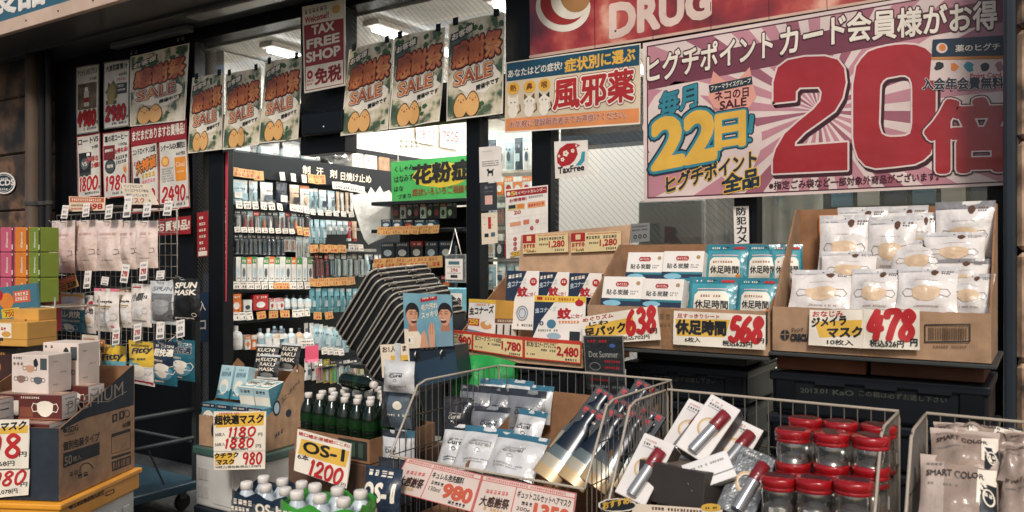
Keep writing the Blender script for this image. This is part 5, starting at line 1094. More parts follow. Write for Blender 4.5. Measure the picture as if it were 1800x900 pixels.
q = atY(8, 668, 2.05); b = B(); b.rbox((q.x - .2, 1.98, .01), (q.x + .17, 2.3, q.z - .004), M((70, 56, 46), .85, 'card'), .006); mk('stock_carton', b, 'tall brown stock carton under the amber bottle box', 'carton')
# ---- big printed carton of mask boxes on crates
BYAW = 27
C0 = atT(105, 881, 3.4); cz = C0.z                    # front right bottom corner
rot = Matrix.Rotation(R(BYAW), 3, 'Z'); W_, D_ = .56, .55
def bl(x, y, z): return C0 + rot @ Vector((x, y, z))   # local: x <= 0 to the left, y into the shop
def box_pt(px, py, face='right'):
    n = rot @ Vector((1, 0, 0)) if face == 'right' else rot @ Vector((0, -1, 0)); return Plane(C0, n)
b = B(); th = .006; hf, hbk = .30, .485
m_navyc = M((34, 44, 54), .8, 'card')
def wallp(pts, m, mi, n):
    n = rot @ Vector(n) * th; o_ = [bl(*q) for q in pts]; i_ = [q - n for q in o_]
    b.face(o_, m); b.face(i_, mi)
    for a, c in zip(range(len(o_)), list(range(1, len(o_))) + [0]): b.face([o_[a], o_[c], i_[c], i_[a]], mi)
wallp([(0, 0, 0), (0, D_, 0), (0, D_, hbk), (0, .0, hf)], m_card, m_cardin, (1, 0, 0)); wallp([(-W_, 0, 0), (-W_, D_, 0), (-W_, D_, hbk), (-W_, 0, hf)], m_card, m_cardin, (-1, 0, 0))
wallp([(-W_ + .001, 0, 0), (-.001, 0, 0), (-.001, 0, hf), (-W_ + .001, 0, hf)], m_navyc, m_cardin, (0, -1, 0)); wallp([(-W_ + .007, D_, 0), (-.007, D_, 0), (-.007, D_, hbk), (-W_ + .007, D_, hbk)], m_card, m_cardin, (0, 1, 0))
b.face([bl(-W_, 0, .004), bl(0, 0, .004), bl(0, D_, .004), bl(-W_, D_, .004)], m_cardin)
pr = Pix(b, Plane(C0, rot @ Vector((1, 0, 0)))); dk = M((52, 50, 50), .8, 'card')
pr.poly([(106, 752), (150, 716), (235, 640), (235, 712), (150, 735), (108, 756)], m_navyc, 1)
pr.text('PREMIUM', 118, 730, 216, 694, 24, M((150, 140, 128)), 2, .0); pr.line([(160, 706), (190, 706), (222, 688)], 1.2, M((150, 140, 128)), 2)
pr.ell(114, 757, 3.6, 4, dk, 1); pr.text('iSDG', 119, 761, 137, 756, 10, dk, 1, .03); pr.scrib(112, 767, 132, 762, 2, dk, 1)
pr.text('個別包装タイプ', 111, 793, 175, 774, 15, dk, 1, .03); pr.poly([(111, 797), (175, 777), (175, 799), (111, 823)], M((44, 48, 54), .8, 'card'), 1)
pr.text('50', 113, 819, 126, 814, 15, M((150, 132, 110)), 2, .02); pr.text('枚入', 128, 812, 142, 807, 9, M((150, 132, 110)), 2, .02); pr.scrib(122, 838, 146, 830, 7, dk, 1); pr.scrib(136, 842, 156, 836, 8, dk, 1); pr.ring(152, 828, 12, 14, 2, dk, 1, 14, 200, 340)
for x, y in ((197, 729), (209, 724)): pr.poly([(x, y), (x + 9, y - 3), (x + 9, y + 11), (x, y + 15)], dk, 1); pr.poly([(x + 3, y + 2), (x + 6, y + 1), (x + 6, y + 9), (x + 3, y + 10)], m_card, 2)
pr.ring(223, 727, 4.5, 6, 1.6, dk, 1); pr.text('40個', 215, 753, 229, 748, 9, dk, 1, .03)
pr.poly([(196, 763), (229, 753), (229, 758), (196, 769)], dk, 1); pr.line([(196, 766), (196, 798), (229, 788), (229, 756), (196, 766)], .8, dk, 1); pr.poly([(196, 803), (230, 793), (230, 797), (196, 808)], dk, 1)
pr.poly([(196, 812), (230, 800), (230, 816), (197, 829)], dk, 1)
for k in range(11): x = 198.5 + k * 2.8; pr.poly([(x, 813.5 - k * .95), (x + (.8 if k % 3 else 1.5), 813.3 - k * .95), (x + (.8 if k % 3 else 1.5), 825 - k * .95), (x, 825.3 - k * .95)], m_card, 2)
mk('carton', b, 'big open brown carton with navy top printed with Japanese text', 'carton')
# what it stands on
b = B(); m_yc = M((226, 152, 42), .4, 'paint'); Tm = Matrix.Translation(C0) @ Matrix.Rotation(R(BYAW), 4, 'Z')
b.rbox((-W_ - .02, -.02, -.105), (.015, D_ + .02, -.004), m_yc, .008, 2, T=Tm); b.rbox((-W_ - .03, -.03, -.03), (.025, D_ + .03, -.006), m_yc, .006, 2, T=Tm)
pr = Pix(b, Plane(C0 + rot @ Vector((.0152, 0, 0)), rot @ Vector((1, 0, 0)))); pr.ell(124, 890, 4, 5, m_black, 1); pr.text('日清医薬品株式会社', 129, 893, 183, 869, 11, m_black, 1, .03); pr.line([(186, 872), (200, 866), (200, 860), (186, 866), (186, 872)], 1.6, m_black, 1)
mk('plastic_crate', b, 'yellow plastic crate with black lettering under the big brown carton', 'crate')
b = B(); m_whc = M((196, 196, 190), .4, 'paint')
b.rbox((-W_, .0, -cz + .012), (.0, D_, -.108), m_whc, .01, 2, T=Tm)
for k in range(5): b.rbox((-.002, .05 + k * .1, -cz + .05), (.006, .10 + k * .1, -.16), m_whc, .003, T=Tm)
mk('plastic_crate', b, 'translucent white plastic crate at the bottom of the left pile', 'crate')
# boxes inside and on top
def masks_box(seed):
    m1 = M((96, 44, 40), .4); m2 = M((230, 220, 210), .4)
    def fr(p):
        p.scrib(.06, .84, .5, .84, .08, m_cream, 1); p.rect(.04, .1, .34, .5, M((130, 70, 50)), 1); mask_shape(p, .62, .44, .19, .30, m_gw, m_gw, 2, .03); p.rect(0, 0, 1, .06, M((150, 90, 60)), 1)
    def sd(p): p.rect(.05, .05, .95, .95, m2, 1); p.rect(.25, .56, .72, .60, m_char, 2); p.scrib(.2, .8, .8, .8, .06, m_grey, 2); p.scrib(.2, .2, .8, .2, .05, m_grey, 2)
    def tp(p): p.rect(.1, .2, .9, .8, M((190, 160, 140), .4), 1); p.scrib(.2, .4, .8, .4, .1, m_red, 2)
    return carton(.205, .105, .10, m1, {'right': m2, 'top': M((150, 120, 104), .4)}, fr, sd, tp)
for (x, y, z, rz, l) in ((-.40, .02, .30, 0, 'brown mask box at the left, on the carton pile'), (-.15, .08, .315, 3, 'brown mask box with big white mask picture in front of the white carton'), (-.125, .24, .33, -2, 'brown mask box half hidden behind the front one'),
                        (-.16, .02, .205, 1, 'brown mask box sunk low in the carton front'), (-.40, .02, .18, 0, 'brown mask box low in the carton at far left'), (-.14, .36, .20, 3, 'brown mask box deep in the carton by the diagonal side'), (-.38, .22, .29, 0, 'brown mask box under the white carton')):
    o = mk('mask_box', masks_box(0), l, 'mask box', 'brown mask boxes in the big carton', world=False); put(o, bl(x, y + .06, z), BYAW - 6 + rz)
def f4(p):
    for cx, cy, c in ((.5, .64, (200, 150, 120)), (.26, .36, (140, 110, 96)), (.72, .34, (92, 96, 98))): mask_shape(p, cx, cy, .12, .09, M(c), m_char, 2, .012)
    p.rect(.78, .62, .96, .92, M((70, 78, 80)), 1); p.blob(.66, .80, .07, .10, m_char, 1); p.scrib(.05, .88, .3, .88, .06, m_char, 1)
    for k in range(3): p.ell(.08 + k * .1, .76, .035, .045, M((140, 110, 96)), 1, 10)
def s4(p): p.scrib(.2, .8, .4, .8, .03, m_grey); p.scrib(.5, .5, .8, .5, .03, m_grey); p.scrib(.2, .2, .45, .2, .03, m_grey)
for (x, y, z, rz, l) in ((-.215, .17, .42, -8, 'white mask carton printed with three coloured masks'), (-.185, .33, .42, -8, 'plain white mask carton just behind the printed one')):
    o = mk('mask_carton', carton(.19, .165 if y < .2 else .20, .13, M((226, 208, 194), .45), front=f4, side=s4), l, 'mask carton', world=False); put(o, bl(x, y + .02, z), BYAW + rz)
# price cards on the carton front
def hand_sign(name, plane, c, label, build, m=m_gw, th=.002):
    b, p = flat(plane, c, m, .003, th, None, .006); build(p); return mk(name, b, label, 'price sign')
fpl = Plane(C0 - rot @ Vector((0, .006, 0)), rot @ Vector((0, -1, 0)))
m_hy = M((226, 178, 70)); m_hr = M((188, 36, 38))
def d1(p): p.poly([(.3, .82), (.98, .88), (.97, .72), (.3, .70)], m_hy, .6); p.text('メディマスク', .05, .74, .92, .80, .18, m_black, 2, .04, slant=.2); p.digits('398', -.1, .24, .88, .25, .44, .19, m_hr, 2, .05); p.text('円', .84, .24, .96, .24, .10, m_black, 2, .02); p.text('税込768円', .1, .04, .75, .06, .11, m_black, 2, .01)
hand_sign('price_sign', fpl, [(-50, 738), (52, 737), (53, 822), (-50, 826)], 'price sign with big red 98 on the carton front', d1)
def d2(p): p.digits('980', .3, .42, .92, .46, .50, .19, m_hr, 2, .12); p.text('円', .86, .34, .97, .34, .16, m_black, 2, .02); p.text('税込1,078円', .2, .08, .8, .10, .2, m_black, 2, .01)
hand_sign('price_sign', fpl, [(-50, 829), (53, 824), (52, 869), (-48, 878)], 'smaller price sign with red 980 under the 98 sign', d2)

# ================================================================== middle left: mask boxes on the white container
m_cont = M((206, 202, 194), .45, 'paint'); m_lid = M((64, 92, 82), .4, 'paint')
CX, CY = -4.06, 2.95
cont = empty('storage_container', (CX + .25, CY + .18, .0), 'white plastic storage container with green lid on the ground', 'container')
b = B(); b.rbox((CX, CY, .09), (CX + .5, CY + .36, .385), m_cont, .012, 2)
for k in range(2):
    for r_ in range(2):
        for j in range(4): x = CX + .03 + k * .36 + j * .024; b.rbox((x, CY - .006, .14 + r_ * .1), (x + .014, CY + .002, .21 + r_ * .1), M((176, 174, 168), .5), .003)
b.rbox((CX + .16, CY - .005, .12), (CX + .33, CY + .002, .34), m_cont, .004); mk('tub', b, parent=cont)
b = B(); b.rbox((CX - .012, CY - .012, .38), (CX + .512, CY + .372, .425), m_lid, .008, 2); mk('lid', b, parent=cont)
b = B(); b.rbox((CX - .01, CY - .01, .03), (CX + .51, CY + .37, .088), M((30, 36, 40), .5), .01); mk('dolly', b, parent=cont)
# tray carton
ty = 6; tr = Matrix.Rotation(R(ty), 3, 'Z'); T0 = Vector((CX + .02, CY + .01, .428))
def tl(x, y, z): return T0 + tr @ Vector((x, y, z))
b = B(); w_, d_ = .47, .34
TmT = Matrix.Translation(T0) @ Matrix.Rotation(R(ty), 4, 'Z')
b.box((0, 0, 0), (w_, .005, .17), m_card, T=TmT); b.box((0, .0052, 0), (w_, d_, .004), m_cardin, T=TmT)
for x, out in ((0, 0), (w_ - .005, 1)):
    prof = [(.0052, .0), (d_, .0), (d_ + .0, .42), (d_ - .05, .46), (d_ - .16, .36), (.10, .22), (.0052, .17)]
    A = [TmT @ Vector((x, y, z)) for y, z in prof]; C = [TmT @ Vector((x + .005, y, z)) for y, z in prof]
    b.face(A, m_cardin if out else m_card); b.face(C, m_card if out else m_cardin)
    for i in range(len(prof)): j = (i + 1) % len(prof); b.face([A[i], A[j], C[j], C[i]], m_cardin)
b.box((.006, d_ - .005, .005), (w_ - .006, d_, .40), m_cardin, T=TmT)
ps = Pr(b, lambda u, v, L=0: TmT @ Vector((w_ + L * EPS, u * d_, v * .44)), 1, .8); ps.ell(.34, .52, .09, .10, m_navy, 1); ps.ell(.34, .52, .06, .07, M((170, 190, 196)), 2); ps.text('ユニ・チャーム', .45, .55, .9, .78, .07, m_navy, 1, .02); ps.ell(.62, .42, .07, .05, m_navy, 1); ps.scrib(.3, .14, .5, .2, .05, m_navy, 1)
pf = Pr(b, lambda u, v, L=0: TmT @ Vector((u * w_, -L * EPS, v * .17)), 1, 2.7); pf.ell(.3, .55, .10, .34, m_char, 1)
mk('display_carton', b, 'open display carton of teal mask boxes on the white container', 'carton')
m_tbx = M((70, 130, 146), .4); m_tbx2 = M((176, 204, 208), .4)
def tall_box():
    def fr(p): p.rect(0, 0, 1, .24, m_tbx, 1); p.ell(.5, .36, .34, .22, m_gw, 2); p.ell(.5, .30, .24, .12, m_tbx2, 3); p.text('超快適', .14, .66, .88, .68, .14, M((110, 140, 150)), 2, .03); p.scrib(.3, .86, .7, .86, .05, m_tbx); p.scrib(.15, .1, .6, .1, .05, m_gw, 2)
    return carton(.098, .19, .06, m_tbx2, front=fr, side=lambda p: p.rect(0, 0, 1, .3, m_tbx, 1), bev=.002)
def low_box(c):
    def fr(p): p.ell(.5, .16, .44, .5, m_gw, 1, 24); p.text('超快適', .16, .16, .84, .16, .26, m_char, 3, .03); p.rect(0, .78, 1, 1, m_navy, 1); p.scrib(.1, .86, .9, .86, .08, m_gw, 2)
    return carton(.108, .115, .09, c, front=fr, bev=.002)
def flat_box():
    def fr(p): p.rect(0, .55, 1, 1, m_tbx2, 1); p.scrib(.15, .7, .85, .7, .16, m_char, 2)
    def tp(p): p.rect(.05, .1, .95, .9, M((120, 170, 176), .4), 1); p.ell(.5, .5, .4, .3, m_gw, 2); p.text('超快適', .2, .4, .8, .4, .3, m_char, 3, .02)
    return carton(.11, .11, .13, m_gw, {'right': m_tbx, 'left': m_tbx}, fr, lambda p: p.rect(.1, .1, .9, .9, m_tbx, 1), tp, .002)
for k in range(4):
    o = mk('mask_box', low_box(m_tbx if k != 2 else M((120, 150, 160), .4)), 'small teal mask box in the front row, %s of four' % ('leftmost', 'second from left', 'third from left', 'rightmost')[k], 'mask box', 'teal mask boxes in the display carton', world=False); put(o, tl(.062 + k * .116, .055, .125), ty)
for k in range(2):
    o = mk('mask_box', tall_box(), ('left of the two tall pale mask boxes leaning back', 'right of the two tall pale mask boxes leaning back')[k], 'mask box', 'teal mask boxes in the display carton', world=False); put(o, tl(.06 + k * .115, .14, .245), ty, -14)
    o = mk('mask_box', flat_box(), ('left of the two boxes lying with white ends out', 'right of the two boxes lying with white ends out')[k], 'mask box', 'teal mask boxes in the display carton', world=False); put(o, tl(.285 + k * .115, .15, .245), ty, 12)
def f_kuchi(p): 
    for i, t in enumerate(('KUCHI', 'RAKU', 'MASK')): p.text(t, .12, .72 - i * .2, .86, .72 - i * .2, .14, m_gw, 2, .015)
    p.ell(.5, .16, .3, .1, m_grey, 1)
for k, (x, y, z, rz, w, h) in enumerate(((.235, .27, .40, 8, .16, .155), (.40, .28, .41, -4, .16, .16), (.33, .19, .37, 4, .15, .14))):
    o = mk('mask_pouch', pouch(w, h, .02, lambda u, v: m_clearw if v > .9 or v < .05 else m_blk, f_kuchi, 10, 12, seed=40 + k), ('black mask pouch with white lettering, left one on top of teal boxes', 'black mask pouch with white lettering, right one on top of teal boxes', 'black mask pouch with white lettering leaning in front of two others')[k], 'mask pouch', 'black mask pouches on the display carton', world=False); put(o, tl(x, y, z), ty + rz, -12)
def d3(p):
    p.poly([(.05, .95), (.97, .99), (.96, .76), (.04, .72)], m_hy, .6); p.text('超快適マスク', .02, .77, .95, .80, .155, m_black, 2, .05); p.scrib(.1, .945, .5, .95, .03, m_hr, 2)
    p.text('30枚入', .03, .57, .22, .58, .06, m_black, 2, .01); p.digits('1180', .26, .56, .82, .585, .15, .24, m_hr, 2, .15); p.text('円', .86, .57, .94, .57, .06, m_black, 2, .01); p.text('税込1,298円', .34, .525, .68, .53, .04, m_black, 4, .02)
    p.text('50枚入', .03, .40, .22, .41, .06, m_black, 2, .01); p.digits('1880', .2, .37, .78, .39, .15, .24, m_hr, 2, .15); p.text('円', .82, .37, .92, .37, .06, m_black, 2, .01); p.text('税込2,068円', .34, .33, .66, .335, .04, m_black, 4, .02)
    p.rect(0, .312, 1, .318, m_grey, 1); p.poly([(.02, .27), (.42, .30), (.40, .10), (.03, .08)], m_hy, .6); p.text('クチラク', .02, .20, .48, .215, .085, m_black, 2, .05); p.text('マスク', .06, .09, .40, .095, .085, m_black, 2, .05); p.digits('980', .55, .09, .95, .10, .19, .19, m_hr, 2, .05); p.text('30枚入(個包装)税込1,078円', .03, .02, .92, .025, .05, m_black, 2, .01)
hand_sign('price_sign', Plane(atT(420, 740, 4.32), (math.sin(R(14)), -math.cos(R(14)), .08)), [(376, 723), (468, 723), (467, 824), (377, 826)], 'price sign with red 1180 and 1880 hanging on the display carton', d3)
# ================================================================== wire baskets in front
m_bwire = M((122, 114, 102), .35, 'metal', .7); m_brim = M((172, 158, 140), .4, 'paint')
RIM = EYE - .404
def basket(name_label, x0, x1, y0, y1, yf, zf, skip=()):
    """Bulk display basket: high back, slanting sides, low front rim, on legs."""
    e = empty('wire_basket', ((x0 + x1) / 2, (y0 + y1) / 2, 0), name_label, 'basket', 'wire bulk baskets'); zb = .55
    for nm, x in (('left', x0), ('right', x1)):
        b = B(); b.tube([(x, y1, zb), (x, y1, RIM - .02), (x, y1 - .02, RIM), (x, y0 + .03, RIM), (x, y0 - .01, RIM - .012), (x, yf + .012, zf + .02), (x, yf, zf)], .0038, m_brim, 8); mk('side_rim', b, parent=e)
        b = B()
        for k in range(15):
            y = y0 + (y1 - y0) * k / 14; b.tube([(x, y, zb), (x, y, RIM)], .0019, m_bwire, 4)
        for k in range(5):
            f = (k + .5) / 5; y = yf + (y0 - yf) * f; b.tube([(x, y, zb), (x, y, zf + (RIM - zf) * f)], .0019, m_bwire, 4)
        for k in range(5):
            z = zb + (zf - zb) * k / 4; b.tube([(x, yf, z), (x, y1, z)], .0019, m_bwire, 4)
        z = (zf + RIM) / 2; b.tube([(x, (yf + y0) / 2, z), (x, y1, z)], .0019, m_bwire, 4); mk('side_grid', b, parent=e)
    b = B(); b.tube([(x0, y1, RIM), (x1, y1, RIM)], .0038, m_brim, 8); mk('back_rim', b, parent=e)
    b = B()
    n = int((x1 - x0) / .032)
    for k in range(1, n): x = x0 + (x1 - x0) * k / n; b.tube([(x, y1, zb), (x, y1, RIM)], .0019, m_bwire, 4)
    for k in range(4): z = zb + (RIM - zb) * k / 4; b.tube([(x0, y1 + .004, z), (x1, y1 + .004, z)], .0026, m_bwire, 4)
    mk('back_grid', b, parent=e)
    b = B(); b.tube([(x0, yf, zf), (x1, yf, zf)], .0038, m_brim, 8); mk('front_rim', b, parent=e)
    b = B()
    for k in range(1, n): x = x0 + (x1 - x0) * k / n; b.tube([(x, yf, zf), (x, yf, zb), (x, y1, zb)], .0019, m_bwire, 4)
    for k in range(4): y = yf + (y1 - yf) * k / 3; b.tube([(x0, y, zb - .003), (x1, y, zb - .003)], .003, m_bwire, 4)
    mk('floor_grid', b, parent=e)
    for x in (x0, x1):
        for y in (yf, y1):
            b = B(); b.tube([(x, y, 0.02), (x, y, zb)], .011, m_brim, 8); b.lathe([(.014, 0), (.014, .02)], m_black, 10, c=(x, y, 0)); mk('leg', b, parent=e)
    return e
basket('wire basket holding grey pouches and hair mask packs', -1.70, -1.025, 2.07, 2.53, 1.93, .885)
basket('wire basket holding boxed serum packs and red lidded jars', -.965, -.325, 2.09, 2.35, 1.93, .82)
basket('rightmost wire basket full of beige pouches', -.262, .42, 2.09, 2.36, 1.93, .82)
# solid liners the goods lie on
for i, (x0, x1, z) in enumerate(((-1.69, -1.035, .80), (-.955, -.335, .76), (-.252, .41, .80))):
    b = B(); b.rbox((x0, 1.94, z - .24), (x1, 2.34 if i else 2.52, z - .12), m_cardin, .004); mk('stock_carton', b, ['brown stock carton under the grey pouches in the basket', 'brown stock carton under the jars in the middle basket', 'brown stock carton under the beige pouches'][i], 'carton')

# ---- table and black crates along the window
YT = 2.62
def crate(x0, x1, y0, y1, z0, z1, label, txt=None, t0=None):
    e = empty('folding_crate', ((x0 + x1) / 2, (y0 + y1) / 2, z0), label, 'crate', 'black crates under the cardboard boxes'); m = M((19, 23, 27), .45, 'paint')
    b = B(); b.rbox((x0, y0, z0), (x1, y1, z1), m, .012, 2)
    w = x1 - x0
    for s in (x0 + .01, x1 - .075): b.rbox((s, y0 - .006, z0 + .015), (s + .065, y0 + .004, z1 - .02), M((14, 17, 20), .4, 'paint'), .006)
    mk('box_body', b, parent=e)
    b = B(); b.rbox((x0 - .006, y0 - .01, z1 - .026), (x1 + .006, y1 + .01, z1 + .002), M((25, 29, 34), .4, 'paint'), .006, 2)
    for k in range(3): x = x0 + w * (.22 + .24 * k); b.rbox((x, y0 - .012, z1 - .034), (x + w * .15, y0 - .004, z1 - .018), M((24, 28, 32), .4, 'paint'), .003)
    mk('rim', b, parent=e)
    if txt:
        b = B(); p = Pix(b, PY(y0 - .0015)); txt(p); mk('stencil_lettering', b, parent=e)
    return e
m_sten = M((66, 68, 58), .6)
y0 = 2.68; q0, q1 = atY(1357, 652, y0), atY(1738, 690, y0); h = .135
zc1 = q0.z
crate(q0.x, q1.x, y0, y0 + .36, zc1 - h, zc1, 'black folding crate stencilled 2013.01 under the right box', lambda p: (p.text('2013.01', 1407, 690, 1454, 692, 8, m_sten, 1, .02), p.text('KaO', 1464, 694, 1500, 696, 9, m_sten, 1, .02), p.text('この箱は必ずお返し下さい', 1510, 696, 1664, 709, 10, m_sten, 1, .015)))
crate(q0.x - .01, q1.x + .01, y0, y0 + .36, zc1 - 2 * h - .004, zc1 - h - .004, 'plain black crate second from top in the right stack')
for k in range(3): crate(q0.x - .01, q1.x + .01, y0, y0 + .36, max(.005, zc1 - (3 + k * 2) * h - .01), zc1 - (2 + k * 2) * h - .012 + 0, 'plain black crate %s in the right stack' % ('third from top', 'fourth from top', 'lowest')[k]) if zc1 - (3 + k * 2) * h > 0 else None
y1 = 2.72; p0, p1 = atY(1098, 636, y1), atY(1312, 648, y1); zc2 = p0.z
crate(p0.x, p1.x, y1, y1 + .36, zc2 - .12, zc2, 'black folding crate with grey stencilled request to return it, under the foot pack box', lambda p: p.text('この箱は必ずお返し下さい', 1150, 668, 1258, 675, 9, m_sten, 1, .015))
crate(p0.x, p1.x, y1, y1 + .36, zc2 - .25, zc2 - .125, 'plain black crate below the stencilled left crate'); crate(p0.x, p1.x, y1, y1 + .36, .005, zc2 - .26, 'tall black crate at the bottom of the left stack')
# dim boxes between crate and carton
m_rust = M((116, 70, 44), .8, 'card')
A, C = atY(1365, 648, 2.70), atY(1730, 652, 2.70); zb = atY(1400, 620, 2.62).z
b = B(); b.rbox((A.x, 2.70, zc1 + .006), (A.x + (C.x - A.x) * .46, 3.02, zb - .012), m_rust, .003); mk('flat_carton', b, 'flat brown carton squeezed between crate and white pouch box, left one', 'carton', 'flat cartons on the black crates')
b = B(); b.rbox((A.x + (C.x - A.x) * .48, 2.71, zc1 + .006), (C.x, 3.02, zb - .012), M((96, 58, 40), .8, 'card'), .003); mk('flat_carton', b, 'darker flat brown carton between crate and white pouch box, right one', 'carton', 'flat cartons on the black crates')
def shelf_board(pxa, pxb, py, y, d, label):
    A, C = atY(pxa, py, y), atY(pxb, py, y); b = B(); b.rbox((A.x, y, A.z - .012), (C.x, y + d, A.z), M((60, 62, 60), .4, 'paint'), .003)
    mk('display_board', b, label, 'board'); return A.z
zr = shelf_board(1350, 1752, 618, 2.60, .42, 'thin dark board carrying the box of white mask pouches')
zm = shelf_board(1022, 1352, 607, 2.60, .40, 'thin dark board carrying the foot pack box')
for x in (atY(1060, 600, 2.9).x,):
    b = B(); b.rbox((p0.x + .02, 2.78, zc2 + .004), (p1.x - .02, 3.0, zm - .014), m_black, .004); mk('spacer_block', b, 'black block between the stencilled crate and the foot pack board', 'block')

# ---- display cartons
def display_box(x0, x1, y0, y1, z, hf, hb, label, m=m_card, prints=None, cat='carton', slope=.5):
    """Cut carton: low front lip, high back, diagonal side walls."""
    b = B(); t = .006
    rj = random.Random(int(x0 * 1000)); N = 40; tz = [z + hf - rj.choice((0, .0006, .0012, .003 if rj.random() > .85 else .001)) for k in range(N + 1)]; bw = [.004 * math.sin(math.pi * k / N) for k in range(N + 1)]; vs = []
    for k in range(N + 1): x = x0 + (x1 - x0) * k / N; vs += [(x, y0 - bw[k], z), (x, y0 - bw[k] * 1.2, tz[k]), (x, y0 + t, tz[k]), (x, y0 + t, z)]
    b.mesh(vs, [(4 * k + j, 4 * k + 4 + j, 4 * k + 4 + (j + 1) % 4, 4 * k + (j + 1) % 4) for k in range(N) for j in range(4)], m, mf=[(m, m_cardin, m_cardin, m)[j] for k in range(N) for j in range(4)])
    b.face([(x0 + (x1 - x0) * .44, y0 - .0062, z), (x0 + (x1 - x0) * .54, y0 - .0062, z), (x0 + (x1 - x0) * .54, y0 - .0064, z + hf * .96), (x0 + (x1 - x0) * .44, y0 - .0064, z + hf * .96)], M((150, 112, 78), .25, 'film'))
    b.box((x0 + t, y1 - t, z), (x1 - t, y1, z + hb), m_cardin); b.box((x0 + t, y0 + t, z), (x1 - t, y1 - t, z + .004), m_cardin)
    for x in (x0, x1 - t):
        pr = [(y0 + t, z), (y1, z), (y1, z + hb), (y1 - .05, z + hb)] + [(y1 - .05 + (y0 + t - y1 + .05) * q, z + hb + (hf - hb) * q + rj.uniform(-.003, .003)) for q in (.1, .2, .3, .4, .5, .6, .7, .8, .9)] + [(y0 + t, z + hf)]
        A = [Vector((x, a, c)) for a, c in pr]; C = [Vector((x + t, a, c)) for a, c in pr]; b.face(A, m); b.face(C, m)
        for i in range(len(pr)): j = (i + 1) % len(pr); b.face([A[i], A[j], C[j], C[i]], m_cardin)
    if prints: prints(Pix(b, PY(y0 - .0062)))
    return mk('display_carton', b, label, cat)
YB = 2.62
A, C = atY(1358, 606, YB), atY(1743, 612, YB); zf = atY(1450, 543, YB).z - zr; zbk = atY(1560, 366, YB + .32).z - zr
xr0, xr1 = A.x, C.x
def pr1(p):
    p.ell(1380, 588, 8, 8.5, m_char, 1); p.line([(1372, 588), (1388, 588)], 1.2, m_card, 2); p.line([(1380, 580), (1380, 596)], 1.2, m_card, 2); p.text('クレシア', 1391, 583, 1412, 583, 7, m_char, 1, .03); p.text('CRECIA', 1390, 598, 1424, 599, 11, m_char, 1, .06)
    p.line([(1626, 571), (1705, 570), (1705, 600), (1626, 601), (1626, 571)], 2.2, m_char, 1)
    for k in range(17): p.rect(1632 + k * 4.1, 575, 1633 + k * 4.1 + random.choice((.6, 1.2, 1.8)), 597, M((110, 84, 62), .8, 'card'), 1)
    p.scrib(1640, 611, 1700, 611, 4, M((120, 92, 68), .8, 'card'), 1)
display_box(xr0, xr1, YB, YB + .33, zr + .003, zf, zbk, 'open brown carton full of white mask pouches with printed logo', prints=pr1)
A, C = atY(1440, 380, YB + .317), atY(1650, 372, YB + .317)
b = B(); m_op = M((206, 122, 52), .6)
b.box((A.x, YB + .31, A.z - .1), (xr1 - .02, YB + .317, A.z + .004), m_op)
for k in range(3): p = Pr(b, lambda u, v, L=0: Vector((A.x + (xr1 - A.x) * u, YB + .31 - L * EPS, A.z - .03 + .03 * v)), 1, 10); p.scrib(.05 + k * .33, .2, .28 + k * .33, .2, .5, m_brown, 1)
mk('printed_lid', b, 'orange printed cardboard flap behind the white mask pouches', 'flap')
A, C = atY(1032, 603, YB), atY(1356, 605, YB); zf2 = atY(1150, 541, YB).z - zm; zb2 = atY(1180, 431, YB + .30).z - zm
xm0, xm1 = A.x, C.x - .005
def pr2(p): 
    p.scrib(1140, 560, 1180, 561, 9, M((110, 84, 62), .8, 'card'), 1); p.scrib(1160, 574, 1180, 574, 5, M((110, 84, 62), .8, 'card'), 1); p.line([(1348, 548), (1348, 604)], 3, m_char, 1)
display_box(xm0, xm1, YB + .002, YB + .31, zm + .003, zf2, zb2, 'open brown carton of foot packs and teal sheets', prints=pr2)

# contents of the right carton
def f_ear(p):
    p.blob(.62, .845, .065, .075, M((92, 60, 40), .5), 1, 12, .1); p.rect(.59, .76, .65, .80, M((92, 60, 40), .5), 1); p.scrib(.73, .86, .94, .86, .035, M((110, 80, 50)), 1); p.scrib(.73, .81, .88, .81, .03, m_char, 1); p.scrib(.06, .86, .4, .86, .02, m_grey, 1)
    mask_shape(p, .5, .36, .25, .145, M((220, 188, 152), .4, 'film'), M((112, 94, 88)), 1, .009); p.scrib(.3, .1, .75, .1, .03, M((170, 150, 140)), 1); p.scrib(.3, .62, .7, .62, .02, M((200, 180, 172)), 1); p.ell(.5, .93, .018, .010, m_char, 1, 8)
m_pale = M((226, 217, 208), .24, 'film'); m_gband = M((196, 190, 186), .35, 'film'); m_gb2 = M((130, 126, 126), .3, 'film')
def white_pouch(w, h, seed, band=m_gband): return pouch(w, h, .022, lambda u, v: band if v > .83 else m_pale, f_ear, 16, 20, .06, .30, seed=seed)
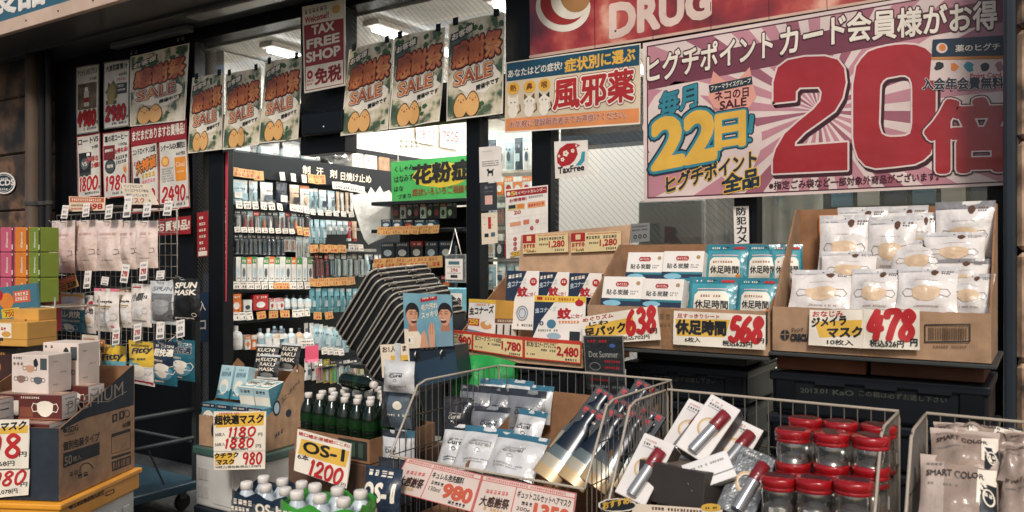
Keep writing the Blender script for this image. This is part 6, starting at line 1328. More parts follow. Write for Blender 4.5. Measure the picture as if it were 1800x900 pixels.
for i, (a, c, t, bt, y, rz, rx, bd, l) in enumerate((
    (1470, 1560, 362, 440, YB + .27, 3, -8, m_gband, 'white mask pouch peeking up behind the back row at left'), (1545, 1630, 360, 440, YB + .285, -6, -8, m_gband, 'white mask pouch peeking up behind the back row, middle'), (1560, 1660, 420, 486, YB + .15, -5, -30, m_gband, 'white mask pouch slumped between back and front rows'), (1440, 1540, 440, 500, YB + .13, 7, -34, m_gband, 'white mask pouch slumped behind the front row at left'),
    (1437, 1530, 376, 474, YB + .21, 4, -14, m_gband, 'white mask pouch at left end of the back row'), (1520, 1608, 379, 478, YB + .20, -3, -14, m_gband, 'white mask pouch second in the back row'), (1592, 1650, 372, 468, YB + .25, 6, -10, m_gband, 'white mask pouch half hidden between two others at the back'),
    (1640, 1748, 352, 450, YB + .24, -2, -10, m_gb2, 'white mask pouch with grey band, topmost at right'), (1620, 1732, 406, 468, YB + .17, 2, -22, m_gband, 'white mask pouch lying over others at the right middle'),
    (1628, 1740, 453, 520, YB + .12, 0, -22, m_gb2, 'white mask pouch with grey band in the middle right'),
    (1384, 1499, 474, 545, YB + .05, 5, -34, m_gband, 'white mask pouch at left end of the front row'), (1487, 1582, 472, 547, YB + .055, -2, -30, m_gband, 'white mask pouch second in the front row'), (1572, 1682, 468, 548, YB + .04, 1, -30, m_gband, 'white mask pouch over the red 478 price sign'), (1660, 1742, 480, 548, YB + .06, -8, -30, m_gband, 'white mask pouch cut off at the right carton wall'))):
    u = unit_at((a + c) / 2, bt, y); w = (atY(c, bt, y) - atY(a, bt, y)).length; h = (bt - t) * u / math.cos(R(rx))
    o = mk('mask_pouch', white_pouch(w, h * 1.02, 60 + i, bd), l, 'mask pouch', 'white mask pouches in the right carton', world=False); put(o, atY((a + c) / 2, bt + 3, y), rz, rx)
# contents of the foot pack carton
def f_gaku(p):
    p.rect(0, 0, 1, .26, m_tealp, 1); p.poly([(0, .26), (.2, .26), (.26, .18), (1, .18), (1, 0), (0, 0)], m_navy, 1.5); p.poly([(.35, .82), (.62, .82), (.65, .74), (.62, .66), (.35, .66), (.32, .74)], m_red, 1); p.text('めぐりズム', .36, .69, .61, .69, .09, m_gw, 2, .03)
    p.text('貼る炭酸', .12, .38, .66, .38, .18, m_char, 2, .015); p.scrib(.70, .48, .9, .48, .05, m_grey, 1); p.scrib(.70, .40, .88, .40, .05, m_grey, 1); p.ell(.87, .78, .05, .07, M((170, 140, 90)), 1)
    p.ell(.28, .1, .22, .1, M((130, 180, 196)), 2, 16)
for i, (a, c, t, bt, y, l) in enumerate(((1103, 1168, 447, 494, YB + .16, 'left white foot pack box in the back row, glare on it'), (1166, 1237, 445, 494, YB + .15, 'right white foot pack box in the back row'), (1060, 1131, 490, 541, YB + .05, 'left white foot pack box in the front row'), (1129, 1202, 494, 543, YB + .045, 'right white foot pack box in the front row'))):
    w = (atY(c, bt, y) - atY(a, bt, y)).length; h = (bt - t) * unit_at((a + c) / 2, bt, y) * 1.05
    o = mk('foot_pack_box', carton(w, h, .05, m_white, {'top': M((200, 212, 216), .4)}, f_gaku, bev=.002), l, 'box', 'white foot pack boxes', world=False); put(o, atY((a + c) / 2, bt, y), random.uniform(-3, 3), -16)
m_tb = M((70, 148, 156), .3, 'film'); m_tb2 = M((44, 118, 130), .3, 'film')
def f_kyu(p):
    p.rect(.14, .04, .86, .50, m_gw, 1, 4); p.poly([(.14, .50), (.86, .50), (.78, .60), (.22, .60)], m_gw, 1); p.text('休足時間', .17, .16, .84, .16, .20, m_char, 2, .03); p.scrib(.22, .44, .7, .44, .06, M((150, 90, 60)), 2); p.line([(.2, .66), (.8, .66)], .025, M((230, 190, 190)), 2); p.rect(.66, .85, .92, .92, m_red, 1, 3); p.ell(.5, .91, .06, .02, m_char, 1, 10); p.blob(.82, .1, .06, .06, m_orange, 2, 8); p.scrib(.15, .86, .5, .86, .05, m_gw, 1)
for i, (a, c, t, bt, y, rz, l) in enumerate(((1372, 1394, 430, 492, YB + .19, 20, 'teal cooling sheet bag edge showing at the right of the back row'), (1234, 1312, 430, 492, YB + .17, -2, 'left teal cooling sheet bag in the back row'), (1306, 1376, 430, 492, YB + .18, 2, 'right teal cooling sheet bag in the back row'), (1196, 1222, 490, 552, YB + .08, 6, 'teal cooling sheet bag just behind the left front one'), (1206, 1294, 488, 554, YB + .05, 3, 'left teal cooling sheet bag in the front row with glare'), (1290, 1364, 490, 554, YB + .045, -3, 'right teal cooling sheet bag in the front row'))):
    w = max(.11, (atY(c, bt, y) - atY(a, bt, y)).length); h = (bt - t) * unit_at((a + c) / 2, bt, y) * 1.05
    o = mk('sheet_bag', pouch(w, h, .016, lambda u, v: m_tb2 if (v > .80 or u < .07 or u > .93) else m_tb, f_kyu, 14, 16, .07, .1, seed=80 + i), l, 'sheet bag', 'teal cooling sheet bags', world=False); put(o, atY((a + c) / 2, bt, y), rz, -16)
# price signs on the carton fronts
def d638(p): p.poly([(.05, .66), (.68, .76), (.66, .25), (.05, .22)], m_hy, .6); p.text('めぐりズム', .02, .80, .42, .84, .14, m_hr, 2, .02); p.text('じわ', .10, .62, .34, .64, .14, m_black, 2, .03); p.text('足パック', .03, .24, .56, .33, .30, m_black, 2, .05); p.digits('638', .56, .24, .96, .30, .68, .245, m_hr, 2, .05); p.text('円', .88, .20, .97, .21, .15, m_black, 4, .02); p.text('税込702円', .5, .05, .86, .06, .13, m_black, 2, .02)
hand_sign('price_sign', PT(1090, 570, YB - .020, 0, 0), [(1022, 557), (1155, 537), (1163, 597), (1027, 605)], 'cream price sign with red 638 tilted under the white foot pack boxes', d638)
def d568(p): p.poly([(.02, .76), (.62, .82), (.56, .30), (.04, .26)], m_hy, .6); p.text('足すっきりシート', .04, .80, .50, .83, .12, m_hr, 2, .015); p.text('休足時間', .03, .33, .57, .36, .40, m_black, 2, .06); p.digits('568', .60, .22, .96, .24, .66, .245, m_hr, 2, .05); p.text('円', .92, .2, .99, .2, .13, m_black, 4, .02); p.text('6枚入', .13, .10, .30, .11, .14, m_black, 2, .02); p.text('税込625円', .54, .06, .86, .06, .15, m_black, 4, .025)
hand_sign('price_sign', PT(1260, 580, YB - .020, 0, 0), [(1185, 546), (1346, 554), (1346, 615), (1184, 605)], 'cream price sign with red 568 under the teal sheet bags', d568)
def djm(p): p.poly([(.1, .66), (.98, .74), (.96, .34), (.2, .22)], m_hy, .6); p.text('おなじみ', .06, .80, .62, .82, .15, m_hr, 2, .02); p.text('ジメイラ', .05, .52, .68, .60, .24, m_black, 2, .05); p.text('マスク', .34, .24, .98, .30, .26, m_black, 2, .05); p.text('10枚入', .34, .05, .82, .06, .14, m_black, 2, .02)
hand_sign('price_sign', PT(1470, 580, YB - .018), [(1424, 544), (1518, 544), (1518, 612), (1422, 606)], 'cream sign with yellow highlight beside the red 478 price', djm)
def d478(p): p.digits('478', .06, .26, .90, .27, .68, .245, m_hr, 2, .08); p.text('円', .84, .1, .96, .1, .17, m_black, 5, .04); p.text('税込526円', .12, .06, .72, .06, .17, m_black, 5, .025)
hand_sign('price_sign', PT(1570, 580, YB - .020), [(1518, 543), (1617, 544), (1617, 615), (1518, 612)], 'cream price sign with big red 478 on the white pouch carton', d478)

# ---- mosquito goods display carton
zq = atY(920, 640, YB).z
A, C = atY(800, 610, YB + .02), atY(1024, 630, YB + .02); xq0, xq1 = A.x, C.x
m_ccard = M((196, 160, 126), .8, 'card')
b = B(); t = .005; zfq = atY(910, 602, YB + .02).z; YBK = YB + .42
b.box((xq0, YB + .02, zq), (xq1, YB + .025, zfq), m_ccard); b.box((xq0 + .005, YB + .025, zq), (xq1 - .005, YBK, zq + .005), m_ccard)
ztop = atY(905, 476, YBK).z
for x in (xq0, xq1 - t):
    pr = [(YB + .025, zq), (YBK, zq), (YBK, ztop), (YB + .025, zfq)]; A = [Vector((x, a, c)) for a, c in pr]; C = [Vector((x + t, a, c)) for a, c in pr]; b.face(A, m_ccard); b.face(C, m_cardin)
    for i in range(4): j = (i + 1) % 4; b.face([A[i], A[j], C[j], C[i]], m_cardin)
pl = PY(YBK - .002); p = Quad(b, pl, [(916, 413), (1109, 395), (1104, 447), (913, 452)]); sheet(b, p, m_ccard, .008)
p = Quad(b, PY(YBK - .006), [(913, 452), (1104, 447), (1098, 620), (905, 600)]); sheet(b, p, m_ccard, .004)
mk('display_carton', b, 'pale brown display carton with raised back for mosquito repellent boxes', 'carton')
crate(xq0 + .02, xq1 - .03, YB + .04, YB + .40, .005, zq - .004, 'tall black crate carrying the mosquito display')
m_ly = M((226, 202, 150), .45); m_lr = M((196, 60, 44), .45)
def lab1280(c, l):
    b, p = flat(PY(YBK - .016), c, m_ly, 0, .003, m_or2); p.rect(0, .55, .28, 1, m_red, 1); p.rect(.09, .66, .19, .92, m_ly, 2); p.scrib(.3, .90, .97, .90, .06, m_lr, 1); p.text('おすすめ', .02, .28, .27, .30, .22, m_red, 2, .04); p.scrib(.3, .66, .92, .68, .14, m_char, 1); p.text('1,280', .58, .24, .92, .26, .36, m_red, 2, .03); p.scrib(.36, .4, .56, .4, .1, m_char, 1); p.scrib(.7, .08, .92, .08, .11, m_char, 1); p.scrib(.1, .06, .3, .06, .08, m_char); p.scrib(.02, .12, .26, .12, .1, m_orange)
    mk('price_card', b, l, 'price tag', 'cream price cards on the mosquito display')
lab1280([(919, 413), (998, 409), (999, 443), (919, 446)], 'cream price card reading 1,280 on the display back, left one'); lab1280([(1004, 410), (1092, 406), (1091, 440), (1004, 444)], 'cream price card reading 1,280 on the display back, right one')
def labq(c, n, l, ttl, num0=.58):
    b, p = flat(PY(YB + .008), c, m_ly, 0, .003, m_or2)
    for e in ((0, 0, 1, .06), (0, .94, 1, 1), (0, .06, .02, .94), (.98, .06, 1, .94)): p.rect(*e, m_lr, .6)
    p.rect(.02, .84, .98, .94, m_lr, .8); p.text(ttl, .05, .58, .56 if len(ttl) > 6 else .5, .58, .22, m_char, 1, .03); p.scrib(.3, .42, .56, .42, .1, m_char, 1); p.text(n, num0, .24, .95, .24, .44, m_red, 2, .04); p.scrib(.72, .09, .94, .09, .1, m_char, 1); p.scrib(.05, .2, .2, .2, .08, m_char, 1); p.scrib(.05, .78, .6, .79, .06, m_lr, 1)
    mk('price_card', b, l, 'price tag', 'cream price cards on the mosquito display')
labq([(797, 580), (830, 583), (829, 615), (796, 611)], '980', 'narrow cream price card reading 980 on the display lip', 'コナ', .3); labq([(831, 583), (920, 592), (920, 630), (830, 616)], '1,780', 'cream price card reading 1,780 on the display lip', '虫コナーズ プレート250日'); labq([(921, 592), (1022, 600), (1021, 640), (921, 630)], '2,480', 'cream price card reading 2,480 on the display lip', '蚊に効く虫コナーズプレミアム')
def f_ka(p):
    p.poly([(0, 0), (.0, 1), (1, 1), (.62, 1), (.30, .55), (.12, 0)], m_navy, 1); p.poly([(.0, 1), (.6, 1), (.4, .8), (0, .74)], m_navy, 1.2); p.scrib(.06, .86, .5, .90, .06, m_gw, 2); p.text('虫コナーズ', .05, .70, .62, .78, .10, M((190, 200, 204)), 2, .03); p.text('蚊', .38, .56, .66, .57, .16, m_red, 3, .05); p.text('に効く', .68, .56, .93, .58, .07, m_red, 3, .01); p.ell(.84, .82, .11, .07, m_red, 2); p.scrib(.78, .8, .9, .8, .05, m_gw, 3)
    p.blob(.55, .28, .2, .14, M((200, 206, 210)), 2, 12, .1); p.ring(.55, .28, .16, .12, .015, m_grey, 3); p.ring(.55, .28, .1, .08, .015, m_grey, 3); p.scrib(.4, .06, .9, .06, .04, m_char, 1)
def f_ka2(p):
    p.rect(0, .86, 1, 1, m_fy, 1); p.scrib(.2, .9, .9, .9, .06, m_or2, 2); p.rect(.05, .9, .16, .97, m_red, 2); p.poly([(0, .05), (0, .86), (.4, .86), (.12, .4)], m_navy, 1); p.text('虫コナーズ', .03, .60, .44, .66, .11, M((190, 200, 204)), 2, .03); p.text('蚊', .48, .50, .72, .52, .22, m_red, 3, .05); p.text('に効く', .74, .52, .96, .54, .09, m_red, 3, .01); p.ell(.88, .86, .08, .07, m_red, 3); p.ell(.36, .38, .09, .1, M((70, 120, 140)), 2); p.scrib(.5, .4, .9, .42, .06, m_orange, 2); p.text('30', .05, .34, .2, .34, .09, m_navy, 2, .03); p.ell(.42, .12, .14, .07, M((150, 170, 180)), 2); p.rect(.72, .02, .92, .24, m_char, 2); p.scrib(.1, .2, .5, .22, .05, m_grey, 1)
for i, (a, c, t, bt, y, f, l) in enumerate(((892, 949, 477, 580, YB + .17, f_ka, 'white and navy mosquito repellent box at left of back row'), (948, 1003, 479, 575, YB + .18, f_ka, 'white and navy mosquito repellent box in middle of back row'), (1002, 1060, 481, 575, YB + .17, f_ka, 'white and navy mosquito repellent box at right of back row'), (942, 1032, 521, 601, YB + .05, f_ka2, 'wide white repellent box with yellow top edge in front row'))):
    w = (atY(c, bt, y) - atY(a, bt, y)).length * .98; h = (bt - t) * unit_at((a + c) / 2, bt, y)
    o = mk('repellent_box', carton(w, h, .06, m_white, {'left': m_navy, 'right': m_navy, 'top': m_navy if i < 3 else m_fy}, f, bev=.0015), l, 'repellent box', 'mosquito repellent boxes', world=False); put(o, atY((a + c) / 2, bt, y), random.uniform(-2, 2), -6)
def f_ko(p):
    p.rect(0, .90, 1, 1, m_yellow, 1); p.ell(.5, .82, .3, .1, M((214, 218, 216)), 1); p.text('虫コナーズ', .05, .56, .95, .66, .20, m_char, 2, .04, [(.06, m_gw)]); p.scrib(.3, .82, .8, .84, .06, m_orange, 2); p.rect(.02, .28, .44, .48, m_red, 1); p.text('250', .06, .31, .40, .32, .14, m_yellow, 2, .05); p.blob(.7, .32, .2, .12, M((214, 150, 90)), 2, 12, .2); p.blob(.75, .38, .1, .06, m_gw, 3, 8); p.poly([(0, .18), (1, .10), (1, .04), (0, .02)], M((90, 130, 160)), 1); p.rect(0, 0, 1, .06, m_orange, 2)
def s_ko(p):
    p.rect(0, .5, 1, 1, M((206, 152, 60), .4), 1); p.rect(0, .40, 1, .52, M((120, 80, 50)), 2); p.scrib(.1, .43, .9, .43, .06, m_cream, 3)
    for k in range(7): p.rect(.05 + k * .13, 0, .11 + k * .13, .36, m_gw if k % 2 else m_char, 1)
o = mk('repellent_box', carton(.155, .148, .15, m_white, {'top': m_fy, 'left': m_fy}, f_ko, s_ko, bev=.0015), 'yellow topped repellent box with red 250 at the display left', 'repellent box', 'mosquito repellent boxes', world=False); put(o, atY(868, 592, YB + .13), -12, -4)

# ---- dark menu boards clipped before the crates, green tray
b, p = flat(PT(1060, 640, 2.56), [(1025, 590), (1095, 590), (1098, 660), (1029, 654)], M((36, 40, 42), .35, 'film'), 0, .004, M((150, 140, 126)))
for e in ((0, 0, 1, .03), (0, .97, 1, 1), (0, .03, .02, .97), (.98, .03, 1, .97)): p.rect(*e, M((120, 114, 104)), .6)
p.scrib(.1, .82, .6, .82, .07, m_red, 1); p.ell(.72, .74, .08, .05, M((60, 90, 140)), 1); p.text('Dot Summer', .12, .42, .86, .44, .16, M((150, 146, 138)), 1, .01); p.ring(.26, .18, .13, .1, .02, m_grey, 1); p.scrib(.5, .3, .9, .3, .06, m_red, 1); p.scrib(.5, .14, .9, .14, .06, m_red, 1); mk('menu_board', b, 'dark board with faint handwriting under the 638 price sign', 'board')
b, p = flat(PT(1060, 640, 2.56), [(1029, 657), (1098, 663), (1099, 690), (1032, 684)], M((36, 40, 42), .35, 'film'), 0, .004, M((150, 140, 126))); p.scrib(.1, .6, .6, .6, .14, m_red, 1); p.scrib(.1, .2, .9, .2, .14, m_grey, 1); mk('menu_board', b, 'shorter dark board directly below the handwritten one', 'board')
b = B(); m_gt = M((42, 150, 70), .3, 'film'); A, C = atY(795, 672, 2.575), atY(905, 668, 2.575); zt_ = atY(850, 631, 2.575).z
n = 16; vs = []
for k in range(n + 1):
    f = k / n; x = A.x + (C.x - A.x) * f; dz = .02 * math.sin(f * math.pi) - .008; vs += [(x, 2.575 + .006 * math.sin(k), A.z - .05), (x, 2.575 + .006 * math.sin(k), zt_ + dz), (x, 2.595, zt_ + dz + .002), (x, 2.598, A.z - .05)]
b.mesh(vs, [(4 * k + j, 4 * k + 4 + j, 4 * k + 5 + j, 4 * k + 1 + j) for k in range(n) for j in range(3)], m_gt, True); mk('plastic_tray', b, 'bright green plastic tray behind the left basket rim', 'tray')
# ================================================================== stacked shopping baskets by the door
m_skb = M((34, 36, 38), .45, 'paint'); m_skr = M((164, 155, 141), .4, 'paint')
cs = lambda r, u, d: RGT * r + UP * u + FWD * d
O0 = atT(652, 474, 3.95); Td = cs(.22, .02, .30).normalized(); Ld = cs(-.22, -.317, .18).normalized(); nrm = Td.cross(Ld)
if nrm.dot(FWD) > 0: nrm = -nrm
step = nrm * .034; Wk, Lk = .42, .42
def rpath(i, rad, off):
    P = []
    for (cx, cy, a0) in ((i + rad, i + rad, 180), (Wk - i - rad, i + rad, 270), (Wk - i - rad, Lk - i - rad, 0), (i + rad, Lk - i - rad, 90)):
        for k in range(5): a = R(a0 + k * 22.5); P.append(O0 + Td * (cx + rad * math.cos(a)) + Ld * (cy + rad * math.sin(a)) + nrm * off)
    return P
SKL = 'black shopping basket with pale rim inside the leaning stack'
base = empty('shopping_basket', O0, 'black shopping basket with pale rim, outermost at the back of the leaning stack', 'shopping basket', 'shopping baskets in the leaning stack')
b = B(); b.tube(rpath(0, .042, 0), .0050, m_skr, 8, True); mk('rim', b, parent=base)
b = B(); b.tube(rpath(.02, .036, .010), .0022, M((104, 100, 94), .4, 'paint'), 6, True); mk('handle', b, parent=base)
b = B(); A = rpath(.003, .04, -.004); C = rpath(.016, .038, .03); D_2 = rpath(.06, .03, .17); n = len(A)
b.mesh(A + C + D_2, [(j * n + k, j * n + (k + 1) % n, (j + 1) * n + (k + 1) % n, (j + 1) * n + k) for j in range(2) for k in range(n)] + [tuple(range(2 * n, 3 * n))], m_skb, True); mk('tub', b, parent=base)
for u, v in ((.16, .0), (.62, .0)):
    b = B(); q = O0 + Td * (Wk * u) + Ld * (Lk * v) + nrm * .006; b.tube([q - Td * .025, q + Td * .025], .008, m_skr, 8); mk('clip', b, parent=base)
for k in range(1, 11): dup(base, O0 + step * k + Td * random.uniform(-.008, .008) + Ld * random.uniform(-.006, .006), (R(random.uniform(-.7, .7)), R(random.uniform(-.7, .7)), 0), label=SKL if k < 10 else 'black shopping basket with pale rim, front one of the leaning stack, behind the poster')
b = B(); q = O0 + Ld * Lk * .9 + step * 5 + Td * .2
b.tube([(q.x, q.y + .05, .02), (q.x, q.y + .05, q.z - .1)], .02, m_dkpost, 10); b.lathe([(.2, 0), (.2, .012), (.03, .03)], m_dkpost, 24, c=(q.x, q.y + .05, 0)); b.rbox((q.x - .15, q.y - .1, q.z - .12), (q.x + .15, q.y + .15, q.z - .1), m_dkpost, .004); mk('basket_stand', b, 'dark stand under the leaning shopping basket stack', 'stand')

# ================================================================== bottled tea, drink packs, price card
Y_TEA = 2.22
m_tea = M((10, 24, 14), .07, 'plain'); m_teal2 = M((18, 46, 20), .1, 'plain'); m_capw = M((222, 212, 200), .45)
def cl(b, prof, m, **k): b.lathe(prof, m, 18, **k)
tea = empty('tea_bottle', (0, 0, 0), 'tea', 'bottle')
b = B(); prof = [(.026, 0), (.032, .006), (.033, .03)]
for k in range(6): z = .034 + k * .016; prof += [(.0315, z), (.033, z + .006), (.033, z + .011)]
prof += [(.033, .135), (.031, .15), (.024, .168), (.014, .184), (.0125, .188)]
cl(b, prof, m_tea); mk('body', b, parent=tea, world=False)
b = B(); cl(b, [(.0336, .100), (.0337, .101), (.0337, .131), (.0336, .132)], m_teal2); mk('label_band', b, parent=tea, world=False)
b = B(); cl(b, [(.0132, .188), (.0155, .189), (.0158, .204), (.0145, .2075), (.006, .208)], m_capw); mk('cap', b, parent=tea, world=False)
zt0 = atY(600, 690, Y_TEA).z - .225
A, C = atY(527, 800, Y_TEA - .07), atY(690, 800, Y_TEA - .07)
n_ = 0
TW = .36; TX = atY(548, 700, Y_TEA - .02).x
for r_ in range(5):
    for k in range(6):
        loc = Vector((TX - .012 + k * .0625 + .010 * (r_ % 2), Y_TEA - .025 + r_ * .062, zt0 + .012)); l = 'dark green tea bottle with white cap, %s in the %s row of the carton' % (('first', 'second', 'third', 'fourth', 'fifth', 'sixth')[k], ('front', 'second', 'middle', 'fourth', 'back')[r_])
        if n_ == 0: tea.location = loc; tea.scale = (.92, .92, .98); tag(tea, l, 'bottle', 'tea bottles in the carton')
        else: dup(tea, loc, label=l)
        n_ += 1
ly = dup(tea, Vector((TX + .06, Y_TEA + .09, zt0 + .012 + .208 + .036)), (R(90), 0, R(78)), 'tea bottle lying on its side on top of the others'); ly['group'] = 'tea bottles in the carton'
b = B(); x0, x1, ya, yb = TX - .045, TX + .335, Y_TEA - .065, Y_TEA + .30
b.box((x0, ya, zt0), (x1, ya + .004, zt0 + .085), m_cardin); b.box((x0, yb, zt0), (x1, yb + .004, zt0 + .085), m_cardin); b.box((x0, ya + .0042, zt0), (x0 + .004, yb - .0002, zt0 + .085), m_cardin); b.box((x1 - .004, ya + .0042, zt0), (x1, yb - .0002, zt0 + .085), m_cardin); b.box((x0 + .0042, ya + .0042, zt0 + .001), (x1 - .0042, yb - .0002, zt0 + .008), m_cardin)
p = Pr(b, lambda u, v, L=0: Vector((x0 + (x1 - x0) * u, ya - L * EPS, zt0 + .085 * v)), 1, 4); p.rect(.6, .1, .97, .9, M((38, 44, 40), .6), 1)
for k in range(3): p.rect(.66 + k * .1, .2, .72 + k * .1, .8, M((64, 84, 66), .6), 2)
mk('drink_carton', b, 'low dark carton tray holding the tea bottles', 'carton')
b = B(); b.rbox((x0 - .03, ya - .005, zt0 - .16), (x1 + .01, yb + .06, zt0 - .004), M((96, 70, 52), .85, 'card'), .004); mk('drink_carton', b, 'brown carton under the tea bottle tray', 'carton')
b = B(); b.rbox((x0 - .05, ya - .02, .01), (x1 + .02, yb + .08, zt0 - .165), M((48, 46, 44), .8, 'card'), .006); mk('drink_carton', b, 'dark carton stack base beneath the drinks', 'carton')
def dos(p): p.text('経口補水液補給にこれ!', .03, .87, .97, .89, .085, m_hr, 2, .02); p.poly([(.08, .80), (.97, .82), (.93, .44), (.03, .42)], m_hy, .6); p.text('OS-1', .13, .50, .88, .56, .26, m_black, 2, .03); p.text('6本', .04, .30, .24, .31, .13, m_black, 2, .02); p.digits('1200', .24, .02, .90, .04, .34, .22, m_hr, 2, .12); p.text('円', .9, .02, .98, .02, .08, m_black, 2)
hand_sign('price_sign', PT(570, 800, Y_TEA - .16, 6, 6), [(524, 754), (619, 780), (612, 858), (520, 826)], 'tilted cream price sign reading OS-1 with red 1200 before the tea bottles', dos)
# six-packs of drink bottles wrapped in film
Y_OS = 1.56
m_osb = M((196, 204, 206), .25, 'film')
def drink_pack(xc, yc, z, band, nx, ny, label, txt, rz):
    e = empty('drink_pack', (xc, yc, z), label, 'drink pack', rot=(0, 0, R(rz)))
    for j in range(ny):
        for k in range(nx):
            X_, Y_ = (k - (nx - 1) / 2) * .068, (j - (ny - 1) / 2) * .068; b = B()
            cl(b, [(.028, 0), (.033, .008), (.033, .13), (.029, .152), (.015, .176), (.0135, .18)], m_osb, c=(X_, Y_, 0)); o = mk('bottle', b, parent=e, world=False)
            b = B(); cl(b, [(.0145, .180), (.0165, .181), (.0165, .197), (.014, .2), (.005, .2005)], m_capw, c=(X_, Y_, 0)); mk('cap', b, parent=o, world=False)
    W, D = nx * .068 / 2 + .004, ny * .068 / 2 + .004
    b = B(); N = 40; vs = []
    for k in range(N):
        a = 2 * math.pi * k / N; c, s = math.cos(a), math.sin(a); q = (abs(c) ** 5 + abs(s) ** 5) ** -.2; r = 1 + .02 * math.sin(k * 2.7)
        for z_ in (.125, .178): vs.append((W * c * q * r, D * s * q * r, z_ + .008 * math.sin(k * 1.3)))
    b.mesh(vs, [(2 * k, 2 * ((k + 1) % N), 2 * ((k + 1) % N) + 1, 2 * k + 1) for k in range(N)], band, True)
    p = Pr(b, lambda u, v, L=0: Vector(((u - .5) * 2 * W, -D - .012 - L * EPS, .128 + .046 * v)), 1, W * 2 / .046); p.text(txt, .55, .2, .9, .22, .55, m_gw, 1, .04); p.scrib(.1, .55, .5, .55, .3, m_gw, 1); p.scrib(.14, .15, .45, .15, .25, m_gw, 1); mk('wrap_band', b, parent=e, world=False)
    b = B(); vs = []
    for k in range(N):
        a = 2 * math.pi * k / N; c, s = math.cos(a), math.sin(a); q = (abs(c) ** 5 + abs(s) ** 5) ** -.2
        for z_, f in ((.0, 1.01), (.09, 1.03), (.151, 1.02), (.172, .9)): vs.append((W * c * q * f * (1 + .015 * math.sin(k * 3.1)), D * s * q * f * (1 + .015 * math.sin(k * 3.1)), z_))
    b.mesh(vs, [(4 * k + j, 4 * ((k + 1) % N) + j, 4 * ((k + 1) % N) + j + 1, 4 * k + j + 1) for k in range(N) for j in range(3)], m_clear, True); mk('film', b, parent=e, world=False)
    return e
P = atY(482, 905, Y_OS); zo = atY(482, 846, Y_OS).z - .20
m_gband2 = M((70, 160, 60), .3, 'film')
drink_pack(P.x, Y_OS, zo, m_nvf, 3, 2, 'wrapped pack of clear drink bottles with navy band', 'OS-1', 8)
P2 = atY(578, 905, Y_OS - .14); zo2 = atY(578, 862, Y_OS - .14).z - .20
drink_pack(P2.x, Y_OS - .14, zo2, m_gband2, 3, 2, 'wrapped pack of clear drink bottles with bright green band', 'OS-1', 8)
b = B(); b.rbox((P.x - .12, Y_OS - .24, .01), (P2.x + .12, Y_OS + .09, min(zo, zo2) - .003), m_cardin, .006); mk('drink_carton', b, 'brown carton stack under the wrapped drink packs', 'carton')
o = mk('drink_bag', pouch(.13, .17, .03, lambda u, v: m_nvf, lambda p: (p.text('OS-1', .05, .42, .9, .44, .3, m_gw, 2, .04), p.scrib(.1, .84, .8, .84, .1, m_gw, 1)), 10, 10, seed=120), 'dark navy drink pouch with white OS-1 lettering at the picture bottom', 'pouch', world=False); put(o, atY(668, 925, 1.82), 8, -8)

# ---- hanging strip of packs on the left basket's side, small card, poster box
def f_cu(c): 
    def f(p): p.text('Curel', .32, .50, .72, .53, .095, c, 2, .02); p.ring(.52, .42, .045, .035, .012, c, 1, 10); p.scrib(.25, .22, .8, .22, .03, c, 1); p.scrib(.25, .17, .7, .17, .025, c, 1); p.scrib(.3, .62, .75, .62, .025, c, 1)
    return f
m_cuw = M((206, 204, 200), .3, 'film'); m_cug = M((146, 146, 146), .25, 'film', .35); m_cutop = M((56, 104, 122), .3, 'film'); m_cudk = M((44, 46, 50), .25, 'film')
YH = 2.10
for i, (a, c, t, bt, y, l, mf, f) in enumerate(((676, 727, 634, 690, YH, 'white pouch at top of the strip hanging on the basket side', lambda u, v: m_cuw, f_cu(m_char)), (672, 728, 676, 752, YH + .03, 'dark translucent refill pouch in the hanging strip', lambda u, v: m_slate if .3 < u < .95 and v < .8 else m_cudk, lambda p: (p.ell(.6, .55, .12, .1, m_gw, 1), p.scrib(.3, .3, .8, .3, .05, m_gw))), (674, 712, 756, 830, YH - .01, 'grey white pouch in the lower part of the hanging strip, left', lambda u, v: m_cuw if v < .85 else m_cudk, f_cu(m_navy)), (700, 728, 756, 832, YH + .02, 'grey white pouch in the lower part of the hanging strip, right', lambda u, v: m_cuw if v < .85 else m_cutop, f_cu(m_navy)), (668, 720, 806, 884, YH - .04, 'black shiny pouch at the bottom of the hanging strip', lambda u, v: m_cudk, lambda p: p.scrib(.2, .4, .8, .4, .1, m_gw)))):
    w = (atY(c, bt, y) - atY(a, bt, y)).length; h = (bt - t) * unit_at((a + c) / 2, bt, y)
    o = mk('refill_pouch', pouch(w, h, .026, mf, f, 10, 12, .07, .2, seed=130 + i), l, 'pouch', 'pouches hanging on the strip', world=False); put(o, atY((a + c) / 2, bt, y), 6, 0)
q = atY(700, 634, YH + .06); b = B(); b.rbox((q.x - .012, YH + .055, q.z - .9), (q.x + .012, YH + .06, q.z + .06), m_clearw, .001); mk('hanger_strip', b, 'clear plastic hanger strip behind the hanging pouches', 'strip')
b, p = flat(PT(695, 635, 2.30, 6), [(668, 606), (718, 604), (722, 662), (672, 664)], m_cream, 0, .002); p.text('お1人さま', .08, .76, .92, .78, .18, m_brown, 2, .02); p.rect(.35, .08, .95, .66, m_hy, 1); p.text('七', .38, .2, .92, .22, .36, m_black, 2, .08); mk('limit_card', b, 'cream handwritten card with yellow patch above the hanging strip', 'price sign')
m_posbl = ramp_mat('blue_poster', [(.35, (78, 128, 146)), (.6, (130, 172, 182))], 4, .4, coat=.3, bump=.02); m_skin = M((206, 150, 118), .5); m_skin2 = M((176, 116, 88), .5); m_hair = M((28, 24, 24), .5)
YPB = 2.44
pp = PT(752, 590, YPB, 6)
b, p = flat(pp, [(708, 515), (794, 518), (797, 608), (712, 613)], m_posbl, 0, .006, m_navy)
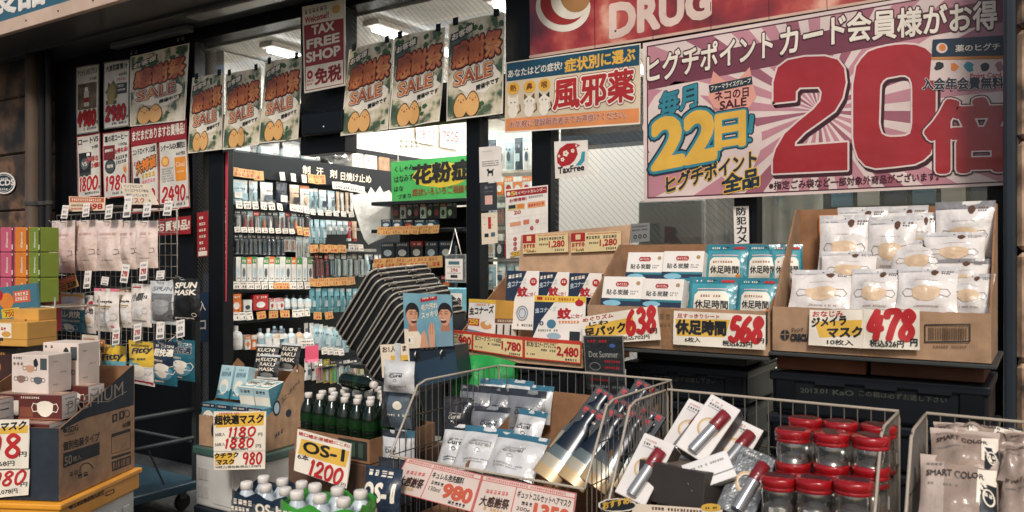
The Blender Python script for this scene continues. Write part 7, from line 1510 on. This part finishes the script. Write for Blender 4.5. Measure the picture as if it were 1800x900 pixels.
def head(cx, cy, s, d):
    p.ell(cx, cy + .07 * s, .135 * s, .17 * s, m_hair, 1, 20); p.poly([(cx + .12 * s * math.cos(a) * (1.0 if math.sin(a) > 0 else .86), cy + .165 * s * math.sin(a)) for a in [2 * math.pi * k / 22 for k in range(22)]], m_skin, 2)
    p.poly([(cx - .125 * s, cy + .06 * s), (cx - .1 * s, cy + .18 * s), (cx + .1 * s, cy + .19 * s), (cx + .125 * s, cy + .06 * s), (cx + .06 * s, cy + .12 * s), (cx - .06 * s, cy + .12 * s)], m_hair, 3)
    for e in (-1, 1): p.line([(cx + d * .03 + e * .05 * s - .025 * s, cy + .035 * s), (cx + d * .03 + e * .05 * s, cy + .05 * s), (cx + d * .03 + e * .05 * s + .025 * s, cy + .035 * s)], .012, m_hair, 3); p.line([(cx + d * .03 + e * .05 * s - .03 * s, cy + .075 * s), (cx + d * .03 + e * .05 * s + .03 * s, cy + .08 * s)], .012, m_hair, 3)
    p.line([(cx + d * .045, cy + .03 * s), (cx + d * .07, cy - .03 * s), (cx + d * .03, cy - .035 * s)], .01, m_skin2, 3); p.ell(cx + d * .03, cy - .085 * s, .055 * s, .038 * s, M((96, 34, 34)), 3, 14); p.rect(cx + d * .03 - .04 * s, cy - .072 * s, cx + d * .03 + .04 * s, cy - .055 * s, m_gw, 4); p.poly([(cx - .07 * s, cy - .12 * s), (cx + .07 * s, cy - .12 * s), (cx + .09 * s, cy - .26 * s), (cx - .09 * s, cy - .26 * s)], m_skin2, 1.5)
head(.18, .58, 1.05, 1); head(.85, .58, 1.1, -1)
p.poly([(.0, 0), (.0, .36), (.1, .34), (.26, .34), (.36, .2), (.36, 0)], m_cream, 1); p.rect(.06, .08, .2, .22, m_gw, 3); p.rect(.09, .12, .12, .18, m_char, 4); p.poly([(.66, 0), (.7, .3), (.86, .34), (1, .3), (1, 0)], M((120, 150, 160)), 1)
p.poly([(.32, 0), (.36, .26), (.42, .32), (.46, .22), (.5, 0)], m_skin, 4.4); p.poly([(.52, 0), (.5, .34), (.55, .46), (.62, .44), (.64, .2), (.62, 0)], m_skin, 4.2); p.line([(.55, .44), (.54, .25)], .012, m_skin2, 5); p.line([(.59, .44), (.59, .25)], .012, m_skin2, 5)
p.poly([(.36, .84), (.70, .90), (.70, .97), (.36, .91)], m_red, 2); p.scrib(.4, .89, .66, .93, .03, m_gw, 3); p.text('毛穴汚れ', .37, .68, .70, .74, .11, m_gw, 3, .03); p.text('スッキリ', .37, .53, .70, .59, .11, m_gw, 3, .03)
mk('face_poster', b, 'blue poster of two laughing men with raised hands on the navy box', 'poster')
b = B(); o_ = Quad(b, Plane(pp.p + Vector((0, .012, 0)), pp.n), [(711, 608), (799, 607), (806, 664), (722, 684)]); sheet(b, o_, M((34, 46, 58), .4), .10); o_.text('スッキリ', .30, .90, .66, .91, .06, m_gw, 1, .02); o_.poly([(0, .0), (0, .55), (1, .80), (1, 0)], M((44, 66, 82), .4), .8)
for u in (.22, .74): o_.rect(u - .05, .68, u + .06, .84, m_black, 1); b.tube([o_.fn(u, .86, 2), o_.fn(u, .80, 24), o_.fn(u, .70, 20)], .004, m_steel, 6)
mk('poster_box', b, 'dark navy display box with two black clips below the poster', 'display')
b = B(); q = pp.hit(760, 680); b.tube([(q.x, q.y + .08, q.z), (q.x, q.y + .08, .03)], .012, m_dkpost, 8); b.lathe([(.13, 0), (.13, .012), (.02, .03)], m_dkpost, 20, c=(q.x, q.y + .08, .0)); mk('display_stand', b, 'dark pole stand carrying the poster box', 'stand')

# ---- contents of the left basket
def cur(px0, px1, t, bt, y, seed, top, body, l, rz=0, rx=-14, txt=m_char):
    w = (atY(px1, bt, y) - atY(px0, bt, y)).length; h = (bt - t) * unit_at((px0 + px1) / 2, bt, y) / math.cos(R(rx))
    o = mk('refill_pouch', pouch(w, h, .034, lambda u, v: top if v > .88 else body, f_cu(txt), 12, 14, .06, .3, True, seed=seed), l, 'pouch', 'refill pouches in the left basket', world=False); put(o, atY((px0 + px1) / 2, bt, y), rz, rx)
cur(800, 858, 680, 768, 2.36, 201, m_cudk, m_cug, 'silver grey pouch with dark top, left of the three standing ones', 4); cur(848, 895, 684, 772, 2.32, 202, m_cudk, m_cug, 'silver grey pouch with dark top, between two others', -6); cur(884, 950, 688, 776, 2.30, 203, m_cudk, m_cug, 'silver grey pouch with dark top, right of the three standing ones', 2)
cur(838, 880, 668, 740, 2.44, 204, m_cutop, m_cuw, 'white pouch with blue top behind the silver ones, left', 8); cur(880, 930, 670, 740, 2.45, 205, m_cutop, m_cuw, 'white pouch with blue top behind the silver ones, middle', -4); cur(925, 966, 680, 745, 2.42, 206, m_cutop, m_cuw, 'white pouch with blue top behind the silver ones, right', 3)
cur(768, 820, 754, 828, 2.14, 207, m_cudk, m_cuw, 'white pouch with dark top at left of the front row', 10, -30); cur(792, 874, 762, 834, 2.08, 208, m_cutop, m_cuw, 'shiny white pouch with teal top, left of the front pair', 4, -38, M((150, 146, 140))); cur(843, 938, 774, 842, 2.06, 209, m_cutop, m_cuw, 'shiny white pouch with teal top, right of the front pair', -4, -38, M((150, 146, 140)))
cur(826, 884, 720, 790, 2.24, 210, m_cudk, m_cug, 'silver grey pouch slumped between the two rows, left', 12, -24); cur(890, 946, 726, 796, 2.22, 211, m_cutop, m_cuw, 'white pouch slumped between the two rows, right', -9, -24)
cur(778, 822, 700, 776, 2.30, 212, m_cudk, m_cudk, 'black pouch squeezed against the left basket side', 14, -10, m_gw)
# open inner carton with hair mask packs
b = B(); x0, x1 = atY(942, 700, 2.46).x, -1.035; zt_ = atY(1000, 688, 2.46).z
b.box((x0, 2.455, .62), (x1, 2.46, zt_ - .005), m_cardin); pts = [(x0, 2.05, .66), (x0, 2.455, .66), (x0, 2.455, zt_), (x0, 2.05, .86)]; b.face(pts, m_cardin); b.face([(a - .004, y, z) for a, y, z in pts], m_card)
pts = [(x1, 2.0, .66), (x1, 2.455, .66), (x1, 2.455, zt_), (x1, 2.1, .95)]; b.face(pts, m_cardin); b.face([(a + .004, y, z) for a, y, z in pts], m_card); b.box((x0, 2.0, .655), (x1, 2.455, .66), m_cardin); mk('inner_carton', b, 'torn brown carton around the dark hair mask packs', 'carton')
m_gold = M((186, 158, 116), .35, 'plain', .2); m_hm = M((22, 32, 42), .22, 'plain')
def hair_pack():
    b = B(); h = .235; nv, n = 14, 14; vs = []; fs = []; mf = []
    for j in range(nv + 1):
        f = j / nv; hw = .047 - .030 * max(0, (f - .25)) ** 1.0 * 1.15 if f < .8 else .016 ; hw = max(.012, hw); hd = .020 * (1 - f * .75)
        for k in range(n): a = 2 * math.pi * k / n; vs.append((hw * math.cos(a), hd * math.sin(a), h * f))
    for j in range(nv):
        for k in range(n): fs.append((j * n + k, j * n + (k + 1) % n, (j + 1) * n + (k + 1) % n, (j + 1) * n + k)); mf.append(m_gold if j < 2 else (M((168, 160, 140), .3, 'plain', .2) if j < 4 else (M((96, 106, 106), .25, 'plain', .2) if j < 6 else m_hm)))
    b.mesh(vs, fs, m_hm, True, mf=mf); b.mesh(vs[:n], [tuple(range(n))], m_gold)
    return b
def hair_card():
    b = B(); m = M((20, 28, 36), .35, 'plain'); b.rbox((-.042, .012, .04), (.042, .020, .255), m, .002); p = face_pr(b, .084, .215, .012, 0, .04)
    p.scrib(.08, .88, .92, .90, .08, m_red, 1); p.scrib(.2, .80, .9, .80, .03, m_gw, 1); p.ell(.5, .64, .3, .08, M((110, 120, 90)), 1); p.ring(.5, .64, .33, .095, .012, m_gold, 1); p.scrib(.2, .48, .8, .48, .03, m_gw, 1)
    return b
root0 = None
for k, (px, py, y, rz, ry) in enumerate(((958, 842, 2.04, 0, 14), (1002, 850, 2.05, 0, 15), (1040, 854, 2.06, 0, 14), (1066, 848, 2.10, 0, 12), (985, 800, 2.22, 0, 15), (1030, 802, 2.24, 0, 15), (1062, 790, 2.26, 0, 12), (980, 846, 2.10, 0, 19), (1022, 826, 2.16, 0, 10))):
    l = 'dark tapered hair mask pack with gold base, %s' % ('leftmost in the front row', 'second in the front row', 'third in the front row', 'last in the front row', 'left in the back row', 'middle of the back row', 'right end of the back row', 'tilted farther over between the front two', 'standing steeper in the middle')[k]
    loc = atY(px, py, y); rot_ = (R(-34), R(ry + 11), R(rz))
    if k == 0:
        root0 = empty('hair_mask_pack', loc, l, 'hair mask pack', 'dark hair mask packs', rot_); mk('tube', hair_pack(), parent=root0, world=False); mk('backing_card', hair_card(), parent=root0, world=False)
    else: dup(root0, loc, rot_, l)
# long promo labels on the basket front
pl_l = PT(850, 860, 1.90, 0, 12)
m_lw = M((226, 206, 192), .45); m_lpk = M((206, 96, 92), .45); m_num = M((206, 96, 70), .45)
def promo(c, ttl, num, vol, l):
    b, p = flat(pl_l, c, m_lw, 0, .003)
    for e in ((0, 0, 1, .02), (0, .98, 1, 1), (0, .02, .012, .98), (.988, .02, 1, .98), (.37, .02, .38, .86), (.012, .86, .988, .88)): p.rect(*e, m_lpk, .6)
    p.scrib(.04, .90, .9, .90, .06, m_lpk, 1); p.text('大感謝祭', .05, .22, .34, .26, .26, M((70, 40, 30)), 2, .03); p.scrib(.08, .56, .32, .6, .1, m_lpk, 1); p.scrib(.1, .13, .3, .13, .08, m_honey, 1)
    p.text(ttl, .40, .62, .80 if len(ttl) < 10 else .96, .64, .18, m_char, 2, .02); p.scrib(.42, .46, .58, .46, .09, m_char, 1); p.text(vol, .42, .28, .56, .28, .12, m_char, 1); p.text(num, .60, .20, .95, .20, .36, m_num, 2, .05); p.scrib(.70, .06, .92, .06, .09, m_char, 1)
    mk('promo_label', b, l, 'price sign', 'long white promotion labels on the basket')
promo([(716, 804), (848, 835), (828, 900), (685, 862)], 'キュレル泡洗顔料', '980', '130ml', 'long white promotion label reading 980 on the basket front'); promo([(849, 835), (1013, 867), (1004, 940), (829, 900)], 'ギュットコルセットヘアマスク', '1350', '200g', 'long white promotion label reading 1350 on the basket front')

# ---- contents of the middle basket: serum packs
m_kit = M((226, 218, 210), .4); m_kitd = M((92, 96, 98), .3, 'film'); m_ltube = M((176, 176, 176), .25, 'plain', .6); m_rcap = M((132, 36, 40), .3, 'film')
def serum(dark):
    b = B(); w, h, d = .102, .195, .07; m = m_kitd if dark else m_kit
    b.rbox((-w / 2, -d / 2, 0), (w / 2, d / 2, h), m, .002, mats={'left': M((70, 62, 56), .4), 'right': M((58, 52, 48), .4), 'bottom': M((90, 80, 72), .4)})
    p = face_pr(b, w, h, -d / 2); p.scrib(.12, .90, .5, .90, .03, M((190, 130, 120)) if not dark else m_gw, 1); p.scrib(.12, .84, .7, .84, .035, m_char if not dark else m_black, 1); p.scrib(.12, .80, .6, .80, .02, m_grey, 1)
    p.ring(.52, .50, .30, .155, .035, M((200, 170, 130), .3), 1, 26); p.ring(.52, .50, .26, .13, .02, M((230, 206, 170), .3), 1.5, 26)
    return b
def serum_tube():
    b = B(); T = Matrix.Translation((.004, -.044, .012)) @ Matrix.Rotation(R(8), 4, 'Y'); b.lathe([(.017, .0), (.0175, .01), (.0175, .095)], m_ltube, 14, T=T); return b
def serum_cap():
    b = B(); T = Matrix.Translation((.004, -.044, .012)) @ Matrix.Rotation(R(8), 4, 'Y'); b.lathe([(.0195, .095), (.020, .097), (.0195, .150), (.016, .152)], m_rcap, 14, T=T); return b
SP = []
for k, (px, py, y, rx, ry, rz, dark, l) in enumerate(((1113, 884, 2.00, -34, 13, -6, 0, 'bright white serum pack with red capped tube at left of the basket'), (1216, 806, 2.16, -36, 22, -8, 0, 'white serum pack with red capped tube lying highest in the pile'), (1186, 808, 2.24, -40, 16, -6, 0, 'white serum pack mostly hidden behind the highest one'), (1262, 842, 2.20, -44, 20, 0, 0, 'white serum pack between the highest and the dark one'), (1290, 912, 2.03, -38, 16, 4, 1, 'dark grey serum pack with red capped tube at right of the pile'), (1190, 888, 2.10, -60, 14, 0, 0, 'white serum pack lying nearly flat behind the bright one'))):
    e = empty('serum_pack', atY(px, py, y), l, 'serum pack', 'boxed serum packs with red capped tubes', (R(rx), R(ry), R(rz))); e.scale = (.92, .92, .92)
    mk('box', serum(dark), parent=e, world=False); mk('tube', serum_tube(), parent=e, world=False); mk('tube_cap', serum_cap(), parent=e, world=False)
b = carton(.20, .10, .16, M((56, 50, 46), .5), top=lambda p: (p.rect(.05, .1, .95, .9, M((120, 106, 94), .35), 1),)); put(mk('small_box', b, 'dark box lying flat among the serum packs', 'box', world=False), atY(1205, 885, 2.06), -12, -8)
o = mk('small_box', carton(.12, .07, .09, m_kit, {'front': M((196, 190, 184), .4)}, lambda p: (p.scrib(.1, .7, .9, .7, .08, m_grey), p.line([(0, .3), (1, .3)], .05, m_grey, 1))), 'small white carton end on between the serum packs', 'box', world=False); put(o, atY(1256, 858, 2.04), 30, -30, -20)
# bubble card at the basket rim
b = B(); p = Pix(b, PT(1150, 890, 1.90)); p.blob(1085, 888, 34, 12, m_gw, 0, 20, .06); p.blob(1085, 888, 31, 10, m_char, 1, 20, .06); p.text('おすすめ!', 1060, 895, 1110, 884, 12, m_hy, 2, .04); p.poly([(1112, 885), (1270, 896), (1268, 930), (1108, 930)], m_cream, -1); p.scrib(1140, 895, 1235, 902, 5, m_brown, 1); p.blob(1250, 892, 18, 7, m_hy, 1, 16, .06); p.scrib(1240, 895, 1262, 894, 4, m_char, 2)
mk('bubble_card', b, 'cream card with black and yellow speech bubble on the basket rim', 'price sign')
# red lidded jars
m_jar = glass_mat('jar_glass', (.84, .86, .85), .36, .04, .0); m_rl = M((158, 20, 26), .22, 'film'); m_rl2 = M((128, 16, 22), .3, 'film'); m_cont2 = M((176, 168, 160), .22, 'plain', .75)
jar = empty('jar', (0, 0, 0), 'jar', 'jar')
jr = .043
b = B(); b.lathe([(jr * .86, .004), (jr * .92, .012), (jr * .92, .080), (jr * .86, .091)], m_jar, 24); mk('glass', b, parent=jar, world=False)
b = B(); b.lathe([(jr * .8, .006), (jr * .84, .012), (jr * .84, .050), (jr * .5, .058)], m_cont2, 20); b.rbox((-.018, -jr * .9, .022), (.020, -jr * .82, .052), M((176, 170, 160), .4), .002); mk('contents', b, parent=jar, world=False)
b = B(); b.lathe([(jr * .95, .090), (jr * .98, .091), (jr * .98, .097), (jr * .94, .099), (jr * 1.0, .101), (jr * 1.0, .116), (jr * .95, .119), (jr * .5, .1195)], m_rl, 28)
b.rbox((-.03, -.012, .1185), (.034, .018, .1215), M((66, 26, 30), .3), .001); mk('lid', b, parent=jar, world=False)
b = B(); b.lathe([(jr * .9, .0), (jr * .95, .002), (jr * .95, .010), (jr * .9, .012)], m_rl2, 24); mk('base_ring', b, parent=jar, world=False)
j0 = True
for k, (px, py, y, l) in enumerate(((1369, 898, 2.00, 'front row, leftmost'), (1432, 904, 1.99, 'front row, middle'), (1500, 910, 1.98, 'front row, right by the basket side'), (1394, 868, 2.10, 'lower back layer, left'), (1462, 874, 2.095, 'lower back layer, middle'), (1531, 880, 2.09, 'lower back layer, right'), (1394, 812, 2.10, 'upper layer, left with its lid in full view'), (1462, 820, 2.095, 'upper layer, middle'), (1531, 828, 2.09, 'upper layer, right behind the basket rim'), (1415, 788, 2.23, 'rear layer, left lid just showing'), (1478, 796, 2.23, 'rear layer, middle lid just showing'), (1545, 804, 2.23, 'rear layer, right lid just showing'))):
    loc = atY(px, py + 26, y); l = 'red lidded clear jar, ' + l; rz = R(random.uniform(0, 360)) if k > 2 else R(random.uniform(-25, 25))
    if j0: jar.location = loc; jar.rotation_euler = (0, 0, rz); tag(jar, l, 'jar', 'red lidded jars in the middle basket'); j0 = False
    else: dup(jar, loc, (0, 0, rz), l)
b = B(); A = atY(1340, 931, 2.0); b.rbox((atY(1340, 905, 2.06).x, 1.95, A.z - .14), (-.335, 2.33, A.z - .003 - .012), m_cardin, .004); mk('stock_carton', b, 'low brown carton under the red lidded jars', 'carton')

# ---- beige pouches in the right basket
m_bg = M((164, 142, 126), .28, 'film'); m_bg2 = M((192, 172, 156), .28, 'film')
def f_sc(p):
    p.text('SMART COLOR', .08, .62, .82, .62, .10, M((70, 60, 54), .4), 2, .025); p.poly([(.72, .30), (.98, .36), (.98, .86), (.74, .80)], m_gw, 1); p.poly([(.76, .18), (.98, .18), (.98, .60), (.78, .56)], m_char, 1.5); p.ring(.88, .4, .07, .10, .02, m_gw, 3, 16); p.scrib(.82, .4, .94, .4, .05, m_gw, 3); p.scrib(.1, .5, .5, .5, .03, m_grey, 1); p.scrib(.08, .82, .3, .82, .04, m_grey, 1)
for k, (a, c, t, bt, y, rx, rz, l) in enumerate(((1612, 1757, 826, 930, 1.99, -44, 4, 'large beige pouch with dark lettering, nearest in the right basket'), (1752, 1850, 838, 930, 2.00, -44, -4, 'large beige pouch cut off at the right picture edge'), (1634, 1762, 772, 846, 2.08, -48, 6, 'beige pouch with dark lettering behind the nearest one'), (1752, 1830, 792, 850, 2.06, -48, -8, 'beige pouch behind the one cut off at the edge'),
    (1645, 1730, 756, 800, 2.17, -55, 10, 'beige pouch top left in the right basket'), (1668, 1775, 756, 790, 2.22, -55, -6, 'beige pouch in the top middle of the right basket'), (1708, 1798, 755, 790, 2.26, -40, 3, 'beige pouch with dark band at the very back'), (1775, 1840, 770, 815, 2.16, -50, 12, 'beige pouch top right in the right basket'), (1690, 1790, 800, 870, 2.10, -50, -10, 'beige pouch wedged between the two large ones'), (1625, 1700, 800, 850, 2.13, -54, -8, 'beige pouch half under the lettered one at left'), (1725, 1815, 768, 812, 2.20, -48, 8, 'beige pouch in the upper right heap'))):
    w = (atY(c, bt, y) - atY(a, bt, y)).length; h = (bt - t) * unit_at((a + c) / 2, bt, y) / math.cos(R(rx)) * 1.0
    o = mk('beige_pouch', pouch(w, h, .03, lambda u, v: (m_char if k == 6 and v > .7 else m_bg2 if (v > .86 or (k + int(u * 3)) % 5 == 0) else m_bg), f_sc, 16, 16, .05, .32, seed=230 + k), l, 'pouch', 'beige pouches in the right basket', world=False); put(o, atY((a + c) / 2, bt, y), rz, rx)
